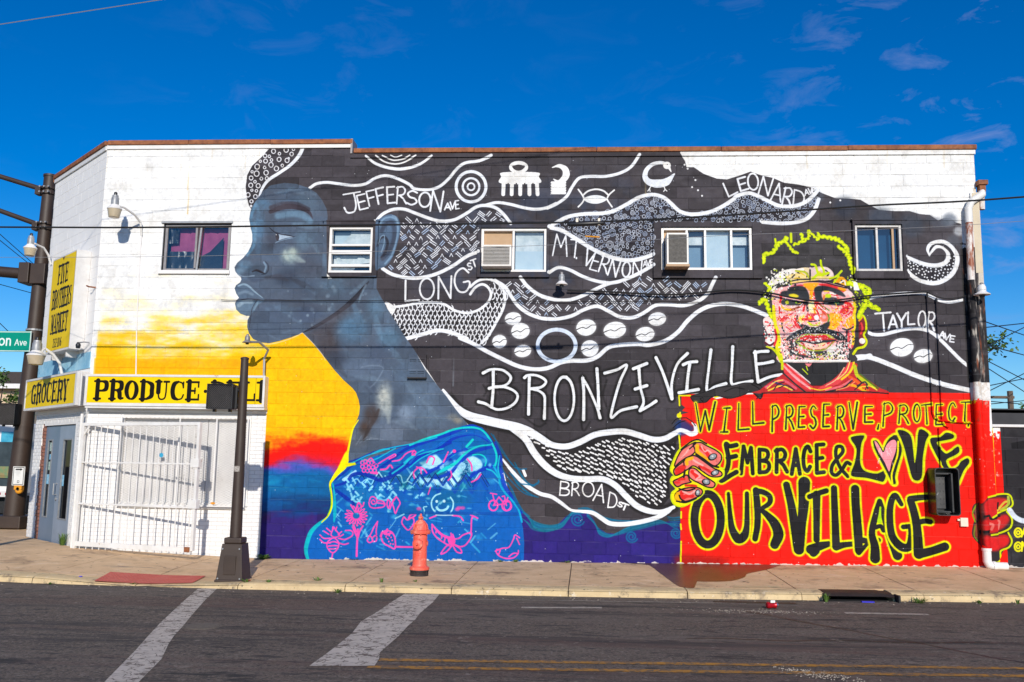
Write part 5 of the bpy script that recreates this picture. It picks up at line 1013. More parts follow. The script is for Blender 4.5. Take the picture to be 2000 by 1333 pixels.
def wall_paint():
    im = bpy.data.images.new('wall_paint', CW, CH, alpha=False)
    px = np.ones((CH, CW, 4), np.float32); px[..., :3] = PAINT[::-1]
    im.pixels.foreach_set(px.ravel()); im.update(); im.pack()
    m = bpy.data.materials.new('painted_block'); m.use_nodes = True
    n, l = m.node_tree.nodes, m.node_tree.links; b = n['Principled BSDF']; b.inputs['Roughness'].default_value = .62
    b.inputs['Specular IOR Level'].default_value = .12
    g = n.new('ShaderNodeNewGeometry'); s = n.new('ShaderNodeSeparateXYZ'); l.new(g.outputs['Position'], s.inputs[0])
    def lin(o, a, z):
        r = n.new('ShaderNodeMapRange'); r.clamp = False; r.inputs[1].default_value = a; r.inputs[2].default_value = z; l.new(o, r.inputs[0]); return r.outputs[0]
    c = n.new('ShaderNodeCombineXYZ'); l.new(lin(s.outputs[0], PX0, PX1), c.inputs[0]); l.new(lin(s.outputs[2], PZ0, PZ1), c.inputs[1])
    t = n.new('ShaderNodeTexImage'); t.image = im; t.extension = 'EXTEND'; l.new(c.outputs[0], t.inputs[0])
    x = n.new('ShaderNodeMixRGB'); x.blend_type = 'MULTIPLY'; x.inputs[0].default_value = 1; x.inputs[2].default_value = (.82, .82, .82, 1)
    l.new(t.outputs[0], x.inputs[1]); l.new(x.outputs[0], b.inputs['Base Color'])
    nz = n.new('ShaderNodeTexNoise'); nz.inputs['Scale'].default_value = 90; nz.inputs['Detail'].default_value = 5; l.new(g.outputs['Position'], nz.inputs['Vector'])
    nz2 = n.new('ShaderNodeTexNoise'); nz2.inputs['Scale'].default_value = 7; nz2.inputs['Detail'].default_value = 3; l.new(g.outputs['Position'], nz2.inputs['Vector'])
    ad = n.new('ShaderNodeMath'); ad.operation = 'ADD'; l.new(nz.outputs[0], ad.inputs[0]); l.new(nz2.outputs[0], ad.inputs[1])
    bp = n.new('ShaderNodeBump'); bp.inputs['Strength'].default_value = .35; bp.inputs['Distance'].default_value = .006
    l.new(ad.outputs[0], bp.inputs['Height']); l.new(bp.outputs[0], b.inputs['Normal'])
    rr = n.new('ShaderNodeMapRange'); rr.inputs[3].default_value = .45; rr.inputs[4].default_value = .8; l.new(nz2.outputs[0], rr.inputs[0]); l.new(rr.outputs[0], b.inputs['Roughness'])
    return m
M_MURAL = wall_paint()
M_WBLOCK = mat('white_block', (.87, .85, .82), (.82, .80, .77), .6, scale=1.6, bump=.2, bscale=70, spots=[((.55, .52, .47), 1.1, .62, .8, (1, 1, .25))])
M_WBRICK = mat('white_brick_paint', (.80, .79, .77), (.72, .71, .70), .55, scale=3, bump=.35, bscale=60, spots=[((.5, .46, .43), 5, .66, .78)])
M_MORTAR = mat('painted_mortar', (.62, .61, .6), (.52, .5, .48), .8, scale=9)
M_RUST = mat('rusty_coping', (.16, .05, .02), (.36, .13, .045), .75, scale=9, bump=.4, bscale=50, spots=[((.6, .55, .5), 6, .70, .76)])
M_WMETAL = mat('white_painted_metal', (.78, .77, .75), (.68, .66, .62), .4, scale=5, spots=[((.35, .16, .06), 7, .66, .74), ((.5, .3, .16), 2.6, .68, .8)])
M_WVINYL = mat('white_vinyl', (.80, .78, .76), (.74, .71, .68), .4, scale=6)
M_GALV = mat('galvanised_metal', (.26, .27, .28), (.38, .39, .40), .5, .35, scale=14)
M_GREYP = mat('grey_painted_metal', (.22, .21, .21), (.30, .28, .28), .5, .3, scale=9)
M_AMBER = mat('amber_plastic', (.42, .34, .22), (.5, .42, .3), .25, scale=6)
M_BRONZE = mat('dark_bronze_metal', (.036, .021, .014), (.048, .030, .021), .55, .0, scale=3, bump=.1, bscale=30, spots=[((.12, .10, .09), 6, .72, .8)])
M_BLACK = mat('black_plastic', (.012, .012, .014), (.02, .02, .022), .42)
M_BLACKM = mat('black_painted_steel', (.02, .02, .022), (.05, .05, .052), .35, .4, scale=6)
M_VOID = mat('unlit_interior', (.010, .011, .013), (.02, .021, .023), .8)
M_CABLE = mat('black_cable', (.012, .012, .012), None, .5)
M_WIRE = mat('bare_wire', (.35, .35, .36), None, .45, .5)
M_ORANGE = mat('yellow_orange_plastic', (.65, .26, .01), (.7, .3, .02), .4)
M_BEIGE = mat('beige_board', (.42, .27, .15), (.48, .32, .19), .7, scale=5)
M_ACW = mat('aged_white_casing', (.66, .62, .56), (.76, .73, .69), .5, scale=7, spots=[((.3, .24, .18), 9, .66, .76)])
M_ACD = mat('dusty_fins', (.07, .065, .06), (.15, .14, .13), .6, scale=22)
M_DOOR = mat('pale_blue_door', (.20, .25, .32), (.26, .31, .39), .4, scale=2)
M_DOOR2 = mat('blue_grey_door', (.13, .18, .25), (.16, .21, .29), .4, scale=2)
M_BRICKR = mat('raw_red_brick', (.22, .08, .05), (.32, .16, .12), .8, scale=12, bump=.4)
M_DIRTY = mat('scuffed_white_board', (.70, .69, .67), (.60, .58, .56), .6, scale=2.2, spots=[((.18, .17, .16), 2.4, .64, .74, (1, 1, 2.2)), ((.35, .33, .31), 9, .62, .75)])
M_SIGNW = mat('sign_cabinet_white', (.70, .69, .67), (.60, .58, .56), .5, scale=6, spots=[((.30, .16, .08), 5, .66, .74)])
M_CREAM = mat('cream_plastic', (.68, .60, .48), (.72, .66, .54), .5)
M_TEALP = mat('sky_blue_board', (.18, .42, .58), (.36, .60, .72), .6, scale=4, spots=[((.03, .12, .25), 9, .6, .68)])
M_HYD = mat('faded_red_enamel', (.76, .085, .05), (.86, .15, .10), .48, scale=5, bump=.25, bscale=45, spots=[((.86, .36, .24), 8, .56, .70), ((.30, .06, .03), 18, .62, .68), ((.12, .03, .02), 40, .66, .70)])
M_HYDB = mat('black_flange', (.02, .015, .015), (.05, .03, .025), .7)
M_CONC = mat('sidewalk_concrete', (.62, .41, .22), (.76, .52, .30), .9, scale=2.4, bump=.35, bscale=120, spots=[((.30, .19, .11), 1.3, .54, .70), ((.78, .58, .38), 2.1, .56, .74), ((.12, .09, .06), 22, .66, .70), ((.34, .24, .16), 6, .60, .68, (.3, 1.4, 1)), ((.60, .52, .42), 34, .70, .76)])
M_CURB = mat('curb_concrete', (.56, .41, .22), (.70, .53, .29), .85, scale=3.5, bump=.5, bscale=90, spots=[((.24, .18, .12), 3, .54, .66), ((.72, .62, .46), 9, .60, .70), ((.12, .10, .07), 14, .62, .68)])
M_JOINT = mat('joint_dirt', (.08, .06, .045), (.14, .11, .08), .95)
M_TACT = mat('red_tactile', (.50, .085, .06), (.58, .13, .09), .7, scale=5, bump=.2, spots=[((.3, .12, .09), 6, .64, .76)])
M_WET = mat('wet_concrete', (.10, .045, .022), (.15, .075, .04), .36, scale=3, bump=.3, bscale=90)
M_SOIL = mat('soil', (.09, .07, .05), (.14, .11, .08), .95, scale=3)
M_CAN = mat('red_can_paint', (.55, .01, .02), None, .25, .4)
M_CANT = mat('aluminium', (.7, .7, .7), None, .3, 1)
M_LEAF = mat('weed_green', (.05, .12, .015), (.12, .2, .03), .6, scale=20)
M_TREE = mat('tree_foliage', (.045, .10, .016), (.10, .17, .03), .6, scale=3)
M_BARK = mat('bark', (.10, .07, .05), (.16, .12, .09), .9, scale=9)
M_SHINGLE = mat('brown_shingles', (.055, .04, .03), (.09, .066, .05), .9, scale=7)
M_SIDING = mat('tan_siding', (.62, .47, .31), (.68, .52, .36), .7, scale=3)
M_TRUCKT = mat('teal_print', (.02, .25, .42), (.1, .5, .65), .4, scale=3)
M_TRUCKD = mat('dark_truck_side', (.02, .03, .035), (.05, .07, .08), .4, scale=2)
M_DWALL = mat('dark_grey_wall', (.03, .03, .034), (.045, .045, .05), .8, scale=2)
M_PLASTIC_SHEET = mat('black_plastic_sheet', (.015, .017, .02), (.035, .04, .045), .22, scale=3, bump=.9, bscale=5)
M_PINK = mat('magenta_cloth', (.26, .035, .12), (.38, .07, .18), .8, scale=5)
M_CURT = mat('pale_curtain', (.46, .58, .64), (.56, .66, .70), .85, scale=3)
M_CURTW = mat('white_drape', (.50, .56, .56), (.80, .82, .80), .8, scale=6, bump=1.0, bscale=8)
M_IRON = mat('cast_iron', (.014, .010, .009), (.030, .021, .018), .65, .0, scale=6, bump=.3)
M_TAN = mat('tan_paint', (.55, .47, .34), (.62, .54, .40), .7, scale=4, spots=[((.3, .26, .2), 4, .62, .72, (1, 1, .3))])
M_BLUELIT = mat('litter_blue', (.02, .02, .5), None, .5)
M_RUBBER = mat('tyre_rubber', (.012, .012, .013), None, .8)

def glass(name, tint=(.90, .94, .96), mixv=.82, rough=.02):
    m = bpy.data.materials.new(name); m.use_nodes = True; n, l = m.node_tree.nodes, m.node_tree.links
    n.clear(); o = n.new('ShaderNodeOutputMaterial'); t = n.new('ShaderNodeBsdfTransparent'); t.inputs[0].default_value = (*tint, 1)
    g = n.new('ShaderNodeBsdfGlossy'); g.inputs['Roughness'].default_value = rough
    x = n.new('ShaderNodeMixShader'); x.inputs[0].default_value = 1 - mixv
    l.new(t.outputs[0], x.inputs[1]); l.new(g.outputs[0], x.inputs[2]); l.new(x.outputs[0], o.inputs[0]); return m
M_GLASS = glass('window_glass', mixv=.88); M_GLASSB = glass('reflective_glass', (.35, .5, .6), .86); M_GLASSD = glass('door_glass', (.18, .22, .26), .86)

def road_mat():
    m = mat('asphalt', (.105, .074, .053), (.155, .115, .086), .88, scale=1.1, bump=1.0, bscale=130,
            spots=[((.27, .22, .18), 40, .50, .66), ((.030, .025, .022), 30, .49, .64), ((.150, .120, .098), .35, .48, .70, (.25, 1, 1)), ((.11, .055, .042), .6, .54, .72, (.10, 2.4, 1)), ((.040, .033, .029), 1.0, .52, .68, (.18, 2.6, 1)), ((.028, .022, .020), 3.2, .60, .66, (.3, 1.6, 1)), ((.22, .175, .14), 9, .60, .66), ((.045, .036, .03), 7, .57, .64, (.4, 1.3, 1)), ((.03, .025, .022), .9, .62, .65, (.5, 1.4, 1))])
    return m
M_ROAD = road_mat()

def worn(name, c, base, lo=.42, hi=.55, crack=True, sc=9):
    """road paint rubbed through to what lies beneath"""
    m = mat(name, c, tuple(v * .8 for v in c), .8, scale=6, bump=.5, bscale=120)
    n, l = m.node_tree.nodes, m.node_tree.links; b = n['Principled BSDF']; src = b.inputs['Base Color'].links[0].from_socket
    g = n.new('ShaderNodeNewGeometry')
    t = n.new('ShaderNodeTexNoise'); t.inputs['Scale'].default_value = sc; t.inputs['Detail'].default_value = 8; t.inputs['Roughness'].default_value = .7; l.new(g.outputs['Position'], t.inputs['Vector'])
    r = n.new('ShaderNodeMapRange'); r.inputs[1].default_value = lo; r.inputs[2].default_value = hi; l.new(t.outputs[0], r.inputs[0])
    v = n.new('ShaderNodeTexVoronoi'); v.feature = 'DISTANCE_TO_EDGE'; v.inputs['Scale'].default_value = 4.5
    d = n.new('ShaderNodeTexNoise'); d.inputs['Scale'].default_value = 3; l.new(g.outputs['Position'], d.inputs['Vector'])
    ad = n.new('ShaderNodeVectorMath'); ad.operation = 'ADD'; l.new(g.outputs['Position'], ad.inputs[0]); l.new(d.outputs['Color'], ad.inputs[1]); l.new(ad.outputs[0], v.inputs['Vector'])
    k = n.new('ShaderNodeMapRange'); k.inputs[1].default_value = .012; k.inputs[2].default_value = .036; l.new(v.outputs['Distance'], k.inputs[0])
    mm = n.new('ShaderNodeMath'); mm.operation = 'MULTIPLY'; l.new(r.outputs[0], mm.inputs[0])
    if crack: l.new(k.outputs[0], mm.inputs[1])
    else: mm.inputs[1].default_value = 1
    x = n.new('ShaderNodeMixRGB'); x.inputs[1].default_value = (*base, 1); l.new(src, x.inputs[2]); l.new(mm.outputs[0], x.inputs[0]); l.new(x.outputs[0], b.inputs['Base Color'])
    return m
M_CROSS = worn('worn_white_paint', (.60, .52, .44), (.14, .108, .085), .40, .47)
M_YLINE = worn('worn_yellow_paint', (.50, .22, .02), (.15, .10, .06), .43, .55, False, 16)
M_DASH = worn('faint_white_paint', (.46, .40, .33), (.14, .11, .09), .36, .50, False, 14)

# ================================================================= mesh helpers
class MB:
    def __init__(s): s.v, s.f = [], []
    def quad(s, a, b, c, d):
        k = len(s.v); s.v += [tuple(a), tuple(b), tuple(c), tuple(d)]; s.f.append((k, k + 1, k + 2, k + 3)); return s
    def poly(s, pts):
        k = len(s.v); s.v += [tuple(p) for p in pts]; s.f.append(tuple(range(k, k + len(pts)))); return s
    def box(s, x0, x1, y0, y1, z0, z1, M=None):
        k = len(s.v); P = [(x0, y0, z0), (x1, y0, z0), (x1, y1, z0), (x0, y1, z0), (x0, y0, z1), (x1, y0, z1), (x1, y1, z1), (x0, y1, z1)]
        if M is not None: P = [tuple(M @ Vector(p)) for p in P]
        s.v += P; s.f += [tuple(k + i for i in q) for q in [(0, 1, 5, 4), (1, 2, 6, 5), (2, 3, 7, 6), (3, 0, 4, 7), (4, 5, 6, 7), (3, 2, 1, 0)]]; return s
    def cham(s, x0, x1, z0, z1, y0=0., y1=.02, c=.004, M=None):
        """block whose front face (towards -y) has worn, sloping edges"""
        k = len(s.v)
        P = [(x0 + c, y0, z0 + c), (x1 - c, y0, z0 + c), (x1 - c, y0, z1 - c), (x0 + c, y0, z1 - c), (x0, y0 + c, z0), (x1, y0 + c, z0), (x1, y0 + c, z1), (x0, y0 + c, z1), (x0, y1, z0), (x1, y1, z0), (x1, y1, z1), (x0, y1, z1)]
        if M is not None: P = [tuple(M @ Vector(p)) for p in P]
        s.v += P; s.f += [tuple(k + i for i in q) for q in [(0, 1, 2, 3), (4, 5, 1, 0), (5, 6, 2, 1), (6, 7, 3, 2), (7, 4, 0, 3), (8, 9, 5, 4), (9, 10, 6, 5), (10, 11, 7, 6), (11, 8, 4, 7)]]; return s
    def tube(s, pts, r, n=8, cap=True):
        pts = [Vector(p) for p in pts]; rs = r if isinstance(r, (list, tuple)) else [r] * len(pts)
        prev = None; k0 = len(s.v)
        for i, p in enumerate(pts):
            d = (pts[min(i + 1, len(pts) - 1)] - pts[max(i - 1, 0)]).normalized()
            if prev is None:
                a = Vector((0, 0, 1)) if abs(d.z) < .9 else Vector((1, 0, 0)); u = d.cross(a).normalized()
            else: u = (prev - d * prev.dot(d)).normalized()
            prev = u; w = d.cross(u)
            for j in range(n):
                t = 2 * math.pi * j / n; s.v.append(tuple(p + (u * math.cos(t) + w * math.sin(t)) * rs[i]))
        for i in range(len(pts) - 1):
            for j in range(n):
                a = k0 + i * n + j; b = k0 + i * n + (j + 1) % n; s.f.append((a, b, b + n, a + n))
        if cap: s.f.append(tuple(k0 + j for j in reversed(range(n)))); s.f.append(tuple(k0 + (len(pts) - 1) * n + j for j in range(n)))
        return s
    def lathe(s, prof, n=20, M=None):
        k0 = len(s.v)
        for r, z in prof:
            for j in range(n):
                t = 2 * math.pi * j / n; p = Vector((r * math.cos(t), r * math.sin(t), z)); s.v.append(tuple(M @ p if M is not None else p))
        for i in range(len(prof) - 1):
            for j in range(n):
                a = k0 + i * n + j; b = k0 + i * n + (j + 1) % n; s.f.append((a, b, b + n, a + n))
        s.f.append(tuple(k0 + j for j in reversed(range(n)))); s.f.append(tuple(k0 + (len(prof) - 1) * n + j for j in range(n)))
        return s
    def mesh(s, name, m, smooth=False):
        me = bpy.data.meshes.new(name); me.from_pydata(s.v, [], s.f)
        me.materials.append(m)
        if smooth:
            me.polygons.foreach_set('use_smooth', [True] * len(me.polygons)); me.set_sharp_from_angle(angle=math.radians(40))
        me.update(); return me
    def build(s, name, m, parent=None, smooth=False, bevel=0):
        o = bpy.data.objects.new(name, s.mesh(name, m, smooth)); COL.objects.link(o)
        if parent:
            o.parent = parent; o.matrix_parent_inverse = parent.matrix_world.inverted()
        if bevel:
            b = o.modifiers.new('bevel', 'BEVEL'); b.width = bevel; b.segments = 2; b.limit_method = 'ANGLE'
        return o

def tag(o, label, cat, group=None):
    o['label'] = label; o['category'] = cat
    if group: o['group'] = group
    return o
def thing(name, loc, label, cat, group=None):
    o = bpy.data.objects.new(name, None); COL.objects.link(o); o.location = loc; o.empty_display_size = .2
    o.matrix_world = Matrix.Translation(loc)
    return tag(o, label, cat, group)
def struct(o): o['kind'] = 'structure'; return o
def stuff(o): o['kind'] = 'stuff'; return o
def place(me, name, parent, loc, rz=0):
    o = bpy.data.objects.new(name, me); COL.objects.link(o)
    o.parent = parent; o.matrix_parent_inverse = parent.matrix_world.inverted(); o.location = loc; o.rotation_euler = (0, 0, rz); return o

def at(px, py, y):
    """survey: a point of the tracing carried to the vertical plane y"""
    d = Vector(CF_) * 1780 + Vector(CR_) * (px - 1000) + Vector(CU_) * (666.5 - py)
    t = (y - SV_[1]) / d.y; return Vector((SV_[0] + d.x * t, y, SV_[2] + d.z * t))
def ag(px, py, z):
    d = Vector(CF_) * 1780 + Vector(CR_) * (px - 1000) + Vector(CU_) * (666.5 - py)
    t = (z - SV_[2]) / d.z; return Vector((SV_[0] + d.x * t, SV_[1] + d.y * t, z))

# chamfered corner of the shop: frame along the slanting wall
CA = Vector((-1.42, 0, 0)); CT = Vector((-.7328, .6804, 0)); CN = Vector((-.6804, -.7328, 0)); CL = 2.866
CM = Matrix(((CT.x, -CN.x, 0, CA.x), (CT.y, -CN.y, 0, CA.y), (0, 0, 1, 0), (0, 0, 0, 1)))     # (u, depth, z): depth grows inwards
def cp(u, off, z): return CA + CT * u + CN * off + Vector((0, 0, z))

# ================================================================= ground
def curb_y(x): return float(np.interp(x, [-2.5, -.8, .7, 2.5, 6.3, 8.3, 10, 12.4, 16, 34], [-2.6, -2.93, -3.03, -3.07, -3.05, -2.97, -2.85, -2.65, -2.36, -1.1]))
def ground(x, y):
    zw = float(np.interp(x, [-4, -1.4, .3, 1.87, 4, 6.5, 13.7, 30], [.08, .065, .0, -.05, -.03, -.01, .06, .10]))
    k = min(1, max(0, -y / 3.0)); z = zw * (1 - k) + (-.06) * k
    ramp = max(0, 1 - abs(x - 1.25) / 1.5) ** .7 if abs(x - 1.25) < 1.5 else 0
    return z - .075 * ramp * max(0, min(1, (-y - 1.6) / 1.3)) 
rd = MB()
xs = [-300, -60, -30, -12, -6, 0, 6, 12, 24, 40, 80, 300]; ys = [-300, -60, -30, -15, -8, -4, 0, 6, 14, 30, 80, 300]
for i in range(len(xs) - 1):
    for j in range(len(ys) - 1): rd.quad((xs[i], ys[j], -.15), (xs[i + 1], ys[j], -.15), (xs[i + 1], ys[j + 1], -.15), (xs[i], ys[j + 1], -.15))
struct(rd.build('road', M_ROAD))

base = struct(thing('sidewalk', (6, -1.5, 0), 'tan concrete sidewalk in front of the mural wall', 'sidewalk')); del base['category']; del base['label']
outer = [(x, curb_y(x)) for x in (34, 30, 26, 22, 19.5, 17.9, 16.35, 14.8, 13.25, 11.75, 10.12, 8.6, 7.02, 5.46, 4.02, 2.55, 1.1, -.4)] + [(-2.0, -2.72), (-4.2, -1.6), (-5.9, .5), (-6.8, 3.0), (-7.15, 5.2), (-7.3, 8), (-7.3, 12), (-7.3, 18), (-7.3, 30)]
inner = [(x, 0) for x in (34, 30, 26, 22, 19.5, 17.9, 16.35, 14.8, 13.25, 11.75, 10.12, 8.6, 7.08, 5.52, 4.02, 2.55, 1.1, -.4)] + [(-1.42, 0), (-2.47, .975), (-3.52, 1.95), (-3.52, 3.6), (-3.52, 5.6), (-3.52, 8), (-3.52, 12), (-3.52, 18), (-3.52, 30)]
CW_ = .34                                                # the curb's own width
def off_out(p, q, d):
    v = Vector((q[0] - p[0], q[1] - p[1])); v.normalize(); return v * d
def lerp(a, b, t): return (a[0] + (b[0] - a[0]) * t, a[1] + (b[1] - a[1]) * t)
jm = MB()
for i in range(len(outer) - 1):
    o0, o1, i0, i1 = outer[i], outer[i + 1], inner[i], inner[i + 1]
    def inn(o, n_): v = Vector((n_[0] - o[0], n_[1] - o[1])); L = v.length; v.normalize(); return (o[0] + v.x * CW_, o[1] + v.y * CW_)
    a0, a1 = inn(o0, i0), inn(o1, i1)
    NU, NV = 6, 16; g = .008; L0 = math.dist(o0, o1)
    vs, fs = [], []
    for u in range(NU + 1):
        for v in range(NV + 1):
            uu = u / NU; vv = v / NV
            uu = g / L0 + uu * (1 - 2 * g / L0); vv = .004 + vv * .992
            p = lerp(lerp(a0, a1, uu), lerp(i0, i1, uu), vv); vs.append((p[0], p[1], ground(*p) + RD.uniform(-.0015, .0015)))
    for u in range(NU):
        for v in range(NV):
            k = u * (NV + 1) + v; fs.append((k, k + 1, k + NV + 2, k + NV + 1))
    n0 = len(vs)
    ring_ = [u * (NV + 1) for u in range(NU + 1)] + [NU * (NV + 1) + v for v in range(1, NV + 1)] + [u * (NV + 1) + NV for u in range(NU - 1, -1, -1)] + [v for v in range(NV - 1, 0, -1)]
    for k in ring_: x, y, z = vs[k]; vs.append((x, y, z - .09))
    for q in range(len(ring_)):
        r2 = (q + 1) % len(ring_); fs.append((ring_[r2], ring_[q], n0 + q, n0 + r2))
    m = MB(); m.v, m.f = vs, fs
    m.build('paving_slab', M_CONC, base)
    for (p, q, r, s_) in [(o0, o1, i1, i0)]:
        jm.poly([(*p, ground(*p) - .02), (*q, ground(*q) - .02), (*r, ground(*r) - .012), (*s_, ground(*s_) - .012)])
    # curb stones: rounded nose, split where the photo shows joints
    DR0, DR1 = 10.44, 11.33                               # mouth of the storm drain
    segs = [(o0, o1, a0, a1)]
    if o0[0] > 10.2 and o1[0] < 11.4:
        segs = []
        for xa, xb in ((o0[0], max(o1[0], DR1)), (min(o0[0], DR0), o1[0])):
            if xa - xb < .03: continue
            ta, tb = (o0[0] - xa) / (o0[0] - o1[0]), (o0[0] - xb) / (o0[0] - o1[0])
            ta, tb = sorted((ta, tb))
            if tb - ta > .02 and ta >= -.01 and tb <= 1.01: segs.append((lerp(o0, o1, ta), lerp(o0, o1, tb), lerp(a0, a1, ta), lerp(a0, a1, tb)))
    for p0, p1, q0, q1 in segs:
        m = MB(); N = 8; k0 = 0
        for u in range(N + 1):
            t = .004 + u / N * .992; o = lerp(p0, p1, t); q = lerp(q0, q1, t)
            gz_ = ground(*q); go = ground(*o)
            w = Vector((q[0] - o[0], q[1] - o[1], 0)); w.normalize(); j_ = RD.uniform(-.004, .004)
            prof = [(CW_ - .004, gz_ - .1), (CW_ - .004, gz_), (.16, go * .5 + gz_ * .5 + .002), (.05, go - .002 + j_), (.018, go - .014), (.0, go - .036 + j_), (-.012, -.158)]
            for d, z in prof: m.v.append((o[0] + w.x * d, o[1] + w.y * d, z))
        P = 7
        for u in range(N):
            for v in range(P - 1): k = u * P + v; m.f.append((k, k + 1, k + P + 1, k + P))
        m.f.append(tuple(range(P))); m.f.append(tuple(reversed([N * P + v for v in range(P)])))
        m.build('curb_stone', M_CURB, base, smooth=True)
jm.build('joint_bed', M_JOINT, base)
# tactile plate with its little domes
def gp(x, y, dz=0): return (x, y, ground(x, y) + dz)
tpq = [(.50, -3.0), (1.86, -2.93), (1.80, -2.31), (.36, -2.27)]
m = MB(); G = 6
for i in range(G + 1):
    for j in range(3):
        p = lerp(lerp(tpq[0], tpq[1], i / G), lerp(tpq[3], tpq[2], i / G), j / 2); m.v.append(gp(*p, .012))
for i in range(G):
    for j in range(2): k = i * 3 + j; m.f.append((k, k + 3, k + 4, k + 1))
tact = m.build('tactile_plate', M_TACT, base)
m = MB()
for i in range(27):
    for j in range(7):
        p = lerp(lerp(tpq[0], tpq[1], (i + .5) / 27), lerp(tpq[3], tpq[2], (i + .5) / 27), (j + .5) / 7); x, y, z = gp(*p, .012)
        m.lathe([(.013, 0), (.011, .004), (.006, .006)], 6, Matrix.Translation((x, y, z)))
stuff(m.build('raised_dome', M_TACT, tact))
# damp patch running off the red board
dp = [(8.02, -.02), (8.30, -.12), (8.42, -1.3), (8.52, -2.40), (8.60, -2.62), (8.74, -2.60), (8.70, -2.05), (9.0, -2.02), (9.35, -1.9), (9.62, -1.5), (9.75, -1.1), (10.15, -.6), (10.5, -.02)]
m = MB()
c = (9.1, -.8)
dps = smooth(np.array(dp), 4)
for i in range(len(dps) - 1):
    for t0, t1 in ((0, .5), (.5, 1)):
        a, b, c2, d = lerp(c, dps[i], t0), lerp(c, dps[i], t1), lerp(c, dps[i + 1], t1), lerp(c, dps[i + 1], t0)
        if t0 == 0: m.poly([gp(*a, .004), gp(*b, .004), gp(*c2, .004)])
        else: m.quad(gp(*a, .004), gp(*b, .004), gp(*c2, .004), gp(*d, .004))
m.poly([gp(*c, .004), gp(dps[-1][0] * .5 + c[0] * .5, dps[-1][1] * .5 + c[1] * .5, .004), gp(*dps[-1], .004), gp(*dps[0], .004), gp(dps[0][0] * .5 + c[0] * .5, dps[0][1] * .5 + c[1] * .5, .004)])
o = m.build('damp_patch', M_WET, base)
m = MB(); m.quad(gp(9.28, -2.52, .003), gp(9.95, -2.45, .003), gp(9.93, -2.28, .003), gp(9.28, -2.34, .003)); m.build('concrete_patch', M_CURB, base)

# road markings
def sheet(name, pts, m_, z=-.146, n=1):
    b = MB(); b.poly([(x, y, z) for x, y in pts]); return struct(b.build(name, m_))
sheet('crosswalk_line', [(2.026, -3.12), (2.32, -4.3), (2.53, -5.1), (2.72, -5.82), (2.93, -6.55), (3.14, -7.26), (3.454, -8.4), (3.75, -9.6), (4.3, -11.6), (4.62, -11.55), (4.05, -9.6), (3.709, -8.36), (3.519, -7.55), (3.29, -6.9), (3.168, -6.5), (3.051, -6.05), (2.828, -5.25), (2.52, -4.1), (2.277, -3.10)], M_CROSS)
sheet('crosswalk_line', [(4.85, -3.2), (4.82, -3.95), (4.81, -4.67), (4.77, -5.39), (4.84, -6.12), (4.85, -6.70), (4.85, -7.14), (4.84, -7.66), (5.38, -7.58), (5.36, -7.3), (5.31, -7.02), (5.33, -6.2), (5.32, -5.61), (5.33, -5.2), (5.31, -4.75), (5.33, -3.87), (5.311, -3.12)], M_CROSS)
def strip(name, pts, w, m_, z=-.146):
    b = MB(); P2 = []
    for i, p in enumerate(pts): P2.append((p[0], p[1] + w / 2 + RD.uniform(-.006, .006), z))
    Q2 = [(p[0], p[1] - w / 2 + RD.uniform(-.006, .006), z) for p in pts]
    for i in range(len(pts) - 1): b.quad(Q2[i], Q2[i + 1], P2[i + 1], P2[i])
    return struct(b.build(name, m_))
def lin(xa, xb, ya, yb, n): return [(xa + (xb - xa) * i / n, ya + (yb - ya) * i / n) for i in range(n + 1)]
strip('centre_line', lin(5.37, 30, -7.33, -5.58, 60), .10, M_YLINE); strip('centre_line', lin(5.33, 30, -7.63, -5.90, 60), .10, M_YLINE)
strip('lane_dash', lin(6.45, 7.43, -4.12, -3.97, 6), .11, M_DASH); strip('lane_dash', lin(10.36, 11.36, -3.91, -3.87, 6), .11, M_DASH)
strip('faded_line', lin(5.6, 9.3, -3.52, -3.30, 12), .03, M_DASH)
strip('tar_seam', [(8.2 + i * .35, -5.9 + .05 * math.sin(i * 1.7) + i * .02) for i in range(14)], .02, M_CABLE, -.147)
strip('tar_seam', [(11.35 - i * .2, -7.0 + i * .28 + .04 * math.sin(i * 2.1)) for i in range(12)], .035, M_CABLE, -.147)
# manhole ring and gutter plate
mh = thing('manhole_cover', (3.22, -5.93, -.15), 'round manhole cover in the road right of the left crosswalk line', 'manhole cover')
M_ROADD = mat('dusty_iron', (.10, .08, .065), (.16, .13, .10), .8, scale=20, bump=.3)
MB().lathe([(.17, -.02), (.17, .003), (.14, .005)], 24, Matrix.Translation((3.22, -5.93, -.15))).build('lid', M_ROADD, mh)
r_ = MB(); r_.lathe([(.20, -.02), (.20, .002), (.178, .002), (.178, -.02)], 24, Matrix.Translation((3.22, -5.93, -.15))); r_.build('rim', M_ROADD, mh)
gpl = thing('gutter_plate', (9.45, -3.62, -.15), 'dark iron plate in the gutter behind the crushed can', 'drain plate')
MB().box(8.9, 9.95, -3.3, -3.14, -.16, -.143).build('plate', M_IRON, gpl, bevel=.004)

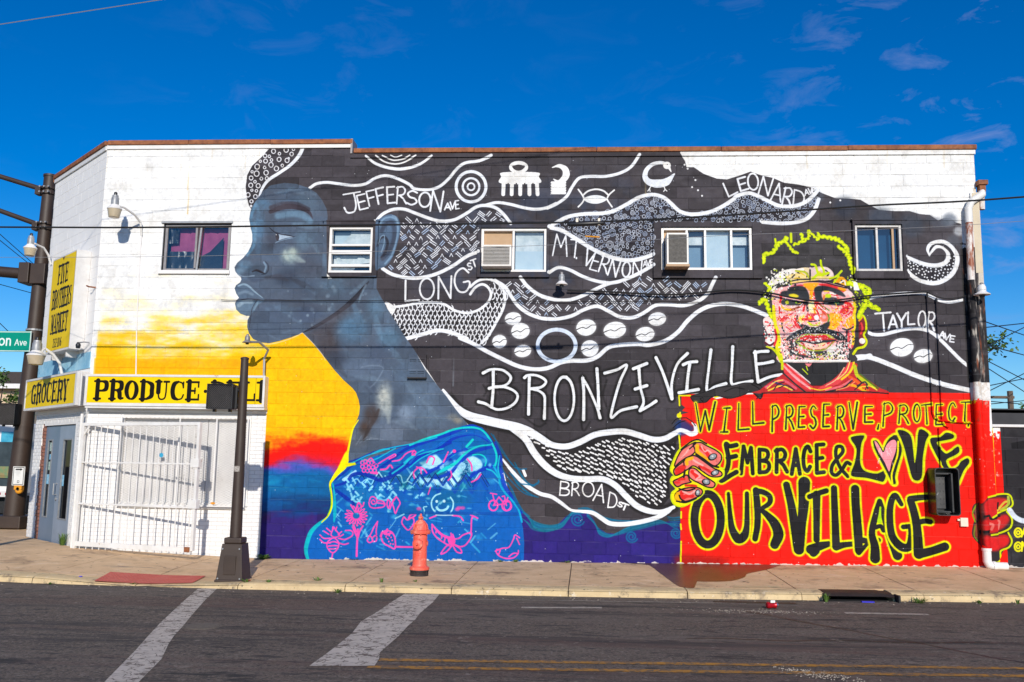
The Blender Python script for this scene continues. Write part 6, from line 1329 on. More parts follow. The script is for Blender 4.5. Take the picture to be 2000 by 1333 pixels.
# ================================================================= the building
bld = thing('market_building', (6, 4, 0), 'two storey corner market painted with a large mural on its block wall', 'building')
WIN = [(-.27, .975, 4.88, 5.80), (2.66, 3.64, 4.81, 5.83), (5.40, 6.66, 4.81, 5.81), (8.45, 10.30, 4.80, 5.84), (11.83, 12.72, 4.81, 5.83)]
CH_ = .2032; BL = .4064; ROW0 = .33
RE = 13.94
def blocked(x0, x1, z0, z1):
    """what is left of a course between x0 and x1 once windows and shopfront are taken out"""
    out = [(x0, x1)]
    holes = [(a, b) for a, b, c, d in WIN if c < z1 - .02 and d > z0 + .02]
    if z0 < 3.02 - .05: holes.append((-9, 1.80))
    for a, b in holes:
        nx = []
        for p, q in out:
            if b <= p or a >= q: nx.append((p, q))
            else:
                if a > p: nx.append((p, a))
                if b < q: nx.append((b, q))
        out = nx
    return [(p, q) for p, q in out if q - p > .03]
blocks = []
for k in range(-3, 35):
    z0 = ROW0 + k * CH_; z1 = z0 + CH_
    ztop_l, ztop_r = 7.20, 7.00
    ph = .124 if k % 2 == 0 else .124 + BL / 2
    n0 = int((-1.42 - ph) / BL) - 2
    for j in range(n0, n0 + 45):
        x0, x1 = ph + j * BL, ph + (j + 1) * BL
        x0 = max(x0, -1.42); x1 = min(x1, RE)
        if x1 - x0 < .03: continue
        za = max(z0, -.12); zb = min(z1, ztop_l if x1 < 3.1 else ztop_r)
        if zb - za < .03: continue
        for p, q in blocked(x0, x1, za, zb):
            # clip at window heads and sills
            segs = [(za, zb)]
            blocks.append((p, q, za, zb))
# pieces above / below openings whose course is only partly cut
fix = []
for a, b, c, d in WIN:
    for k in range(-3, 35):
        z0 = ROW0 + k * CH_; z1 = z0 + CH_
        if z0 < c < z1 and c - z0 > .03: 
            ph = .124 if k % 2 == 0 else .124 + BL / 2; j = int((a - ph) / BL) - 1
            while ph + j * BL < b:
                p, q = max(a, ph + j * BL), min(b, ph + (j + 1) * BL)
                if q - p > .03 and c - z0 > .04: fix.append((p, q, z0, c))
                j += 1
        if z0 < d < z1 and z1 - d > .03:
            ph = .124 if k % 2 == 0 else .124 + BL / 2; j = int((a - ph) / BL) - 1
            while ph + j * BL < b:
                p, q = max(a, ph + j * BL), min(b, ph + (j + 1) * BL)
                if q - p > .03: fix.append((p, q, d, z1))
                j += 1
blocks += fix
wall_main = MB()
def wall_holes(mb, x0, x1, z0, z1, holes, y0, y1):
    X = sorted({x0, x1} | {v for h in holes for v in h[:2] if x0 < v < x1}); Z = sorted({z0, z1} | {v for h in holes for v in h[2:] if z0 < v < z1})
    for i in range(len(X) - 1):
        for j in range(len(Z) - 1):
            cx, cz = (X[i] + X[i + 1]) / 2, (Z[j] + Z[j + 1]) / 2
            if any(h[0] < cx < h[1] and h[2] < cz < h[3] for h in holes): continue
            mb.box(X[i], X[i + 1], y0, y1, Z[j], Z[j + 1])
wall_holes(wall_main, -1.40, RE - .01, -.3, 7.0, WIN + [(-2, 1.79, -1, 3.02)], .0065, .24)
wall_main.box(-1.40, 3.10, .0065, .24, 7.0, 7.22)
wm = wall_main.build('wall', M_MURAL, bld)
GAP = .005
# the 300 that show largest: nearest the eye
full = [b for b in blocks if b[1] - b[0] > .39 and b[3] - b[2] > .19]
def dist(b): return math.hypot((b[0] + b[1]) / 2 - 7, 15.5, (b[2] + b[3]) / 2 - 1.5)
full.sort(key=dist); near = set(full[:290])
one = MB(); one.cham(0, BL - 2 * GAP, 0, CH_ - 2 * GAP, 0, .02, .004); me_block = one.mesh('block', M_MURAL)
rest = MB()
for b in blocks:
    jy = RD.uniform(-.0012, .0012)
    if b in near: place(me_block, 'block', wm, (b[0] + GAP, jy, b[2] + GAP)).matrix_parent_inverse = Matrix.Translation(-Vector(bld.location)) if False else wm.matrix_world.inverted()
    else: rest.cham(b[0] + GAP, b[1] - GAP, b[2] + GAP, b[3] - GAP, jy, .02, .004)
o = rest.build('block_courses', M_MURAL, wm); stuff(o)

# chamfer wall above the shop signs
m = MB(); m.box(.0, CL, .005, .24, 3.0, 7.22, CM); m.box(0, .50, .03, .24, -.3, 3.0, CM); m.box(2.42, CL, .03, .24, -.3, 3.0, CM); m.box(.50, 2.42, .03, .24, 2.24, 3.0, CM)
cw = m.build('corner_wall', M_WBLOCK, bld)
m = MB()
for k in range(13, 34):
    z0 = ROW0 + k * CH_; z1 = min(z0 + CH_, 7.2); 
    if z0 < 2.98: continue
    ph = -.2 if k % 2 else 0
    x = ph
    while x < CL:
        p, q = max(0, x), min(CL, x + BL)
        if q - p > .04 and z1 - z0 > .03: m.cham(p + .0012, q - .0012, z0 + .0012, z1 - .0012, RD.uniform(-.0006, .0006), .02, .0012, CM)
        x += BL
stuff(m.build('corner_block_courses', M_WBLOCK, cw))
# side and back of the building, roof
m = MB(); m.box(-3.52, -3.28, 2.15, 14, -.3, 7.2); m.box(-3.52, RE, 14, 14.2, -.3, 7.2); m.box(RE - .24, RE - .001, .241, 14, -.3, 6.98)
m.build('side_wall', M_TAN, bld)
m = MB(); m.poly([(-1.4, .24, 6.9), (RE - .25, .24, 6.9), (RE - .25, 13.9, 6.9), (-3.3, 13.9, 6.9), (-3.3, 2.1, 6.9)]); m.build('roof', M_DWALL, bld)
# copings: rust-red metal edge in lengths, pale or painted board beneath
def coping(x0, x1, zt, seg):
    n = max(1, round((x1 - x0) / seg)); 
    for i in range(n):
        a, b = x0 + (x1 - x0) * i / n, x0 + (x1 - x0) * (i + 1) / n
        m = MB(); jz = RD.uniform(-.006, .006); m.box(a + .002, b - .002, -.055, .26, zt - .085 + jz, zt + jz); m.build('coping_length', M_RUST, bld, bevel=.01)
coping(-1.40, 3.12, 7.335, 1.5); coping(3.14, RE + .03, 7.15, 2.1)
m = MB(); m.box(-1.42, 3.08, -.028, -.002, 7.175, 7.25); m.build('fascia_board', M_WMETAL, bld, bevel=.004)
m = MB(); m.box(3.08, RE + .01, -.028, -.002, 6.985, 7.062); m.build('fascia_board', M_MURAL, bld, bevel=.004)
for a, b in ((0, 1.43), (1.43, CL)):
    m = MB(); m.box(a + .003, b - .003, -.055, .26, 7.25, 7.335, CM); m.build('coping_length', M_RUST, bld, bevel=.01)
m = MB(); m.box(.02, CL, -.028, -.002, 7.165, 7.25, CM); m.build('fascia_board', M_WMETAL, bld, bevel=.004)
m = MB(); m.box(-3.57, -3.3, 1.95, 14.2, 7.2, 7.335); m.build('coping_length', M_RUST, bld)
m = MB(); m.box(3.085, 3.12, -.05, .3, 7.06, 7.335); m.build('step_flashing', M_GREYP, bld)

# ---- windows: (root part) > casing, frame, sash, pane, sill ...
def rim(mb, x0, x1, z0, z1, t, y0, y1, tb=None, tt=None):
    tb = tb or t; tt = tt or t
    mb.box(x0, x0 + t, y0, y1, z0, z1); mb.box(x1 - t, x1, y0, y1, z0, z1); mb.box(x0 + t + .0, x1 - t, y0 + .0005, y1, z0, z0 + tb); mb.box(x0 + t, x1 - t, y0 + .0005, y1, z1 - tt, z1)
def window(h, inner, casing_mat, fm, splits, panes, label=None, sill=True):
    x0, x1, z0, z1 = h; a, b, c, d = inner
    m = MB(); rim(m, x0 - .004, x1 + .004, z0 - .004, z1 + .004, .02, .03, .2)   # reveal
    w = m.build('window', casing_mat, bld)
    if casing_mat is M_MURAL:
        m = MB(); m.box(x0, a, -.055, .05, z0, z1); m.box(b, x1, -.055, .05, z0, z1); m.box(a, b, -.053, .05, z0, c); m.box(a, b, -.053, .05, d, z1); m.box(x0 - .02, x1 + .02, -.07, -.0, z1 - .02, z1 + .004)
        m.build('casing', M_MURAL, w, bevel=.004)
    m = MB(); rim(m, a, b, c, d, .045, -.012 if casing_mat is M_MURAL else .035, .09); m.build('frame', fm, w, bevel=.004)
    for s in splits:
        m = MB(); m.box(s - .018, s + .018, .0, .085, c + .046, d - .046); m.build('mullion', fm, w, bevel=.003)
    ed = [a + .045] + list(splits) + [b - .045]
    for i in range(len(ed) - 1):
        if panes[i] is None: continue
        p, q = ed[i] + (.018 if i else 0), ed[i + 1] - (.018 if i < len(ed) - 2 else 0)
        m = MB(); m.quad((p, .055 + .006 * i, c + .045), (q, .055 + .006 * i, c + .045), (q, .055 + .006 * i, d - .045), (p, .055 + .006 * i, d - .045)); m.build('pane', panes[i], w)
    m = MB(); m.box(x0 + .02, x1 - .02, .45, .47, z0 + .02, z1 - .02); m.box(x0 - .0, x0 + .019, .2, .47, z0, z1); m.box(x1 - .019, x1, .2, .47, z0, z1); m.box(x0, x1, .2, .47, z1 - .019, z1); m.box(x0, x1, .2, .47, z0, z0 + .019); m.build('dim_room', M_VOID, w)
    return w
def sheetq(name, m_, par, x0, x1, z0, z1, y, wob=0., nx=8, nz=4):
    m = MB()
    for i in range(nx + 1):
        for j in range(nz + 1):
            m.v.append((x0 + (x1 - x0) * i / nx, y + wob * math.sin(i * 2.1 + j * .5) * (.5 + .5 * math.cos(i * .9)), z0 + (z1 - z0) * j / nz))
    for i in range(nx):
        for j in range(nz): k = i * (nz + 1) + j; m.f.append((k, k + nz + 1, k + nz + 2, k + 1))
    return m.build(name, m_, par, smooth=True)
w0 = window(WIN[0], (-.245, .955, 4.925, 5.775), M_VOID, M_GREYP, [.345], [M_GLASS, M_GLASS])
m = MB(); m.box(-.30, 1.0, -.05, .05, 4.86, 4.925); m.build('sill', M_WVINYL, w0, bevel=.006)
m = MB(); m.box(-.30, 1.0, -.03, .05, 5.79, 5.825); m.build('head_flashing', M_GALV, w0)
m = MB(); m.box(.40, .43, .01, .04, 4.93, 5.75, Matrix.Translation((.36, 0, 4.9)) @ Matrix.Rotation(.06, 4, 'Y') @ Matrix.Translation((-.40, 0, -4.9))); m.build('loose_bar', M_GALV, w0)
sheetq('plastic_sheet', M_PLASTIC_SHEET, w0, -.2, .33, 4.95, 5.30, .12, .03, 14); sheetq('plastic_sheet', M_PLASTIC_SHEET, w0, -.2, -.02, 5.45, 5.73, .12, .03, 8)
m = MB(); m.poly([(.37, .11, 4.95), (.80, .11, 4.95), (.80, .12, 5.56), (.56, .13, 5.30), (.37, .13, 5.20)]); m.build('plastic_sheet', M_PLASTIC_SHEET, w0)
sheetq('curtain', M_PINK, w0, -.2, .92, 4.95, 5.74, .2, .02, 20)
w1 = window(WIN[1], (2.765, 3.545, 4.885, 5.72), M_MURAL, M_WVINYL, [], [M_GLASS])
m = MB(); m.box(2.81, 3.50, .0, .06, 5.23, 5.30); m.box(2.81, 3.5, .0, .06, 5.375, 5.41); m.box(2.81, 3.5, -.005, .06, 5.0, 5.045); m.build('sash', M_WVINYL, w1, bevel=.004)
m = MB(); m.poly([(3.07, .12, 5.41), (3.5, .12, 5.41), (3.5, .12, 5.66), (3.12, .12, 5.66)]); m.poly([(2.95, .11, 5.42), (3.2, .11, 5.42), (3.1, .11, 5.60)]); m.poly([(2.9, .13, 5.05), (3.1, .10, 5.06), (2.86, .11, 5.23)]); m.poly([(3.15, .10, 5.05), (3.5, .12, 5.10), (3.3, .11, 5.23)]); m.poly([(2.82, .14, 5.05), (3.46, .14, 5.05), (3.50, .14, 5.23), (2.82, .14, 5.23)]); m.build('drape', M_CURTW, w1)
m = MB(); m.poly([(2.82, .16, 5.41), (3.07, .16, 5.41), (3.12, .16, 5.66), (2.82, .16, 5.66)]); m.build('blind', M_CURT, w1)
m = MB(); m.poly([(2.95 + .22 * math.cos(t) + .05, .10, 5.0 + .09 * math.sin(t)) for t in np.linspace(math.pi, 2 * math.pi, 9)]); m.build('drape', M_CURTW, w1)
w2 = window(WIN[2], (5.465, 6.61, 4.905, 5.69), M_MURAL, M_WVINYL, [6.03], [None, M_GLASS])
m = MB(); m.box(5.51, 6.01, .07, .09, 5.30, 5.645); m.build('filler_board', M_BEIGE, w2)
m = MB(); m.box(6.06, 6.56, .10, .11, 4.95, 5.30); m.build('blind', M_CURT, w2); m = MB(); m.box(6.06, 6.56, .12, .13, 5.30, 5.645); m.build('blind', M_CURTW, w2)
m = MB(); m.box(5.42, 6.64, -.045, .0, 4.875, 4.903); m.build('sill', M_BEIGE, w2)
w3 = window(WIN[3], (8.59, 10.14, 4.945, 5.70), M_MURAL, M_WVINYL, [9.03, 9.345, 9.79], [None, M_GLASS, M_GLASS, M_GLASS])
m = MB(); m.box(8.635, 9.01, .07, .09, 5.53, 5.65); m.build('filler_board', M_BEIGE, w3)
for p, q in ((9.05, 9.32), (9.37, 9.77), (9.81, 10.09)):
    m = MB(); m.box(p, q, .13, .14, 5.42, 5.56); m.build('blind', M_CURTW, w3)
m = MB(); m.box(9.37, 9.77, .12, .13, 4.99, 5.655); m.build('blind', M_CURT, w3)
m = MB()
M_SKYB = mat('blue_grey_room', (.10, .20, .30), (.16, .28, .38), .6, scale=2)
for p, q in ((9.05, 9.32), (9.81, 10.09)): m.box(p, q, .2, .21, 4.99, 5.655)
m.build('inner_curtain', M_SKYB, w3)
w4 = window(WIN[4], (11.87, 12.655, 4.93, 5.745), M_MURAL, M_GREYP if False else mat('weathered_white_frame', (.42, .41, .40), (.62, .60, .58), .5, scale=9), [12.245], [M_GLASSB, M_GLASSB])
m = MB(); m.box(11.9, 12.63, .2, .21, 4.98, 5.7); m.build('inner_curtain', mat('deep_blue_room', (.01, .10, .20), (.02, .17, .30), .6, scale=2), w4)
m = MB(); m.box(12.50, 12.535, .02, .07, 4.98, 5.69); m.build('sash', M_BEIGE, w4)
m = MB(); m.box(11.85, 12.75, -.05, .0, 4.80, 4.90); m.build('sill', M_MURAL, w4, bevel=.004)

# ---- air conditioners
def aircon(x0, x1, z0, z1, yf, label, grille):
    t = thing('air_conditioner', ((x0 + x1) / 2, .0, z0), label, 'air conditioner', 'air conditioners in the upper windows')
    m = MB(); m.box(x0, x1, yf + .02, .25, z0, z1); m.build('housing', M_ACW, t, bevel=.008)
    m = MB(); rim(m, x0, x1, z0, z1, .03, yf, yf + .019); m.build('front_rim', M_ACW, t, bevel=.003)
    m = MB(); m.box(x0 + .03, x1 - .03, yf + .012, yf + .0195, z0 + .03, z1 - .03); m.build('coil', M_ACD, t)
    g = MB()
    if grille == 'slats':
        n = 13
        for i in range(n):
            z = z0 + .04 + (z1 - z0 - .08) * i / (n - 1); g.box(x0 + .03, x1 - .03, yf + .002, yf + .012, z - .0028, z + .0028)
    else:
        for i in range(16):
            x = x0 + .035 + (x1 - x0 - .07) * i / 15; g.box(x - .002, x + .002, yf + .004, yf + .012, z0 + .03, z1 - .03)
        for i in range(22):
            z = z0 + .035 + (z1 - z0 - .07) * i / 21; g.box(x0 + .03, x1 - .03, yf + .002, yf + .009, z - .0015, z + .0015)
    g.build('grille', M_ACW if grille == 'slats' else M_ACD, t)
    return t
aircon(5.50, 6.01, 4.955, 5.33, -.27, 'grey louvred window air conditioner under the tan board by the spiral mark', 'slats')
a2 = aircon(8.655, 9.02, 4.985, 5.53, -.30, 'tall white air conditioner with dark mesh in the wide four part window', 'mesh')
m = MB(); m.box(8.64, 9.035, -.315, .0, 4.945, 4.984); m.build('shelf', M_BEIGE, a2)

# ---- brick shop front
SF = [(-.76, 1.52, .82, 2.33)]
sfm = MB(); wall_holes(sfm, -1.40, 1.795, -.3, 2.52, SF, .036, .24); sf = sfm.build('shopfront_wall', M_MORTAR, bld)
m = MB(); m.box(-1.42, 1.797, .0, .24, 2.44, 3.02); m.build('sign_band', M_WMETAL, bld)
BW, BH = .203, .0677
bricks = []
for k in range(-2, 37):
    z0 = k * BH; z1 = z0 + BH
    if z1 > 2.43: break
    x = -1.42 - (BW / 2 if k % 2 else 0)
    while x < 1.79:
        p, q = max(-1.42, x), min(1.79, x + BW); x += BW
        if q - p < .03: continue
        parts_ = [(p, q)]
        if z0 < 2.33 - .01 and z1 > .82 + .01:
            parts_ = []
            if p < -.76: parts_.append((p, min(q, -.76)))
            if q > 1.52: parts_.append((max(p, 1.52), q))
        for a, b in parts_:
            if b - a > .03: bricks.append((a, b, z0, z1, 0))
cbr = []
for k in range(-2, 45):
    z0 = k * BH; z1 = z0 + BH
    if z1 > 3.0: break
    for ua, ub in (((0, .50), (2.42, CL)) if z0 < 2.22 else ((0, CL),)):
        x = ua - (BW / 2 if k % 2 else 0)
        while x < ub:
            p, q = max(ua, x), min(ub, x + BW); x += BW
            if q - p > .03: cbr.append((p, q, z0, z1))
fullb = sorted([b for b in bricks if b[1] - b[0] > .19], key=lambda b: -b[0] + abs(b[2] - 1) * .2)[:298]
fs_ = set(fullb); gb = .004
one = MB(); one.cham(0, BW - 2 * gb, 0, BH - 2 * gb, 0, .02, .003); me_brick = one.mesh('brick', M_WBRICK)
r2 = MB()
for b in bricks:
    jy = .03 + RD.uniform(-.0015, .001)
    if b in fs_: place(me_brick, 'brick', sf, (b[0] + gb, jy, b[2] + gb)).matrix_parent_inverse = sf.matrix_world.inverted()
    else: r2.cham(b[0] + gb, b[1] - gb, b[2] + gb, b[3] - gb, jy, .05, .003)
stuff(r2.build('brick_courses', M_WBRICK, sf))
r2 = MB()
for b in cbr: r2.cham(b[0] + gb, b[1] - gb, b[2] + gb, b[3] - gb, .02 + RD.uniform(-.001, .001), .05, .003, CM)
stuff(r2.build('corner_brick_courses', M_WBRICK, cw))
m = MB(); m.box(-1.425, 1.80, -.01, .03, 2.40, 2.50); m.build('lintel_board', M_WBRICK, bld, bevel=.004)
m = MB(); m.box(0.005, CL, .004, .02, 2.42, 2.50, CM); m.build('lintel_board', M_WBRICK, bld, bevel=.004)
m = MB(); m.box(.02, 2.9, -.012, .004, 3.17, 3.46, CM); m.build('blue_board', M_TEALP, bld)
# boarded shop window with expanded metal guard
sw_ = MB(); rim(sw_, -.77, 1.53, .81, 2.34, .045, .0, .1); shopw = sw_.build('shop_window', M_WMETAL, bld)
for a, b in ((-.725, .02), (.03, .75), (.76, 1.485)):
    m = MB(); m.box(a, b, .06, .075, .855, 2.295); m.build('board', M_DIRTY, shopw)
m = MB(); m.box(-.72, 1.50, -.02, .06, .76, .805); m.build('sill', M_WMETAL, shopw, bevel=.004)
gd = MB(); rim(gd, -.74, 1.52, .80, 2.33, .022, -.10, -.08); gd.box(.30, .32, -.099, -.083, .82, 2.31); gd.box(.95, .97, -.099, -.083, .82, 2.31)
guard = tag(gd.build('window_guard', M_WMETAL), 'expanded metal guard screwed over the boarded shop window', 'window guard')
m = MB(); W, H = 2.216, 1.486; sp = .042
def dline(x, z, dx, dz):
    q = Vector((dz, 0, -dx)).normalized() * .0016
    a, b = Vector((x, -.09, z)), Vector((x + dx, -.09, z + dz)); n = Vector((0, -.003, 0))
    m.quad(a - q, b - q, b + q, a + q); m.quad(a - n, b - n, b + n, a + n)
sl = .5
k = -H / sl
while k < W:
    for sgn in (1, -1):
        x0, z0, x1, z1 = (k, 0, k + H / sl, H) if sgn > 0 else (k, H, k + H / sl, 0)
        t0 = max(0, -x0 / (x1 - x0)); t1 = min(1, (W - x0) / (x1 - x0))
        if t1 > t0: dline(-.718 + x0 + (x1 - x0) * t0, .822 + z0 + (z1 - z0) * t0, (x1 - x0) * (t1 - t0), (z1 - z0) * (t1 - t0))
    k += sp / sl
stuff(m.build('expanded_mesh', mat('mesh_grey_white', (.40, .39, .38), (.62, .60, .58), .5, scale=5), guard))
for a, b, c, d, mm_ in ((-.02, .06, 1.62, 1.70, mat('blue_sticker', (.02, .3, .5), None, .5)), (.93, 1.02, .84, .88, M_ORANGE)):
    m = MB(); m.poly([((a + b) / 2 + (b - a) / 2 * math.cos(t), -.104, (c + d) / 2 + (d - c) / 2 * math.sin(t)) for t in np.linspace(0, 6.28, 9)[:-1]]); m.build('sticker', mm_, guard)

# ---- hinged security gate, standing ajar
gate = thing('security_gate', (-1.44, -.06, .05), 'rusty white barred security gate standing ajar before the shop window', 'gate')
ga, gb_ = Vector((-1.44, -.05, 0)), Vector((1.0, -.86, 0)); gd_ = (gb_ - ga); GL_ = gd_.length; gd_.normalize()
GM = Matrix(((gd_.x, -gd_.y, 0, ga.x), (gd_.y, gd_.x, 0, ga.y), (0, 0, 1, 0), (0, 0, 0, 1)))
zb_ = lambda u: .07 + .045 * u / GL_
for nm, u0, u1, z0, z1, w in (('stile', 0, .055, .06, 2.20, .03), ('stile', GL_ - .05, GL_, .13, 2.20, .03), ('top_rail', .055, GL_ - .05, 2.145, 2.20, .028), ('bottom_rail', .055, GL_ - .05, .10, .18, .02), ('rail', .055, GL_ - .05, 1.505, 1.53, .02), ('rail', .055, GL_ - .05, .80, .83, .02)):
    m = MB(); m.box(u0, u1, -w, w, z0, z1, GM); m.build(nm, M_WMETAL, gate, bevel=.003)
for i in range(17):
    u = .14 + (GL_ - .26) * i / 16; m = MB(); jt = RD.uniform(-.006, .006)
    m.tube([GM @ Vector((u, 0, zb_(u) - .02)), GM @ Vector((u + jt, 0, 2.16))], .0085, 6); m.build('bar', M_WMETAL, gate)
m = MB(); m.box(0, .22, -.035, .035, 2.05, 2.15, GM @ Matrix.Translation((.05, 0, 2.16)) @ Matrix.Rotation(.7, 4, 'Y') @ Matrix.Translation((-.05, 0, -2.16))) if False else m.tube([GM @ Vector((.03, 0, 1.98)), GM @ Vector((.16, 0, 2.15))], .02, 6); m.build('corner_brace', M_WMETAL, gate)
for z in (1.46, .80): m = MB(); m.box(GL_ - .14, GL_ + .03, -.045, .045, z, z + .14, GM); m.build('latch_plate', M_WMETAL, gate, bevel=.004)
m = MB(); m.box(GL_ - .17, GL_ - .06, -.03, -.021, .11, .19, GM); m.build('rust_plate', M_RUST, gate)
for z in (.35, 1.1, 2.0): m = MB(); m.tube([(-1.45, -.03, z), (-1.45, -.03, z + .1)], .02, 8); m.build('hinge', M_WMETAL, gate)
m = MB(); m.box(-1.50, -1.46, -.045, -.0, -.02, 2.36); m.build('hinge_post', M_WMETAL, gate)

# ---- entrance doors in the slanting corner
dr = MB(); dr.box(.50, .56, .021, .23, -.1, 2.24, CM); dr.box(.56, 2.30, .021, .23, 2.20, 2.24, CM); ent = dr.build('entrance', M_WBRICK, bld)
m = MB()
for k in range(34): 
    z = k * .0677; d_ = RD.uniform(.0, .018); m.box(2.30 + (.02 if k % 2 else 0), 2.425, .022 + d_, .23, z + .004, z + .063, CM)
rb = stuff(m.build('raw_brick_jamb', M_BRICKR, ent))
for u0, u1, mm_, pn in ((.58, 1.495, M_DOOR, (.80, 1.24)), (1.50, 2.29, M_DOOR2, (1.88, 2.12))):
    m = MB(); a, b = pn
    for q in ((u0, a, .03, 2.19), (b, u1, .03, 2.19), (a, b, .03, .50), (a, b, 1.92, 2.19)): m.box(q[0], q[1], .06, .11, q[2], q[3], CM)
    dd = m.build('door', mm_, ent)
    m = MB(); m.quad(CM @ Vector((a, .085, .50)), CM @ Vector((b, .085, .50)), CM @ Vector((b, .085, 1.92)), CM @ Vector((a, .085, 1.92))); m.build('pane', M_GLASSD, dd)
    m = MB()
    for q in ((a - .02, a + .012, .48, 1.94), (b - .012, b + .02, .48, 1.94), (a, b, .48, .505), (a, b, 1.915, 1.94)): m.box(q[0], q[1], .052, .07, q[2], q[3], CM)
    m.build('glazing_bead', M_GALV, dd)
m = MB(); m.tube([CM @ Vector((1.42, .06, 1.12)), CM @ Vector((1.42, .0, 1.12)), CM @ Vector((1.42, .0, .92)), CM @ Vector((1.42, .06, .92))], .012, 6); m.build('handle', M_GALV, ent)
m = MB(); m.lathe([(.03, 0), (.03, .02)], 10, CM @ Matrix.Translation((1.42, .06, .84)) @ Matrix.Rotation(math.pi / 2, 4, 'X')); m.build('lock', M_GALV, ent)
st1, st2 = mat('blue_sticker_paper', (.05, .35, .6), (.5, .7, .8), .5, scale=30), mat('white_sticker_paper', (.6, .62, .62), (.1, .3, .2), .5, scale=30)
for u0, u1, z0, z1, mm_ in ((1.86, 2.12, 1.10, 1.28, st1), (1.14, 1.30, 1.08, 1.28, st1), (1.90, 2.06, 1.56, 1.66, st1), (1.90, 2.08, 1.36, 1.52, st2), (1.90, 2.08, 1.72, 1.88, st2)):
    m = MB(); m.quad(CM @ Vector((u0, .080, z0)), CM @ Vector((u1, .080, z0)), CM @ Vector((u1, .080, z1)), CM @ Vector((u0, .080, z1))); m.build('sticker', mm_, ent)
m = MB(); m.box(.56, 2.53, .9, .92, 0, 2.3, CM); m.box(.8, 1.5, .5, .52, .3, 1.1, CM); m.build('dim_shop', M_VOID, ent)
m = MB(); m.box(.7, 2.4, .6, .62, 1.2, 1.25, CM); m.box(.9, 1.25, .4, .42, .7, .9, CM); m.build('shelf', mat('shop_shelf', (.3, .06, .03), (.1, .2, .1), .6, scale=14), ent)
m = MB(); m.box(.505, 2.41, -.02, .2, -.12, .03, CM); m.build('door_step', M_CONC, ent)

# ---- vent box, conduits, downpipe
m = MB(); m.box(4.25, 4.56, -.07, .0, 3.05, 3.44); vent = m.build('vent_box', M_MURAL, bld, bevel=.004)
m = MB()
for z in (3.12, 3.15, 3.33, 3.36):
    for x in (4.28, 4.42): m.box(x, x + .11, -.085, -.069, z, z + .012)
m.build('louvre', M_MURAL, vent)
m = MB(); m.box(4.24, 4.57, -.08, .0, 3.03, 3.05); m.build('vent_lip', M_DWALL, vent)

def thing1(o, label, cat, group=None): return tag(o, label, cat, group)
# downpipe with hopper
pm_w = mat('rust_streaked_white', (.66, .60, .55), (.74, .70, .66), .5, scale=6, spots=[((.30, .09, .04), 6, .46, .56, (1, 1, .35))])
dpipe = thing('downpipe', (13.74, -.1, 0), 'rust streaked downpipe painted red low down at the right wall corner', 'downpipe')
m = MB(); m.tube([(14.02, -.02, 6.32), (13.99, -.1, 6.25), (13.80, -.11, 6.12), (13.745, -.11, 6.0), (13.74, -.11, 5.75)], .062, 10, False); m.build('offset_bend', M_WMETAL, dpipe, True)
m = MB(); m.box(13.93, 14.09, -.12, .06, 6.42, 6.50); m.box(13.96, 14.06, -.09, .03, 6.30, 6.42); m.build('hopper', M_RUST, dpipe, bevel=.005)
m = MB(); m.tube([(14.01, -.03, 6.31), (14.0, -.03, 6.0)], .05, 8); m.build('spout', pm_w, dpipe, True)
m = MB(); m.tube([(13.74, -.11, 5.76), (13.73, -.11, 5.1), (13.725, -.11, 4.75)], .058, 10, False); m.build('pipe_length', pm_w, dpipe, True)
m = MB(); m.tube([(13.725, -.11, 4.76), (13.725, -.11, 3.2), (13.725, -.11, 2.5), (13.73, -.11, .36)], .062, 10, False); m.build('pipe_length', M_MURAL, dpipe, True)
m = MB(); m.tube([(13.73, -.11, .37), (13.73, -.11, .16), (13.75, -.12, .11), (13.80, -.13, .09), (14.02, -.15, .09)], .066, 12); m.tube([(13.73, -.11, .33), (13.73, -.11, .37)], .076, 12); m.tube([(13.80, -.13, .09), (13.84, -.13, .09)], .078, 12); m.build('boot', M_WVINYL, dpipe, True)
for z in (1.5, 3.2, 4.7): m = MB(); m.box(13.65, 13.81, -.03, -.002, z, z + .04); m.build('strap', M_MURAL, dpipe)
m = MB(); m.box(13.82, 13.96, -.04, .3, -.1, 6.3); cpst = tag(m.build('corner_post', M_MURAL), 'narrow pale post with black and red paint at the right wall corner', 'post')
m = MB(); m.box(13.841, 13.955, -.043, -.0405, 4.9, 6.29); m.build('tan_strip', M_TAN, cpst)
cnd = thing('conduit_run', (13.15, -.03, 2), 'pair of black conduits running down the wall to the phone box', 'conduit')
for x, zt, zb in ((13.02, 4.5, 2.42), (13.17, 4.42, 2.30)):
    m = MB(); m.tube([(x, -.035, zt), (x, -.035, zb + .12), (x + .03, -.035, zb + .04), (x + .10, -.035, zb)], .012, 8); m.build('conduit', M_MURAL, cnd, True)
    m = MB(); m.lathe([(.02, 0), (.02, .05), (.01, .07)], 8, Matrix.Translation((x, -.035, zt - .02))); m.build('weather_head', M_BLACK, cnd)
m = MB(); m.tube([(13.12, -.035, 2.42), (13.3, -.035, 2.40), (13.66, -.035, 2.38)], .012, 6); m.tube([(13.11, -.035, 2.30), (13.11, -.035, 1.64)], .012, 8); m.build('conduit', M_MURAL, cnd, True)
m = MB(); m.box(13.37, 13.49, -.055, -.001, .70, .84); jb = tag(m.build('junction_box', M_CREAM, bevel=.006), 'small cream junction box on the red paint by the downpipe', 'junction box')
m = MB(); m.box(13.33, 13.37, -.04, -.01, .79, .82); m.build('stub', M_CREAM, jb)

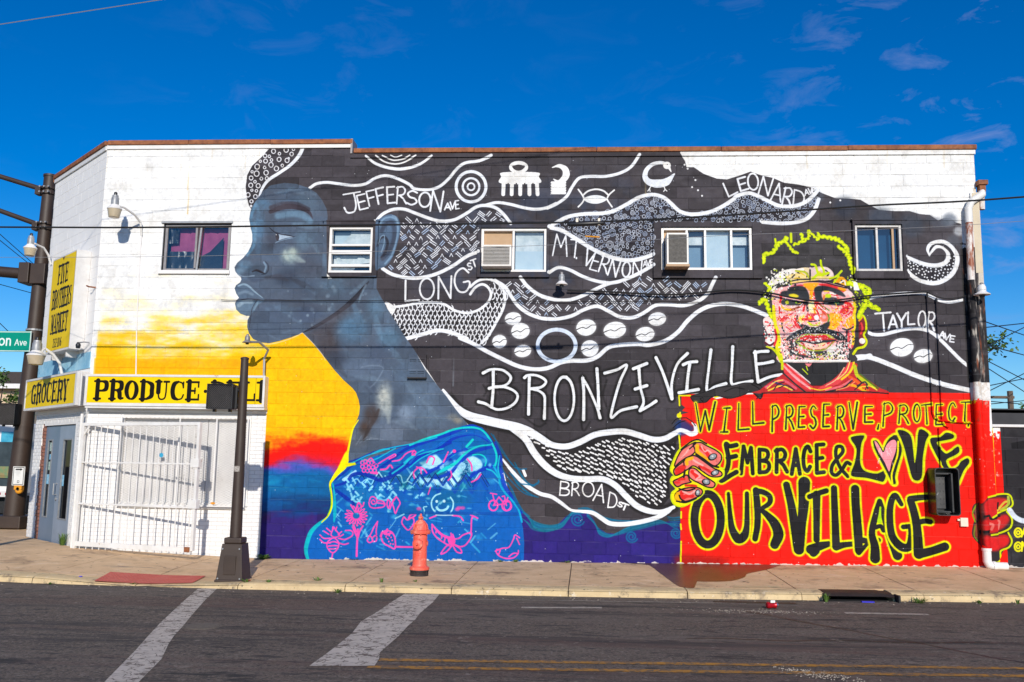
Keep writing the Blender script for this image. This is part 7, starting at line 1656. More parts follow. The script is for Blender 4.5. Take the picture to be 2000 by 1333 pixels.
# ---- black payphone hood
ph = thing('phone_box', (13.1, 0, .9), 'empty black payphone hood on the red board beside the conduits', 'phone box')
x0, x1, z0, z1, yf = 12.89, 13.27, .88, 1.64, -.33
prof = []; r = .05
for cx_, cz_, a0 in ((x1 - r, z1 - r, 0), (x0 + r, z1 - r, math.pi / 2), (x0 + r, z0 + r, math.pi), (x1 - r, z0 + r, 1.5 * math.pi)):
    for i in range(5): t = a0 + i * math.pi / 8; prof.append((cx_ + r * math.cos(t), cz_ + r * math.sin(t)))
m = MB(); n_ = len(prof)
cxm, czm = (x0 + x1) / 2, (z0 + z1) / 2
for y, s in ((0.0, 1.0), (yf, 1.0), (yf, .93), (-.06, .93)):
    for px_, pz_ in prof: m.v.append((cxm + (px_ - cxm) * s, y, czm + (pz_ - czm) * (s if s == 1 else .965)))
for k in range(3):
    for i in range(n_): a = k * n_ + i; b = k * n_ + (i + 1) % n_; m.f.append((a, b, b + n_, a + n_))
m.f.append(tuple(3 * n_ + i for i in range(n_))); m.build('hood', M_BLACKM, ph, smooth=True)
m = MB(); m.box(12.95, 13.14, -.10, -.061, .98, 1.50); bp_ = m.build('back_plate', M_GREYP if False else mat('dull_steel_plate', (.05, .05, .055), (.09, .09, .09), .4, .6, scale=8), ph, bevel=.006)
m = MB()
for x in (12.985, 13.05, 13.105):
    for z in (1.06, 1.14, 1.26, 1.38, 1.46): m.lathe([(.011, 0), (.011, .003)], 8, Matrix.Translation((x, -.100, z)) @ Matrix.Rotation(math.pi / 2, 4, 'X'))
m.build('bolt_holes', M_BLACK, bp_)
m = MB(); m.tube([(12.99, -.11, 1.20), (13.01, -.12, 1.24)], .012, 6); m.build('bolt', M_GALV, ph)
m = MB(); m.box(13.16, 13.19, -.28, -.062, .93, 1.55); m.box(12.93, 13.15, -.25, -.062, .92, .95); m.box(12.94, 13.20, -.2, -.062, 1.53, 1.56); m.build('inner_flange', M_BLACKM, ph, bevel=.005)

# ---- wall lamps
def lamp(name, base_, arm, r, h, label, collar=M_WVINYL, lens=M_AMBER, body=M_GALV, armm=M_WMETAL, cell=True):
    """base_: centre of the lamp's collar; arm: points of the bracket"""
    t = thing(name, base_, label, 'wall lamp', 'security lamps on the building'); T_ = Matrix.Translation(base_)
    m = MB(); m.lathe([(r * .50, 0), (r * .52, h * .22), (r * .5, h * .40), (r * .42, h * .44), (r * .40, h * .52)], 16, T_); m.build('housing', body, t, True)
    m = MB(); m.lathe([(r * .98, -h * .08), (r, -h * .04), (r * .86, .0), (r * .62, h * .07), (r * .52, h * .12)], 18, T_); m.build('collar', collar, t, True)
    if lens:
        m = MB(); m.lathe([(r * .66, -h * .42), (r * .72, -h * .41), (r * .93, -h * .09), (r * .93, -h * .07)], 18, T_); m.build('lens', lens, t, True)
    else:
        m = MB(); m.lathe([(r * .3, -h * .22), (r * .36, -h * .1), (r * .3, -h * .06)], 10, T_); m.build('bulb', M_BLACK, t, True)
    if cell: m = MB(); m.lathe([(r * .22, h * .5), (r * .24, h * .62), (r * .16, h * .66)], 10, T_); m.build('photocell', M_BLACK if lens else M_GREYP, t, True)
    m = MB(); m.tube(arm, .021 if r < .14 else .026, 8); m.build('arm', armm, t, True)
    return t
def arc(a, b, up, n=7):
    a, b = Vector(a), Vector(b); out = []
    for i in range(n + 1):
        t = i / n; p = a.lerp(b, t); p.z = a.z + (b.z - a.z) * (t ** 2.2) + up * math.sin(math.pi * min(1, t * 1.15)) * (1 - t) ; out.append(p)
    return out
def mount(q, u, off=0.005): return cp(q, off, u)
b1 = at(224, 406, -.62); l1 = lamp('wall_lamp', b1, [b1 + Vector((.07, .0, .03)), b1 + Vector((.12, .1, .03)), Vector((b1.x + .19, -.25, b1.z - .03)), Vector((b1.x + .22, -.09, b1.z - .12)), Vector((b1.x + .22, -.02, b1.z - .34))], .125, .42, 'grey lamp with amber lens standing out above the left curtained window')
m = MB(); m.tube([(b1.x + .22, -.02, b1.z - .34), (b1.x + .215, -.015, 5.2), (b1.x + .25, -.015, 3.9), (b1.x + .30, -.015, 3.05)], .011, 6); m.build('feed_conduit', M_WVINYL, l1)
b2 = cp(2.36, .50, 5.66); e2 = cp(2.66, .02, 5.44); lamp('wall_lamp', b2, [b2 + Vector((.05, .03, .08)), b2.lerp(e2, .3) + Vector((0, 0, .15)), b2.lerp(e2, .6) + Vector((0, 0, .20)), b2.lerp(e2, .85) + Vector((0, 0, .14)), e2], .125, .42, 'grey lamp with amber lens beside the dark mast above the yellow upright sign')
b3 = cp(1.10, .58, 3.45); e3 = cp(1.1, .12, 3.12); lamp('wall_lamp', b3, [b3 + Vector((.08, .02, .05)), b3.lerp(e3, .3) + Vector((0, 0, .21)), b3.lerp(e3, .62) + Vector((0, 0, .22)), b3.lerp(e3, .88) + Vector((0, 0, .16)), e3], .165, .47, 'large lamp with tan lens just above the GROCERY sign')
b4 = at(483, 668, -.68); lamp('wall_lamp', b4, [b4 + Vector((.05, .02, .0)), b4 + Vector((.14, .18, .02)), Vector((b4.x + .22, -.25, b4.z - .08)), Vector((1.745, -.13, 3.34)), Vector((1.75, -.12, 3.05))], .085, .20, 'small grey lamp without lens on a curved arm over the DELI sign end', collar=M_GREYP, lens=None, body=M_GREYP, armm=M_GALV)
b5 = at(1097, 554, -.28); lamp('wall_lamp', b5, [b5 + Vector((0, .04, .04)), Vector((b5.x, -.01, b5.z + .02))], .105, .30, 'bare metal lamp with pale skirt on the dark mural under the BRONZEVILLE hair locks', lens=None)
b6 = at(1918, 574, -.25); lamp('wall_lamp', b6, [b6 + Vector((-.02, .04, .04)), Vector((13.84, -.02, b6.z + .02))], .13, .28, 'white hooded lamp on the right corner beside the downpipe', lens=None, body=M_WMETAL)

# ---- signs (flat print on cabinets): lettering drawn with the same brush as the wall
def sign_image(name, w, h, bg, draw, res=260):
    global PAINT, CW, CH, tocv, UNIT, NOI, NOF
    sv = (PAINT, CW, CH, tocv, UNIT, NOI, NOF)
    CW, CH = int(w * res), int(h * res); PAINT = np.zeros((CH, CW, 3), np.float32) + np.array(bg, np.float32) / 255
    NOI = fnoise(CH, CW, 60, 31, 4); NOF = fnoise(CH, CW, 9, 32, 3)
    tocv = lambda p: np.asarray(p, float).reshape(-1, 2) * res; UNIT = res
    draw(w, h)
    PAINT *= (1 - .10 * np.clip(NOI * 2 - .9, 0, 1))[..., None]
    im = bpy.data.images.new(name, CW, CH, alpha=False); px = np.ones((CH, CW, 4), np.float32); px[..., :3] = np.clip(PAINT[::-1], 0, 1)
    im.pixels.foreach_set(px.ravel()); im.update(); im.pack()
    PAINT, CW, CH, tocv, UNIT, NOI, NOF = sv
    m = bpy.data.materials.new(name); m.use_nodes = True; n, l = m.node_tree.nodes, m.node_tree.links; b = n['Principled BSDF']; b.inputs['Roughness'].default_value = .5; b.inputs['Specular IOR Level'].default_value = .12
    t = n.new('ShaderNodeTexImage'); t.image = im; t.extension = 'EXTEND'; x = n.new('ShaderNodeMixRGB'); x.blend_type = 'MULTIPLY'; x.inputs[0].default_value = 1; x.inputs[2].default_value = (.82, .82, .82, 1)
    uv = n.new('ShaderNodeUVMap'); uv.uv_map = 'UVMap'; l.new(uv.outputs[0], t.inputs[0])
    l.new(t.outputs[0], x.inputs[1]); l.new(x.outputs[0], b.inputs['Base Color']); return m
def face(name, m_, par, a, b, c, d):
    mb = MB(); mb.quad(a, b, c, d); o = mb.build(name, m_, par); uvl = o.data.uv_layers.new(name='UVMap')
    for i, q in enumerate(((0, 0), (1, 0), (1, 1), (0, 1))): uvl.data[i].uv = q
    return o
SLAB = {  # thick strokes, thin strokes, slab feet (x0, x1, y)
 'P': ([[.24, .0, .24, 1]], [[.24, .04, .6, .04], [.24, .54, .6, .54]], [(.02, .48, .965), (.02, .3, .035)], [[.6, .04, .86, .12, .86, .44, .6, .54]]),
 'R': ([[.24, 0, .24, 1]], [[.24, .04, .58, .04], [.24, .50, .58, .50], [.84, .96, 1.0, .93]], [(.02, .44, .965), (.02, .3, .035)], [[.58, .04, .84, .12, .84, .42, .58, .50], [.56, .52, .74, .62, .78, .86, .86, .97]]),
 'O': ([], [], [], 'O'),
 'D': ([[.22, 0, .22, 1]], [[.22, .04, .5, .04], [.22, .96, .5, .96]], [(.02, .3, .035), (.02, .3, .965)], [[.5, .04, .84, .2, .86, .5, .84, .8, .5, .96]]),
 'U': ([[.22, .02, .22, .6]], [[.22, .6, .3, .9, .52, .97, .72, .88, .78, .6], [.78, .02, .78, .6]], [(.02, .42, .035), (.62, .96, .035)], []),
 'C': ([], [[.9, .05, .9, .34], [.5, .02, .8, .1, .9, .3], [.5, .98, .8, .92, .93, .72]], [], [[.52, .03, .24, .15, .14, .5, .24, .85, .52, .97]]),
 'E': ([[.22, 0, .22, 1]], [[.2, .04, .88, .04], [.2, .96, .9, .96], [.22, .5, .64, .5], [.88, .02, .88, .3], [.91, .7, .91, .98], [.64, .36, .64, .64]], [(.02, .3, .035), (.02, .3, .965)], []),
 'L': ([[.24, 0, .24, 1]], [[.2, .96, .9, .96], [.9, .64, .9, .98]], [(.02, .46, .035), (.02, .3, .965)], []),
 'I': ([[.5, 0, .5, 1]], [], [(.2, .8, .035), (.2, .8, .965)], []),
 'F': ([[.24, 0, .24, 1]], [[.2, .04, .88, .04], [.24, .5, .64, .5], [.88, .02, .88, .3], [.64, .36, .64, .64]], [(.02, .46, .965), (.02, .3, .035)], []),
 'G': ([[.8, .56, .8, .94]], [[.5, .02, .78, .1, .86, .3], [.86, .04, .86, .3], [.5, .98, .7, .94, .8, .8], [.58, .56, .98, .56]], [], [[.52, .03, .24, .15, .14, .5, .24, .85, .52, .97]]),
 'Y': ([[.5, .52, .5, 1], [.18, .03, .5, .56]], [[.82, .03, .5, .56]], [(.3, .7, .965), (.0, .38, .035), (.66, 1, .035)], []),
 'V': ([[.18, .03, .5, 1]], [[.84, .03, .5, .98]], [(.0, .36, .035), (.68, 1, .035)], []),
 'B': ([[.22, 0, .22, 1]], [[.22, .04, .55, .04], [.22, .48, .6, .48], [.22, .96, .6, .96]], [(.02, .3, .035), (.02, .3, .965)], [[.55, .04, .8, .12, .8, .4, .58, .48], [.6, .48, .86, .58, .86, .86, .6, .96]]),
 'T': ([[.5, 0, .5, 1]], [[.08, .04, .92, .04], [.08, .02, .08, .32], [.92, .02, .92, .32]], [(.28, .72, .965)], []),
 'H': ([[.22, 0, .22, 1], [.78, 0, .78, 1]], [[.22, .5, .78, .5]], [(.04, .4, .035), (.6, .96, .035), (.04, .4, .965), (.6, .96, .965)], []),
 'S': ([], [[.82, .04, .82, .32], [.16, .68, .16, .97], [.5, .03, .72, .08, .82, .28], [.16, .74, .3, .94, .5, .97]], [], [[.5, .03, .24, .1, .22, .34, .5, .48, .78, .62, .78, .88, .5, .97]]),
 'M': ([[.78, .02, .78, 1], [.2, .02, .48, .8]], [[.16, .02, .16, 1], [.78, .04, .5, .8]], [(.02, .32, .965), (.62, .96, .965), (.04, .2, .035), (.78, .96, .035)], []),
 'A': ([[.5, .0, .82, .98]], [[.48, .03, .16, .98], [.26, .66, .7, .66]], [(.02, .36, .965), (.62, 1, .965)], []),
 'K': ([[.22, 0, .22, 1], [.42, .46, .8, .97]], [[.78, .04, .22, .6]], [(.04, .4, .035), (.62, .94, .035), (.04, .4, .965), (.64, 1, .965)], []),
 '2': ([], [[.1, .95, .9, .95]], [], [[.16, .28, .3, .04, .7, .06, .84, .3, .6, .6, .14, .93]]),
 '5': ([], [[.24, .05, .84, .05], [.24, .05, .2, .46]], [], [[.2, .46, .6, .38, .86, .6, .7, .92, .3, .95, .12, .78]]),
 '1': ([[.5, 0, .5, 1]], [[.3, .14, .5, .02]], [(.28, .74, .965)], []),
 '0': ([], [], [], 'O'),
 '6': ([], [], [], [[.78, .12, .5, .02, .22, .3, .16, .66, .4, .96, .74, .86, .8, .6, .5, .44, .2, .6]]),
 '-': ([[.15, .5, .85, .5]], [], [], []),
}
def slab(txt, x, y, w, h, col, gap=.1, tk=.32, tn=.115):
    for ch in txt:
        if ch == ' ': x += w * .6; continue
        wi = w * (.5 if ch == 'I' else .55 if ch in '1-' else 1.15 if ch == 'M' else 1)
        g = SLAB[ch]; P = lambda l: np.asarray(l, float).reshape(-1, 2) * (wi, h) + (x, y); W = w * tk
        if ch in 'I1': P = lambda l: np.asarray(l, float).reshape(-1, 2) * (w, h) + (x - w * .22, y)
        for l in g[0]: stroke(P(l), W * (.55 if ch == '-' else 1), col, sm=False)
        for l in g[1]: stroke(P(l), h * tn if len(l) == 4 and abs(l[1] - l[3]) < .2 else w * .11, col, sm=len(l) > 4)
        for a, b, yy in g[2]: stroke(P([a, yy, b, yy]), h * tn, col, sm=False)
        if g[3] == 'O':
            t = np.linspace(0, 2 * math.pi, 25)[:-1]
            q = np.stack([.5 + .36 * np.cos(t), .5 + .47 * np.sin(t)], 1); stroke(P(q.ravel()), W * (.35 + .65 * np.abs(np.cos(t))), col, closed=True)
        elif g[3]:
            for l in g[3]: n_ = len(l) // 2; stroke(P(l), [W * .5] + [W] * (n_ - 2) + [W * .5], col)
        x += wi + w * gap
    return x
INKS = (24, 20, 16)
def d_prod(w, h):
    slab('PRODUCE', .12, .065, .245, .325, INKS, .11); dab(2.095, .235, .03, INKS, soft=.1); slab('DELI', 2.19, .065, .245, .325, INKS, .11)
    stroke([(2.97, 0), (2.97, h)], .006, (120, 90, 20), sm=False)
fas = thing('shop_sign', (.2, -.1, 2.5), 'long yellow PRODUCE DELI sign board over the shop window', 'sign')
m = MB(); m.box(-1.36, 1.80, -.20, -.0005, 2.50, 3.03); m.build('cabinet', M_SIGNW, fas, bevel=.006)
face('sign_face', sign_image('produce_print', 3.10, .45, (255, 216, 0), d_prod), fas, (-1.33, -.2035, 2.545), (1.775, -.2035, 2.545), (1.775, -.2035, 2.995), (-1.33, -.2035, 2.995))
m = MB(); rim(m, -1.37, 1.81, 2.49, 3.04, .04, -.214, -.2); m.build('trim', M_SIGNW, fas, bevel=.004)
m = MB(); m.box(-1.36, 1.81, -.19, -.02, 2.455, 2.498); m.build('soffit_rail', M_SIGNW, fas)
def d_gro(w, h): slab('GROCERY', .32, .075, .262, .36, INKS, .10)
gro = thing('shop_sign', tuple(cp(1.4, .1, 2.5)), 'yellow GROCERY sign board above the corner doors', 'sign')
m = MB(); m.box(-.02, 2.90, -.20, .001, 2.50, 3.10, CM); m.build('cabinet', M_SIGNW, gro, bevel=.006)
face('sign_face', sign_image('grocery_print', 2.62, .51, (255, 216, 0), d_gro), gro, *[CM @ Vector(v) for v in ((2.85, -.2035, 2.545), (.10, -.2035, 2.545), (.10, -.2035, 3.06), (2.85, -.2035, 3.06))])
m = MB(); 
for q in ((-.02, .07, 2.50, 3.10), (2.86, 2.91, 2.50, 3.10), (.07, 2.86, 2.495, 2.54), (.07, 2.86, 3.065, 3.105)): m.box(q[0], q[1], -.214, -.2, q[2], q[3], CM)
m.build('trim', M_SIGNW, gro, bevel=.003)
m = MB(); m.tube([cp(-.12, .17, 2.49), cp(-.12, .17, 3.06)], .02, 6); m.build('corner_trim', M_SIGNW, gro)
def d_five(w, h):
    slab('FIVE', .34, .14, .155, .36, INKS, .06); slab('BROTHERS', .12, .60, .128, .36, INKS, .04); slab('MARKET', .17, 1.07, .145, .36, INKS, .04); slab('252-1106', .36, 1.535, .068, .16, INKS, .06)
    poly([(.52, 0), (.66, 0), (.59, .07)], (90, 70, 20), sm=False)
fv = thing('upright_sign', tuple(cp(1.06, .15, 3.5)), 'upright yellow FIVE BROTHERS MARKET box sign on the white corner wall', 'sign')
m = MB(); m.box(.40, 1.72, -.25, -.002, 3.52, 5.34, CM); m.build('cabinet', M_SIGNW, fv, bevel=.006)
face('sign_face', sign_image('five_print', 1.26, 1.75, (255, 216, 0), d_five), fv, *[CM @ Vector(v) for v in ((1.69, -.2535, 3.56), (.43, -.2535, 3.56), (.43, -.2535, 5.31), (1.69, -.2535, 5.31))])
m = MB(); m.box(.7, .74, -.2, -.0, 3.40, 3.52, CM); m.box(1.5, 1.54, -.2, -.0, 3.40, 3.52, CM); m.build('bracket', M_SIGNW, fv)
sc_ = thing('security_camera', tuple(cp(.12, .1, 3.52)), 'small dark camera on a bracket right of the upright sign foot', 'camera')
m = MB(); m.lathe([(.035, -.06), (.045, .0), (.02, .05)], 10, Matrix.Translation(cp(.22, .16, 3.58))); m.build('camera_head', M_BLACK, sc_, True)
m = MB(); m.tube([cp(.22, .16, 3.62), cp(.12, .10, 3.63), cp(.12, .01, 3.63)], .012, 6); m.build('bracket', M_GALV, sc_)
hk = MB().tube([cp(.05, .0, 4.62), cp(.06, .12, 4.62), cp(.10, .14, 4.64)], .014, 6).build('wall_hook', M_RUST); tag(hk, 'rusty hook sticking out of the white corner wall', 'hook')

# ================================================================= street furniture
def lathe_tube(name, m_, par, a, b, r0, r1, n=18): mb = MB(); mb.tube([a, b], [r0, r1], n); return mb.build(name, m_, par, True)
px_, py_ = 2.335, -2.66; gz0 = ground(px_, py_)
sp_ = thing('signal_post', (px_, py_, gz0), 'brown pedestrian signal post on a tapered base near the curb', 'signal post')
m = MB(); s0, s1 = .185, .14
zB = gz0 - .01; rings = [(s0 + .015, 0), (s0 + .015, .03), (s0, .035), (s1, .50), (s1, .515)]
for s, z in rings:
    for q in ((-1, -1), (1, -1), (1, 1), (-1, 1)): m.v.append((px_ + q[0] * s, py_ + q[1] * s, zB + z))
for i in range(len(rings) - 1):
    for j in range(4): a = i * 4 + j; b = i * 4 + (j + 1) % 4; m.f.append((a, b, b + 4, a + 4))
m.f.append((16, 17, 18, 19)); m.f.append((3, 2, 1, 0)); m.build('base', M_BRONZE, sp_, bevel=.012)
m = MB(); m.box(px_ - .125, px_ + .125, py_ - .125, py_ + .125, zB + .515, zB + .60); m.build('base_cap', M_BRONZE, sp_, bevel=.02)
lathe_tube('pole', M_BRONZE, sp_, (px_, py_, zB + .6), (px_ - .012, py_, 3.03), .085, .055)
m = MB(); m.lathe([(.062, 0), (.062, .02), (.03, .035)], 16, Matrix.Translation((px_ - .012, py_, 3.03))); m.build('cap', M_BRONZE, sp_, True)
def ped_head(par, c, w, h, d, rz=0):
    R_m = Matrix.Translation(c) @ Matrix.Rotation(rz, 4, 'Z')
    m = MB(); m.box(-w / 2, w / 2, -d / 2 + .05, d / 2, -h / 2, h / 2, R_m); hd = m.build('signal_head', M_BLACK, par, bevel=.025)
    m = MB(); t = .014
    for q in ((-w / 2, -w / 2 + t, -h / 2, h / 2), (w / 2 - t, w / 2, -h / 2, h / 2), (-w / 2, w / 2, -h / 2, -h / 2 + t), (-w / 2, w / 2, h / 2 - t, h / 2)): m.box(q[0], q[1], -d / 2 - .04, -d / 2 + .055, q[2], q[3], R_m)
    m.build('visor', M_BLACK, hd, bevel=.006)
    m = MB(); n = 13
    for s in (1, -1):
        for i in range(-n, n + 1):
            k = i / n * (w + h) / 2 * 1.0
            pts = []
            for tt_ in (-1, 1):
                pts.append((k + tt_ * h / 2 * s, tt_ * h / 2))
            (xa, za), (xb, zb2) = pts
            if xa > xb: (xa, za), (xb, zb2) = (xb, zb2), (xa, za)
            lo, hi = -w / 2 + t, w / 2 - t
            if xb <= lo or xa >= hi: continue
            f = lambda X: za + (zb2 - za) * (X - xa) / (xb - xa)
            x_a, x_b = max(lo, xa), min(hi, xb)
            a, b = Vector((x_a, -d / 2 - .02, f(x_a))), Vector((x_b, -d / 2 - .02, f(x_b))); q = Vector((0, 0, .0022))
            m.quad(*[R_m @ v for v in (a - q, b - q, b + q, a + q)]); q = Vector((0, .012, 0)); m.quad(*[R_m @ v for v in (a - q, b - q, b + q, a + q)])
    stuff(m.build('visor_grid', M_GREYP, hd))
    for x in (-w * .3, w * .3): mb = MB(); mb.box(x - .02, x + .02, -.02, .03, -h / 2 - .035, -h / 2, R_m); mb.build('latch', M_BLACK, hd)
    return hd
m = MB(); m.box(px_ - .085, px_ + .085, py_ - .182, py_ - .165, zB + .10, zB + .36, Matrix.Translation((0, -.008, 0))); m.build('access_door', M_BRONZE, sp_, bevel=.006)
m = MB()
for sx in (-1, 1):
    for sz in (.05, .45): m.lathe([(.012, 0), (.012, .012)], 6, Matrix.Translation((px_ + sx * (.155 - (sz - .05) * .09), py_ - .186 + (sz - .05) * .09, zB + sz)) @ Matrix.Rotation(math.pi / 2, 4, 'X'))
stuff(m.build('base_bolts', M_GALV, sp_))
stk = mat('torn_sticker', (.45, .42, .38), (.12, .08, .06), .6, scale=40)
m = MB(); m.box(px_ - .05, px_ + .03, py_ - .0795, py_ - .078, 1.42, 1.50); m.build('torn_sticker', stk, sp_)
hd = ped_head(sp_, (2.04, py_ - .02, 2.48), .38, .36, .20)
m = MB(); m.tube([(2.22, py_, 2.58), (2.30, py_, 2.58)], .03, 8); m.tube([(2.22, py_, 2.36), (2.30, py_, 2.36)], .03, 8); m.tube([(2.20, py_, 2.46), (2.30, py_, 2.46)], .02, 6); m.box(2.225, 2.26, py_ - .06, py_ + .06, 2.31, 2.62); m.build('bracket', M_BLACK, sp_, bevel=.008)

ox, oy = -2.45, -2.15; og = ground(ox, oy)  # unseen post, added to cast the shadow on the corner wall
op_ = thing('signal_post', (ox, oy, og), 'second brown signal post, unseen past the left edge, added for its shadow on the corner wall', 'signal post')
m = MB(); m.box(ox - .2, ox + .2, oy - .2, oy + .2, og - .01, og + .5); m.build('base', M_BRONZE, op_, bevel=.03)
lathe_tube('pole', M_BRONZE, op_, (ox, oy, og + .5), (ox, oy, 3.0), .085, .055)
ped_head(op_, (ox - .35, oy, 2.75), .45, .40, .24)

bx, by = -4.93, 3.82
mp_ = thing('mast_pole', (bx, by, .05), 'tall dark brown traffic mast at the left edge with arms reaching out of view', 'signal mast')
m = MB(); m.box(bx - .42, bx + .36, by - .36, by + .36, .10, .36); m.build('base_plate', M_BRONZE, mp_, bevel=.02)
m = MB()
for sx, sy in ((-1, -1), (1, -1), (1, 1), (-1, 1)): m.tube([(bx + sx * .28, by + sy * .26, .0), (bx + sx * .28, by + sy * .26, .12)], .02, 6)
m.build('anchor_bolts', M_GALV, mp_)
m = MB(); m.tube([(bx, by, .3), (bx + .10, by, 4.0), (bx + .15, by, 7.92)], [.215, .165, .135], 20); m.lathe([(.15, 0), (.15, .05)], 20, Matrix.Translation((bx + .15, by, 7.92))); m.build('pole', M_BRONZE, mp_, True)
def P4(x, y, yy=3.8): return at(x, y, yy)
for (a, b, c, d, r) in ((0, 345, 88, 372, .042), (0, 412, 80, 441, .042)):
    A_, B_ = P4(a, b), P4(c, d); D_ = (A_ - B_); m = MB(); m.tube([B_, B_ + D_ * 6], [r * 1.4, r], 10); ar = m.build('tie_arm', M_BRONZE, mp_, True)
    m = MB(); C_ = Vector((bx + .14, by, B_.z - .02)); 
    for dz in (-.09, .03): m.lathe([(.175, 0), (.175, .06)], 16, Matrix.Translation((C_.x, C_.y, C_.z + dz)))
    m.box(C_.x - .26, C_.x - .14, C_.y - .12, C_.y + .06, C_.z - .10, C_.z + .10); m.build('clamp', M_BRONZE, mp_, bevel=.006)
    m = MB()
    for dx in (-.10, 0, .10):
        for dz in (-.06, .06): m.tube([(C_.x + dx, C_.y - .16, C_.z + dz), (C_.x + dx, C_.y - .21, C_.z + dz)], .02, 6)
    stuff(m.build('bolts', M_GALV, mp_))
A_, B_ = P4(0, 531), P4(64, 537); m = MB(); m.tube([B_, B_ + (A_ - B_) * 9], [.125, .10], 16); m.build('main_arm', M_BRONZE, mp_, True)
m = MB(); m.box(bx - .26, bx - .02, by - .24, by + .2, B_.z - .22, B_.z + .24); m.box(bx + .0, bx + .34, by - .22, by + .2, B_.z - .24, B_.z + .22); m.build('arm_box', M_BRONZE, mp_, bevel=.015)
for z in (4.38, 3.96): m = MB(); m.lathe([(.185, 0), (.185, .04)], 18, Matrix.Translation((bx + .10, by, z))); m.build('band', M_GALV, mp_)
ped_head(mp_, (bx - .12, by - .28, 2.52), .40, .46, .24)
# street name blade
def d_st(w, h):
    stroke([(0, .02), (w, .02)], .02, (235, 240, 238), sm=False); stroke([(0, h - .02), (w, h - .02)], .02, (235, 240, 238), sm=False); stroke([(w - .015, 0), (w - .015, h)], .02, (235, 240, 238), sm=False)
    WW = (245, 248, 246); x = w - .66
    ring(x - .0, .24, .058, .07, .034, WW); stroke([(x + .11, .17), (x + .11, .315)], .034, WW, sm=False); stroke([(x + .11, .20), (x + .15, .17), (x + .19, .20), (x + .195, .315)], .032, WW)
    x += .30; stroke([(x, .315), (x + .045, .185), (x + .09, .315)], .02, WW, sm=False); stroke([(x + .02, .27), (x + .07, .27)], .016, WW, sm=False)
    stroke([(x + .115, .225), (x + .145, .315), (x + .175, .225)], .02, WW, sm=False); stroke([(x + .20, .27), (x + .265, .27), (x + .25, .235), (x + .215, .23), (x + .197, .265), (x + .215, .31), (x + .26, .305)], .018, WW, sm=False)
stn = thing('street_sign', tuple(at(20, 660, 3.6)), 'green street name sign ending in Ave clamped to the tall mast', 'street sign')
tr, br = at(62, 647, 3.58), at(59, 682, 3.58); wS, hS = 1.9, .46
xr = tr.x; zt = tr.z; zb2 = zt - hS
m = MB(); m.box(xr - wS, xr, 3.58, 3.60, zb2, zt); m.build('blade', M_SIGNW, stn)
face('sign_face', sign_image('street_print', wS, hS, (0, 150, 128), d_st, 200), stn, (xr - wS, 3.577, zb2), (xr, 3.577, zb2), (xr, 3.577, zt), (xr - wS, 3.577, zt))
m = MB(); m.tube([(xr - .05, 3.6, zt - .02), (bx + .02, 3.66, zt - .01)], .015, 6); m.tube([(xr - .05, 3.6, zb2 + .02), (bx, 3.66, zb2 + .02)], .015, 6); m.build('clamp', M_GALV, stn)
# push button and its little sign on the mast
def d_pb(w, h):
    stroke([(.02, .02), (w - .02, .02), (w - .02, h - .02), (.02, h - .02)], .012, (40, 40, 40), sm=False, closed=True)
    poly([(.06, .05), (.17, .05), (.17, .035), (.22, .062), (.17, .09), (.17, .075), (.06, .075)], (30, 30, 30), sm=False)
    stroke([(.12, h - .10), (.16, h - .10), (.16, h - .06), (.12, h - .06)], .01, (60, 60, 60), sm=False, closed=True)
pb = thing('push_button', (bx + .02, by - .25, 1.0), 'white crossing sign over a yellow push button on the tall mast', 'push button')
c1 = at(36, 930, 3.5); wP, hP = .27, .40
m = MB(); m.box(c1.x - wP / 2, c1.x + wP / 2, 3.5, 3.51, c1.z - hP / 2, c1.z + hP / 2); m.build('plate', M_SIGNW, pb, bevel=.004)
face('plate_face', sign_image('button_print', wP, hP, (236, 236, 232), d_pb, 500), pb, (c1.x - wP / 2 + .004, 3.497, c1.z - hP / 2), (c1.x + wP / 2 - .004, 3.497, c1.z - hP / 2), (c1.x + wP / 2 - .004, 3.497, c1.z + hP / 2), (c1.x - wP / 2 + .004, 3.497, c1.z + hP / 2))
c2 = at(34, 957, 3.5); m = MB(); m.lathe([(.085, 0), (.085, .06), (.06, .08)], 14, Matrix.Translation((c2.x, 3.6, c2.z)) @ Matrix.Rotation(math.pi / 2, 4, 'X')); m.box(c2.x - .085, c2.x + .085, 3.5, 3.6, c2.z, c2.z + .12); m.build('housing', M_ORANGE, pb, bevel=.004)
m = MB(); m.lathe([(.035, 0), (.035, .02)], 12, Matrix.Translation((c2.x, 3.52, c2.z + .02)) @ Matrix.Rotation(math.pi / 2, 4, 'X')); m.build('button', M_BLACK, pb)
m = MB(); m.box(c2.x - .05, c2.x + .05, 3.58, 3.66, c2.z, c1.z); m.build('back_bracket', M_BRONZE, pb)

# ---- fire hydrant
hx, hy = 4.845, -1.95; hz = ground(hx, hy); HT = Matrix.Translation((hx, hy, hz))
hyd = thing('fire_hydrant', (hx, hy, hz), 'faded coral red fire hydrant on the sidewalk before the blue garment', 'fire hydrant')
m = MB(); m.lathe([(.135, 0), (.135, .03), (.118, .035), (.118, .065), (.140, .068), (.140, .085)], 22, HT); m.build('base_flange', M_HYDB, hyd, True)
m = MB()
for k in range(8): t = k * math.pi / 4 + .3; m.tube([HT @ Vector((.122 * math.cos(t), .122 * math.sin(t), .015)), HT @ Vector((.122 * math.cos(t), .122 * math.sin(t), .07))], .014, 6)
m.build('flange_bolts', M_HYDB, hyd)
m = MB(); m.lathe([(.143, .086), (.146, .095), (.146, .120), (.128, .130), (.108, .142), (.104, .16), (.102, .46), (.104, .575), (.10, .60)], 24, HT); m.build('barrel', M_HYD, hyd, True)
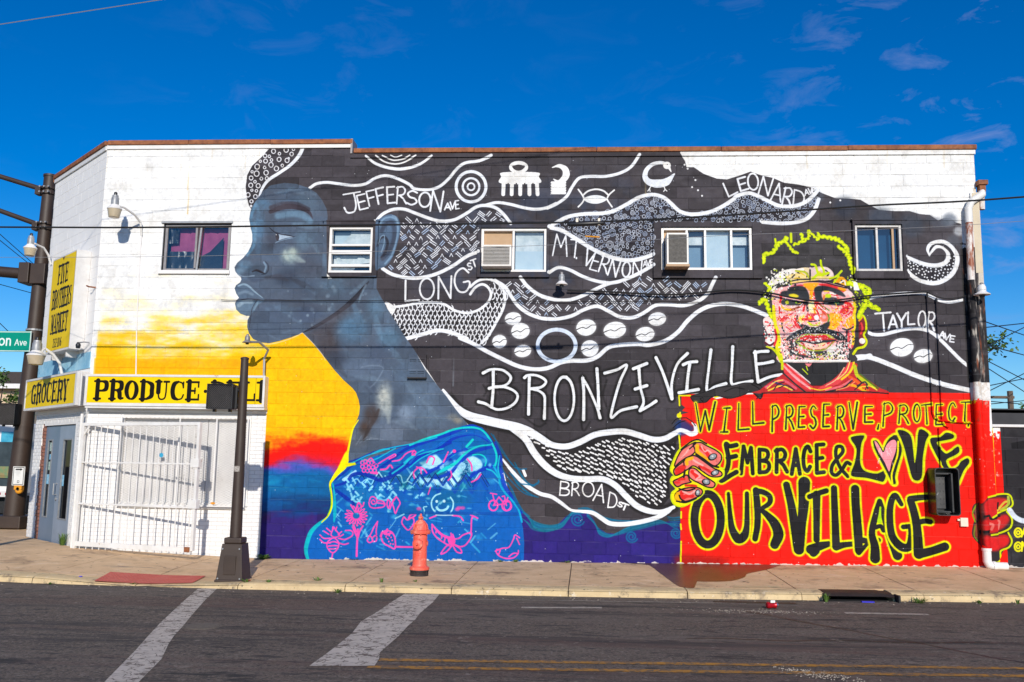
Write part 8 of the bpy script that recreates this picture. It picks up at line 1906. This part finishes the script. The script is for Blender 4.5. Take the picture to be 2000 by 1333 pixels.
m = MB(); m.lathe([(.125, .600), (.147, .606), (.150, .615), (.150, .645), (.140, .655), (.112, .660)], 24, HT); m.build('collar', M_HYD, hyd, True)
m = MB()
for k in range(8): t = k * math.pi / 4 + .2; m.lathe([(.011, .590), (.011, .604)], 6, HT @ Matrix.Translation((.127 * math.cos(t), .127 * math.sin(t), 0)))
m.build('collar_bolts', M_HYD, hyd)
m = MB(); m.lathe([(.111, .655), (.108, .690), (.094, .730), (.070, .768), (.044, .790), (.040, .80), (.036, .806)], 22, HT); bon = m.build('bonnet', M_HYD, hyd, True)
m = MB()
for k in range(10):
    t = k * math.pi / 5; m.tube([HT @ Vector((.112 * math.cos(t), .112 * math.sin(t), .665)), HT @ Vector((.098 * math.cos(t), .098 * math.sin(t), .73)), HT @ Vector((.052 * math.cos(t), .052 * math.sin(t), .786))], .006, 5)
m.build('bonnet_ribs', M_HYD, bon)
m = MB(); m.lathe([(.022, .800), (.022, .815)], 10, HT); m.build('stem_seal', M_HYDB, hyd)
m = MB(); m.lathe([(.030, .812), (.038, .822), (.038, .842), (.026, .850), (.017, .853), (.015, .885), (.006, .892)], 5 + 7, HT); m.build('operating_nut', M_HYD, hyd, True)
NM = HT @ Matrix.Translation((-.012, -.085, .462)) @ Matrix.Rotation(math.pi / 2, 4, 'X')
m = MB(); m.lathe([(.058, 0), (.058, .045)], 18, NM); m.lathe([(.070, .045), (.074, .052), (.074, .085), (.062, .098), (.024, .104)], 20, NM); cap_ = m.build('nozzle_cap', M_HYD, hyd, True)
m = MB(); m.lathe([(.016, .100), (.016, .135), (.010, .14)], 5, NM); m.build('cap_nut', M_HYD, cap_, True)
for sx in (-1, 1):
    SM = HT @ Matrix.Translation((sx * .09, .03, .462)) @ Matrix.Rotation(sx * math.pi / 2, 4, 'Y') @ Matrix.Rotation(0, 4, 'X')
    m = MB(); m.lathe([(.042, -.01), (.042, .012), (.03, .022)], 14, SM); m.build('side_cap', M_HYD, hyd, True)
m = MB()
for k in range(9): m.tube([HT @ Vector((-.06 + .12 * i / 6, -math.sqrt(max(.104 ** 2 - (-.06 + .12 * i / 6) ** 2, 0)) - .001, .155 + .028 * k * (1 if k < 3 else .9) + .022 * ((i - 3) / 3) ** 2 * (1 if k < 4 else -1) + .02)) for i in range(7)], .003, 4)
m.build('cast_relief', M_HYD, hyd)
m = MB(); m.tube([HT @ Vector((0, -.105, .33)), HT @ Vector((0, -.115, .30))], .008, 6); m.build('drip_knob', M_HYD, hyd)

# ---- storm drain mouth
dn = thing('storm_drain', (11.08, -2.85, -.1), 'curb storm drain with rounded iron hood on the right', 'storm drain')
ya, yb = curb_y(10.42), curb_y(11.35)
m = MB(); N = 12; P = []
for i in range(N + 1):
    x = 10.42 + .93 * i / N; y = ya + (yb - ya) * i / N; sag = .0
    zt_ = -.052 if i < N - 1 else -.062
    for d, z in ((.36, zt_ + .008), (.12, zt_ + .012), (.03, zt_ - .006), (-.02, zt_ - .034), (.0, zt_ - .042), (.36, zt_ - .044)): m.v.append((x, y + d - .03, z))
for i in range(N):
    for j in range(5): k = i * 6 + j; m.f.append((k, k + 1, k + 7, k + 6))
m.f.append((0, 1, 2, 3, 4, 5)); m.f.append(tuple(N * 6 + j for j in reversed(range(6)))); m.build('hood', M_IRON, dn, True)
m = MB(); m.box(10.40, 11.38, -2.48, -2.46, -.6, -.06); m.box(10.40, 10.42, -2.9, -2.46, -.6, -.06); m.box(11.355, 11.38, -2.9, -2.46, -.6, -.06); m.build('chamber', M_VOID, dn)
m = MB(); m.quad((10.47, ya - .05, -.1475), (11.31, yb - .05, -.1475), (11.35, -2.46, -.149), (10.42, -2.46, -.149)); m.build('throat_shade_sheet', M_VOID, dn)  # flat black sheet: the shade inside the drain mouth is put into its colour

# ---- crushed can, scraps, leaves
can = thing('drink_can', (9.53, -3.7, -.146), 'crushed red drink can lying in the road by the gutter', 'can')
CMx = Matrix.Translation((9.47, -3.72, -.105)) @ Matrix.Rotation(.25, 4, 'Z') @ Matrix.Rotation(math.pi / 2, 4, 'Y')
m = MB(); m.lathe([(.030, 0), (.040, .012), (.038, .05), (.029, .08), (.038, .105), (.040, .118)], 14, CMx); m.build('body', M_CAN, can, True)
m = MB(); m.lathe([(.040, .118), (.030, .138), (.030, .142)], 14, CMx); m.build('lid', M_CANT, can, True)
m = MB(); m.box(-.03, .03, -.0405, -.0395, .03, .06, Matrix.Translation((9.53, -3.712, -.10)) @ Matrix.Rotation(.25, 4, 'Z')); m.build('printed_mark', M_WVINYL, can)
M_DEB = mat('pale_grit', (.30, .25, .20), (.46, .40, .33), .9)
m = MB()
for _ in range(150):
    x, y = RD.uniform(-1, 14), RD.uniform(-3.25, -3.05); y = curb_y(x) - RD.uniform(.02, .35) ** 1
    s = RD.uniform(.003, .009); m.box(x - s, x + s, y - s * .7, y + s * .7, -.15, -.15 + s * .6)
for _ in range(260):
    x, y = RD.gauss(9.4, .42), RD.gauss(-3.93, .07); s = RD.uniform(.002, .007); m.box(x - s, x + s, y - s * .6, y + s * .6, -.15, -.147)
for _ in range(200):
    x = RD.gauss(9.1, .15); y = -7.36 - (x - 9.0) * .55 + RD.gauss(0, .085); s = RD.uniform(.002, .006); m.box(x - s, x + s, y - s * .6, y + s * .6, -.15, -.1445)
stuff(m.build('grit', M_DEB))
m = MB()
for _ in range(150):
    x, y = RD.uniform(-2, 13.5), RD.uniform(-2.6, -.05)
    if y < curb_y(x) + .35: continue
    if x < -1.4 and y > (x + 1.42) * -.93: continue
    s = RD.uniform(.006, .02); z = ground(x, y) + .003; a = RD.uniform(0, 3); c_, s_ = math.cos(a) * s, math.sin(a) * s
    m.quad((x - c_, y - s_, z), (x + s_ * .4, y - c_ * .4, z + .004), (x + c_, y + s_, z), (x - s_ * .4, y + c_ * .4, z + .004))
stuff(m.build('dead_leaf_scraps', mat('dead_leaf', (.07, .04, .02), (.12, .08, .04), .9)))
m = MB()
for _ in range(240):
    x, y = RD.uniform(-2.4, 13.8), RD.uniform(-2.75, -.03)
    if x < -1.4 and y > (x + 1.42) * -.93: continue
    r = RD.uniform(.008, .028); e = RD.uniform(.6, 1); z = ground(x, y) + .004
    m.poly([(x + r * math.cos(t), y + r * e * math.sin(t), z) for t in np.linspace(0, 6.28, 8)[:-1]])
stuff(m.build('gum_spots', mat('old_gum', (.12, .085, .06), (.2, .15, .11), .9)))
if 0: stuff(m.build('dead_leaf_scraps', mat('dead_leaf', (.07, .04, .02), (.12, .08, .04), .9)))
m = MB().box(-.02, .02, -.012, .012, 0, .012, Matrix.Translation((.16, -2.72, ground(.16, -2.72)))).build('bottle_cap', M_BLUELIT); tag(m, 'tiny blue litter scrap on the corner sidewalk', 'litter')
m = MB().box(-.015, .015, -.01, .01, 0, .012, Matrix.Translation((2.62, -2.82, ground(2.62, -2.82) + .004))).build('bottle_cap', M_CAN); tag(m, 'tiny red litter scrap by the brown post base', 'litter')
m = MB().box(-.16, .16, -.05, .05, 0, .03, Matrix.Translation((10.95, -2.93, -.148))).build('paper_scrap', M_BLUELIT); m.scale = (.5, .5, .5); m.location = (5.47, -1.46, -.074); tag(m, 'crumpled blue scrap in the mouth of the storm drain', 'litter')

def weed(x, y, z, r, h, n, label, group='weeds in the pavement joints', flat=False):
    m = MB()
    for _ in range(n):
        a = RD.uniform(0, 6.28); rr = RD.uniform(0, r * .4); L = h * RD.uniform(.5, 1.1); lean = RD.uniform(.2, 1.0) * r; w = RD.uniform(.003, .008) * (2 if flat else 1)
        p0 = Vector((x + rr * math.cos(a), y + rr * math.sin(a) * .6, z)); d = Vector((math.cos(a), math.sin(a), 0)); sd_ = Vector((-d.y, d.x, 0)) * w
        p1 = p0 + d * lean * .5 + Vector((0, 0, L * .7)); p2 = p0 + d * lean + Vector((0, 0, L * (.9 if not flat else .5)))
        m.quad(p0 - sd_ * .6, p0 + sd_ * .6, p1 + sd_, p1 - sd_); m.poly([p1 - sd_, p1 + sd_, p2])
    o = m.build('weed', M_LEAF); tag(o, label, 'weed', group); return o
q = cp(.52, .06, 0); weed(q.x, q.y, .06, .12, .24, 60, 'tall green weed growing beside the shop door')
weed(1.90, -.10, -.05, .16, .10, 70, 'low green weed at the wall foot left of the violet paint', flat=True)
for x, y, r, h, n, lb in ((2.62, -2.95, .10, .05, 30, 'small weed on the curb right of the brown post'), (2.95, -3.0, .07, .04, 20, 'thin weed in the curb between post and hydrant, nearer the post'), (3.55, -2.72, .10, .05, 26, 'low weed in the sidewalk midway from post to hydrant'), (3.95, -3.2, .11, .07, 34, 'green weed in the gutter midway from post to hydrant'),
                          (4.45, -2.75, .04, .07, 16, 'upright weed just left of the hydrant foot'), (4.9, -2.62, .05, .04, 14, 'small weed just below the hydrant'), (5.9, -.06, .10, .05, 24, 'weed at the wall foot under the pink butterfly, left clump'), (6.15, -.06, .09, .06, 26, 'weed at the wall foot under the pink sock'), (3.45, -.05, .12, .03, 24, 'flat weed at the wall foot under the pink bee'), (7.0, -.05, .12, .04, 30, 'weed at the foot of the navy paint'),
                          (10.40, -2.96, .06, .12, 34, 'weed at the left end of the storm drain'), (11.62, -2.88, .16, .07, 60, 'leafy weed right of the storm drain'), (12.45, -2.75, .08, .05, 26, 'weed in the curb near the right edge'), (12.95, -2.72, .05, .07, 18, 'thin weed in the curb furthest right'), (-.1, -3.05, .08, .03, 22, 'flat weed in the gutter left of the red plate'), (1.05, -2.98, .07, .02, 14, 'tiny weed at the edge of the red plate')):
    on_road = y < curb_y(x); weed(x, y, -.15 if on_road else ground(x, y), r, h, n, lb)

# ---- overhead cables
def cable(name, pts, r, m_, label, cat='cable', n=6):
    p = smooth(np.array([tuple(q)[:1] + tuple(q)[2:] for q in pts]), 6); ys_ = np.interp(p[:, 0], [q[0] for q in pts], [q[1] for q in pts])
    mb = MB(); mb.tube([(a, y, b) for (a, b), y in zip(p, ys_)], r, n); return tag(mb.build(name, m_, None, True), label, cat)
cable('overhead_cable', [(-30, -3.1, 5.45), (-12, -3.1, 4.95)] + [tuple(at(x, y, -3.1)) for x, y in ((0, 444), (300, 444.5), (600, 441), (900, 438), (1180, 433), (1450, 419), (1700, 402), (2000, 385))] + [(18, -3.1, 5.75), (34, -3.1, 7.6)], .013, M_CABLE, 'black overhead cable crossing the whole front at window head height')
cable('overhead_wire', [(-30, -2, 5.2), (-12, -2, 4.72)] + [tuple(at(x, y, -2)) for x, y in ((0, 503), (500, 498), (1100, 478), (1400, 461), (1700, 449), (2000, 432))] + [(20, -2, 5.8), (34, -2, 7.2)], .0035, M_WIRE, 'thin pale wire crossing the front below the black cable')
a, b = at(0, 48, -4), at(313, 0, -4); d = b - a
mb = MB(); mb.tube([a - d * 8, a, b, b + d * 12], .006, 5); tag(mb.build('overhead_wire', M_WIRE, None, True), 'thin pale wire crossing the sky in the top left corner', 'cable')
cable('wall_cable', [tuple(at(x, y, -.04)) for x, y in ((432, 586), (470, 587), (700, 588), (900, 589), (1100, 590), (1300, 590), (1482, 594))], .006, M_CABLE, 'thin black cable stapled across the wall at mouth height')
cable('wall_cable', [tuple(at(x, y, -.07)) for x, y in ((1108, 568), (1180, 570), (1300, 576), (1360, 573), (1433, 567), (1499, 572), (1548, 582), (1598, 588.5), (1648, 585), (1697, 578), (1796, 571), (1815, 572))], .016, M_CABLE, 'sagging black cable from the wall lamp across the portrait eyes to the conduits')
cable('wall_cable', [tuple(at(x, y, -.05)) for x, y in ((1815, 574), (1838, 582), (1860, 583), (1896, 577))], .008, M_CABLE, 'short black cable from the conduits to the right wall corner')
spl = thing('splice_case', tuple(at(1145, 436, -3.1)), 'black splice tube clamped under the overhead cable with a drooping loop', 'splice case')
A_, B_ = at(1108, 439, -3.1), at(1182, 436, -3.1); m = MB(); m.tube([A_, A_ + (B_ - A_) * .06, B_ - (B_ - A_) * .06, B_], [.012, .034, .034, .012], 10); m.build('tube', M_BLACK, spl, True)
for x in (1127, 1170): c = at(x, 434, -3.1); m = MB(); m.box(c.x - .018, c.x + .018, c.y - .02, c.y + .02, c.z - .05, c.z + .05); m.build('clamp', M_CREAM, spl, bevel=.004)
lp = [tuple(at(x, y, -3.12)) for x, y in ((1112, 439), (1120, 452), (1143, 461), (1172, 463), (1215, 450), (1250, 437), (1290, 430), (1330, 425))]
m = MB(); m.tube([tuple(v) for v in lp], .006, 5); m.build('loop', M_CABLE, spl)
m = MB(); m.tube([at(1143, 462, -3.12), at(1171, 463.5, -3.12)], .011, 6); m.build('marker', M_ORANGE, spl)
bc = [((1925, 640), (2000, 632), 22), ((1922, 628), (2000, 655), 22), ((1960, 660), (2000, 640), 24), ((1925, 755), (2000, 740), 26), ((1930, 765), (2000, 730), 26), ((1928, 705), (2000, 742), 26), ((1930, 720), (1995, 762), 28), ((1985, 690), (2000, 694), 20), ((1930, 784), (2000, 790), 30), ((1930, 790), (2000, 783), 30)]
for i, ((xa, ya_), (xb, yb_), yy) in enumerate(bc):
    A_, B_ = at(xa, ya_, yy), at(xb, yb_, yy + 4); D_ = B_ - A_; mb = MB(); mb.tube([A_ - D_ * 3, A_ - D_, A_, B_, B_ + D_ * 6], .022, 5)
    tag(mb.build('distant_wire', M_CABLE), ['dark wire rising gently across the leafy branches, highest at the right corner', 'thick dark wire sagging down to the right over the leafy branches', 'dark wire crossing the leafy branches, rising steeply', 'dark wire below the branches, upper of the two rising ones', 'dark wire below the branches, lower and steeper of the two rising ones', 'dark wire falling to the right below the branches, upper one', 'dark wire falling to the right below the branches, lower one', 'short level wire just right of the leafy branches', 'level wire running past the utility pole, falling slightly', 'level wire running past the utility pole, rising slightly'][i], 'cable', 'wires beyond the right corner')
for i, ((xa, ya_), (xb, yb_)) in enumerate((((0, 458), (70, 520)), ((0, 470), (62, 520)), ((0, 632), (60, 690)), ((0, 556), (70, 575)))):
    A_, B_ = at(xa, ya_, 16), at(xb, yb_, 18); D_ = B_ - A_; mb = MB(); mb.tube([A_ - D_ * 3, A_, B_, B_ + D_ * 3], .014, 5)
    tag(mb.build('distant_wire', M_CABLE), ['thin wire falling towards the mast arm, upper of the pair', 'thin wire falling towards the mast arm, lower of the pair', 'thin wire falling behind the green street sign', 'thin wire just under the thick mast arm'][i], 'cable', 'wires behind the tall mast')

# ================================================================= beyond the corners
# annex wall on the right, painted with the board's other hand
ax = thing('annex_building', (17, 2, 0), 'low black block annex right of the downpipe with a painted hand', 'building')
m = MB(); m.box(13.97, 15.3, .0455, .25, -.3, 2.32); m.build('wall', M_MURAL, ax)
m = MB(); rowz = -.12
k = 0
for k in range(-2, 10):
    z0 = ROW0 + k * CH_; z1 = min(z0 + CH_, 2.32)
    if z1 - z0 < .04: continue
    x = 13.97 - (BL / 2 if k % 2 else 0)
    while x < 15.3:
        p, q = max(13.97, x), min(15.3, x + BL); x += BL
        if q - p > .04: mb = MB(); mb.cham(p + GAP, q - GAP, z0 + GAP, z1 - GAP, .04 + RD.uniform(-.001, .001), .06, .0035); mb.build('block', M_MURAL, ax)
m = MB(); m.box(15.3, 26, .04, .25, -.3, 2.32); m.box(13.97, 26, .25, 6, 2.2, 2.3); m.build('wall', M_DWALL, ax)
m = MB(); m.box(13.98, 26, .0, .28, 2.32, 2.365); m.build('coping', M_SIGNW, ax, bevel=.006)
m = MB(); m.box(15.0, 36, 6, 6.3, -.3, 3.02); m.box(15, 36, 6, 14, 2.95, 3.05); o = m.build('rear_building', M_DWALL); tag(o, 'plain dark grey building behind the black annex wall', 'building')

# leafy trees beyond
def tree(base_, h, crown, n, label, leaf=.10, trunk_r=.14, mat_=M_TREE, seed=1):
    R2 = random.Random(seed); t = thing('tree', base_, label, 'tree', None); b = Vector(base_)
    m = MB(); m.tube([b, b + Vector((.1, 0, h * .35)), b + Vector((.0, .1, h * .6)), b + Vector((.2, 0, h * .85))], [trunk_r, trunk_r * .75, trunk_r * .5, trunk_r * .15], 8)
    lobes = []
    for i in range(crown[3]):
        a = R2.uniform(0, 6.28); rr = R2.uniform(.1, .8); zz = R2.uniform(-.75, .8)
        c = b + Vector((crown[0] * rr * math.cos(a), crown[1] * rr * math.sin(a), h * .68 + crown[2] * zz)); lobes.append((c, R2.uniform(.28, .5) * crown[0] * .6))
        m.tube([b + Vector((0, 0, h * R2.uniform(.35, .6))), (b + Vector((0, 0, h * .62))).lerp(c, .5), c], [trunk_r * .35, trunk_r * .2, trunk_r * .07], 5)
    m.build('trunk', M_BARK, t)
    f = MB()
    for _ in range(n):
        c, r = lobes[R2.randrange(len(lobes))]
        v = Vector((R2.gauss(0, 1), R2.gauss(0, 1), R2.gauss(0, .8))); v.normalize(); p = c + v * r * R2.uniform(.35, 1.15)
        a = Vector((R2.gauss(0, 1), R2.gauss(0, 1), R2.gauss(0, .6))).normalized() * leaf * R2.uniform(.6, 1.3); q_ = a.cross(Vector((R2.gauss(0, 1), R2.gauss(0, 1), R2.gauss(0, 1)))).normalized() * leaf * .5
        f.quad(p - a, p + q_, p + a, p - q_)
    f.build('crown', mat_, t); return t
tree((24.6, 26, -.15), 10.2, (2.3, 2.0, 1.0, 22), 1500, 'leafy green branches reaching out behind the right wall corner', .11, seed=4)
tree((30.3, 30, -.15), 7.9, (1.5, 1.5, .6, 16), 1300, 'green tree cut by the right edge above the dark building', .12, seed=9)
tree((31.0, 44, -.15), 7.2, (.9, 1.0, .5, 8), 700, 'distant small green crown just above the dark building roof', .16, seed=12)
up = thing('utility_pole', (33.3, 40, -.15), 'wooden utility pole with crossarm above the dark building', 'utility pole')
m = MB(); m.tube([(33.1, 40, -.15), (33.1, 40, 6.5)], .17, 8); m.build('pole', M_BARK, up); m = MB(); m.box(32.0, 33.3, 39.9, 40.1, 6.05, 6.2); m.build('crossarm', M_BARK, up)

# house across the side street
hs_ = thing('house', (-25, 34, -.15), 'tan sided house with brown shingle roof behind the food truck', 'house')
hx1 = -20.85; ez = 5.42
m = MB(); m.box(-36, hx1, 30, 40, -.3, ez); m.build('wall', M_SIDING, hs_)
m = MB(); z = 2.2
while z < ez - .1: m.box(-36, hx1 + .012, 29.975, 29.999, z, z + .10); z += .13
stuff(m.build('siding_boards', M_SIDING, hs_))
m = MB(); m.poly([(-36.3, 29.5, ez), (hx1 + .35, 29.5, ez), (hx1 + .35, 33.2, ez + 1.0), (-36.3, 33.2, ez + 1.0)]); m.poly([(hx1 + .35, 29.5, ez), (hx1 + .35, 36.9, ez), (hx1 + .35, 33.2, ez + 1.0)]); m.poly([(-36.3, 36.9, ez), (hx1 + .35, 36.9, ez), (hx1 + .35, 33.2, ez + 1.0), (-36.3, 33.2, ez + 1.0)]); rf = m.build('roof', M_SHINGLE, hs_)
m = MB(); k = 0
for k in range(14):
    y = 29.5 + k * 3.7 / 14; zz = ez + k / 14 * 1.0; m.quad((-36.3, y, zz + .03), (hx1 + .36, y, zz + .03), (hx1 + .36, y + .28, zz + .03 + .055), (-36.3, y + .28, zz + .055 + .03)); m.quad((-36.3, y, zz), (hx1 + .36, y, zz), (hx1 + .36, y, zz + .03), (-36.3, y, zz + .03))
stuff(m.build('shingle_courses', M_SHINGLE, rf))
m = MB(); m.box(-36.3, hx1 + .37, 29.42, 29.5, ez - .22, ez + .02); m.box(hx1 - .02, hx1 + .10, 29.93, 30.0, 0, ez - .22); m.build('white_trim', M_WVINYL, hs_)
tree((-18.6, 24, -.15), 6.2, (1.6, 1.6, 1.6, 12), 1500, 'slim green tree between the mast and the tan house', .09, .08, seed=21)
# food truck
ft = thing('food_truck', (-11.6, 12.2, -.15), 'white roofed food truck with teal print parked on the side street', 'food truck')
fx = -10.15
m = MB(); m.box(-16.5, fx, 12.0, 14.3, .40, 2.72); m.build('body', M_WVINYL, ft, bevel=.12)
m = MB(); m.box(-16, fx - .55, 11.985, 11.999, .9, 2.45); m.build('side_print', M_TRUCKT, ft)
m = MB(); m.box(fx - .45, fx - .05, 11.97, 11.998, 2.1, 2.42); m.build('fascia_print', M_TRUCKT, ft)
m = MB(); m.box(fx - .5, fx - .04, 11.975, 11.999, .75, 2.1); m.build('serving_hatch', M_TRUCKD, ft)
m = MB(); m.box(fx - .5, fx - .06, 11.93, 11.974, 1.0, 1.05); m.box(fx - .45, fx - .1, 11.94, 11.974, 1.06, 1.35); m.build('counter', mat('stacked_boxes', (.3, .2, .08), (.1, .25, .12), .6, scale=9), ft)
m = MB(); m.box(fx - .5, fx + .02, 11.95, 12.0, .42, .6); m.build('bumper', M_SIGNW, ft); m = MB(); m.box(fx - .4, fx - .28, 11.94, 11.949, .48, .55); m.box(fx - .14, fx - .02, 11.94, 11.949, .48, .55); m.build('tail_light', M_CAN, ft)
for x in (-11.4, -14.9): m = MB(); m.tube([(x, 12.05, .28), (x, 12.3, .28)], .42, 18); m.build('wheel', M_RUBBER, ft)
m = MB(); m.box(-16.4, fx - .05, 12.3, 14, -.1, .42); m.build('chassis', M_VOID, ft)
# neighbouring buildings down the side street so the horizon is closed
m = MB(); m.box(-60, -34, 60, 70, -.3, 6.5); m.box(-20, 60, 70, 80, -.3, 4.5); o = m.build('far_block', M_SIDING); tag(o, 'far low tan buildings beyond the side street, mostly hidden', 'building')
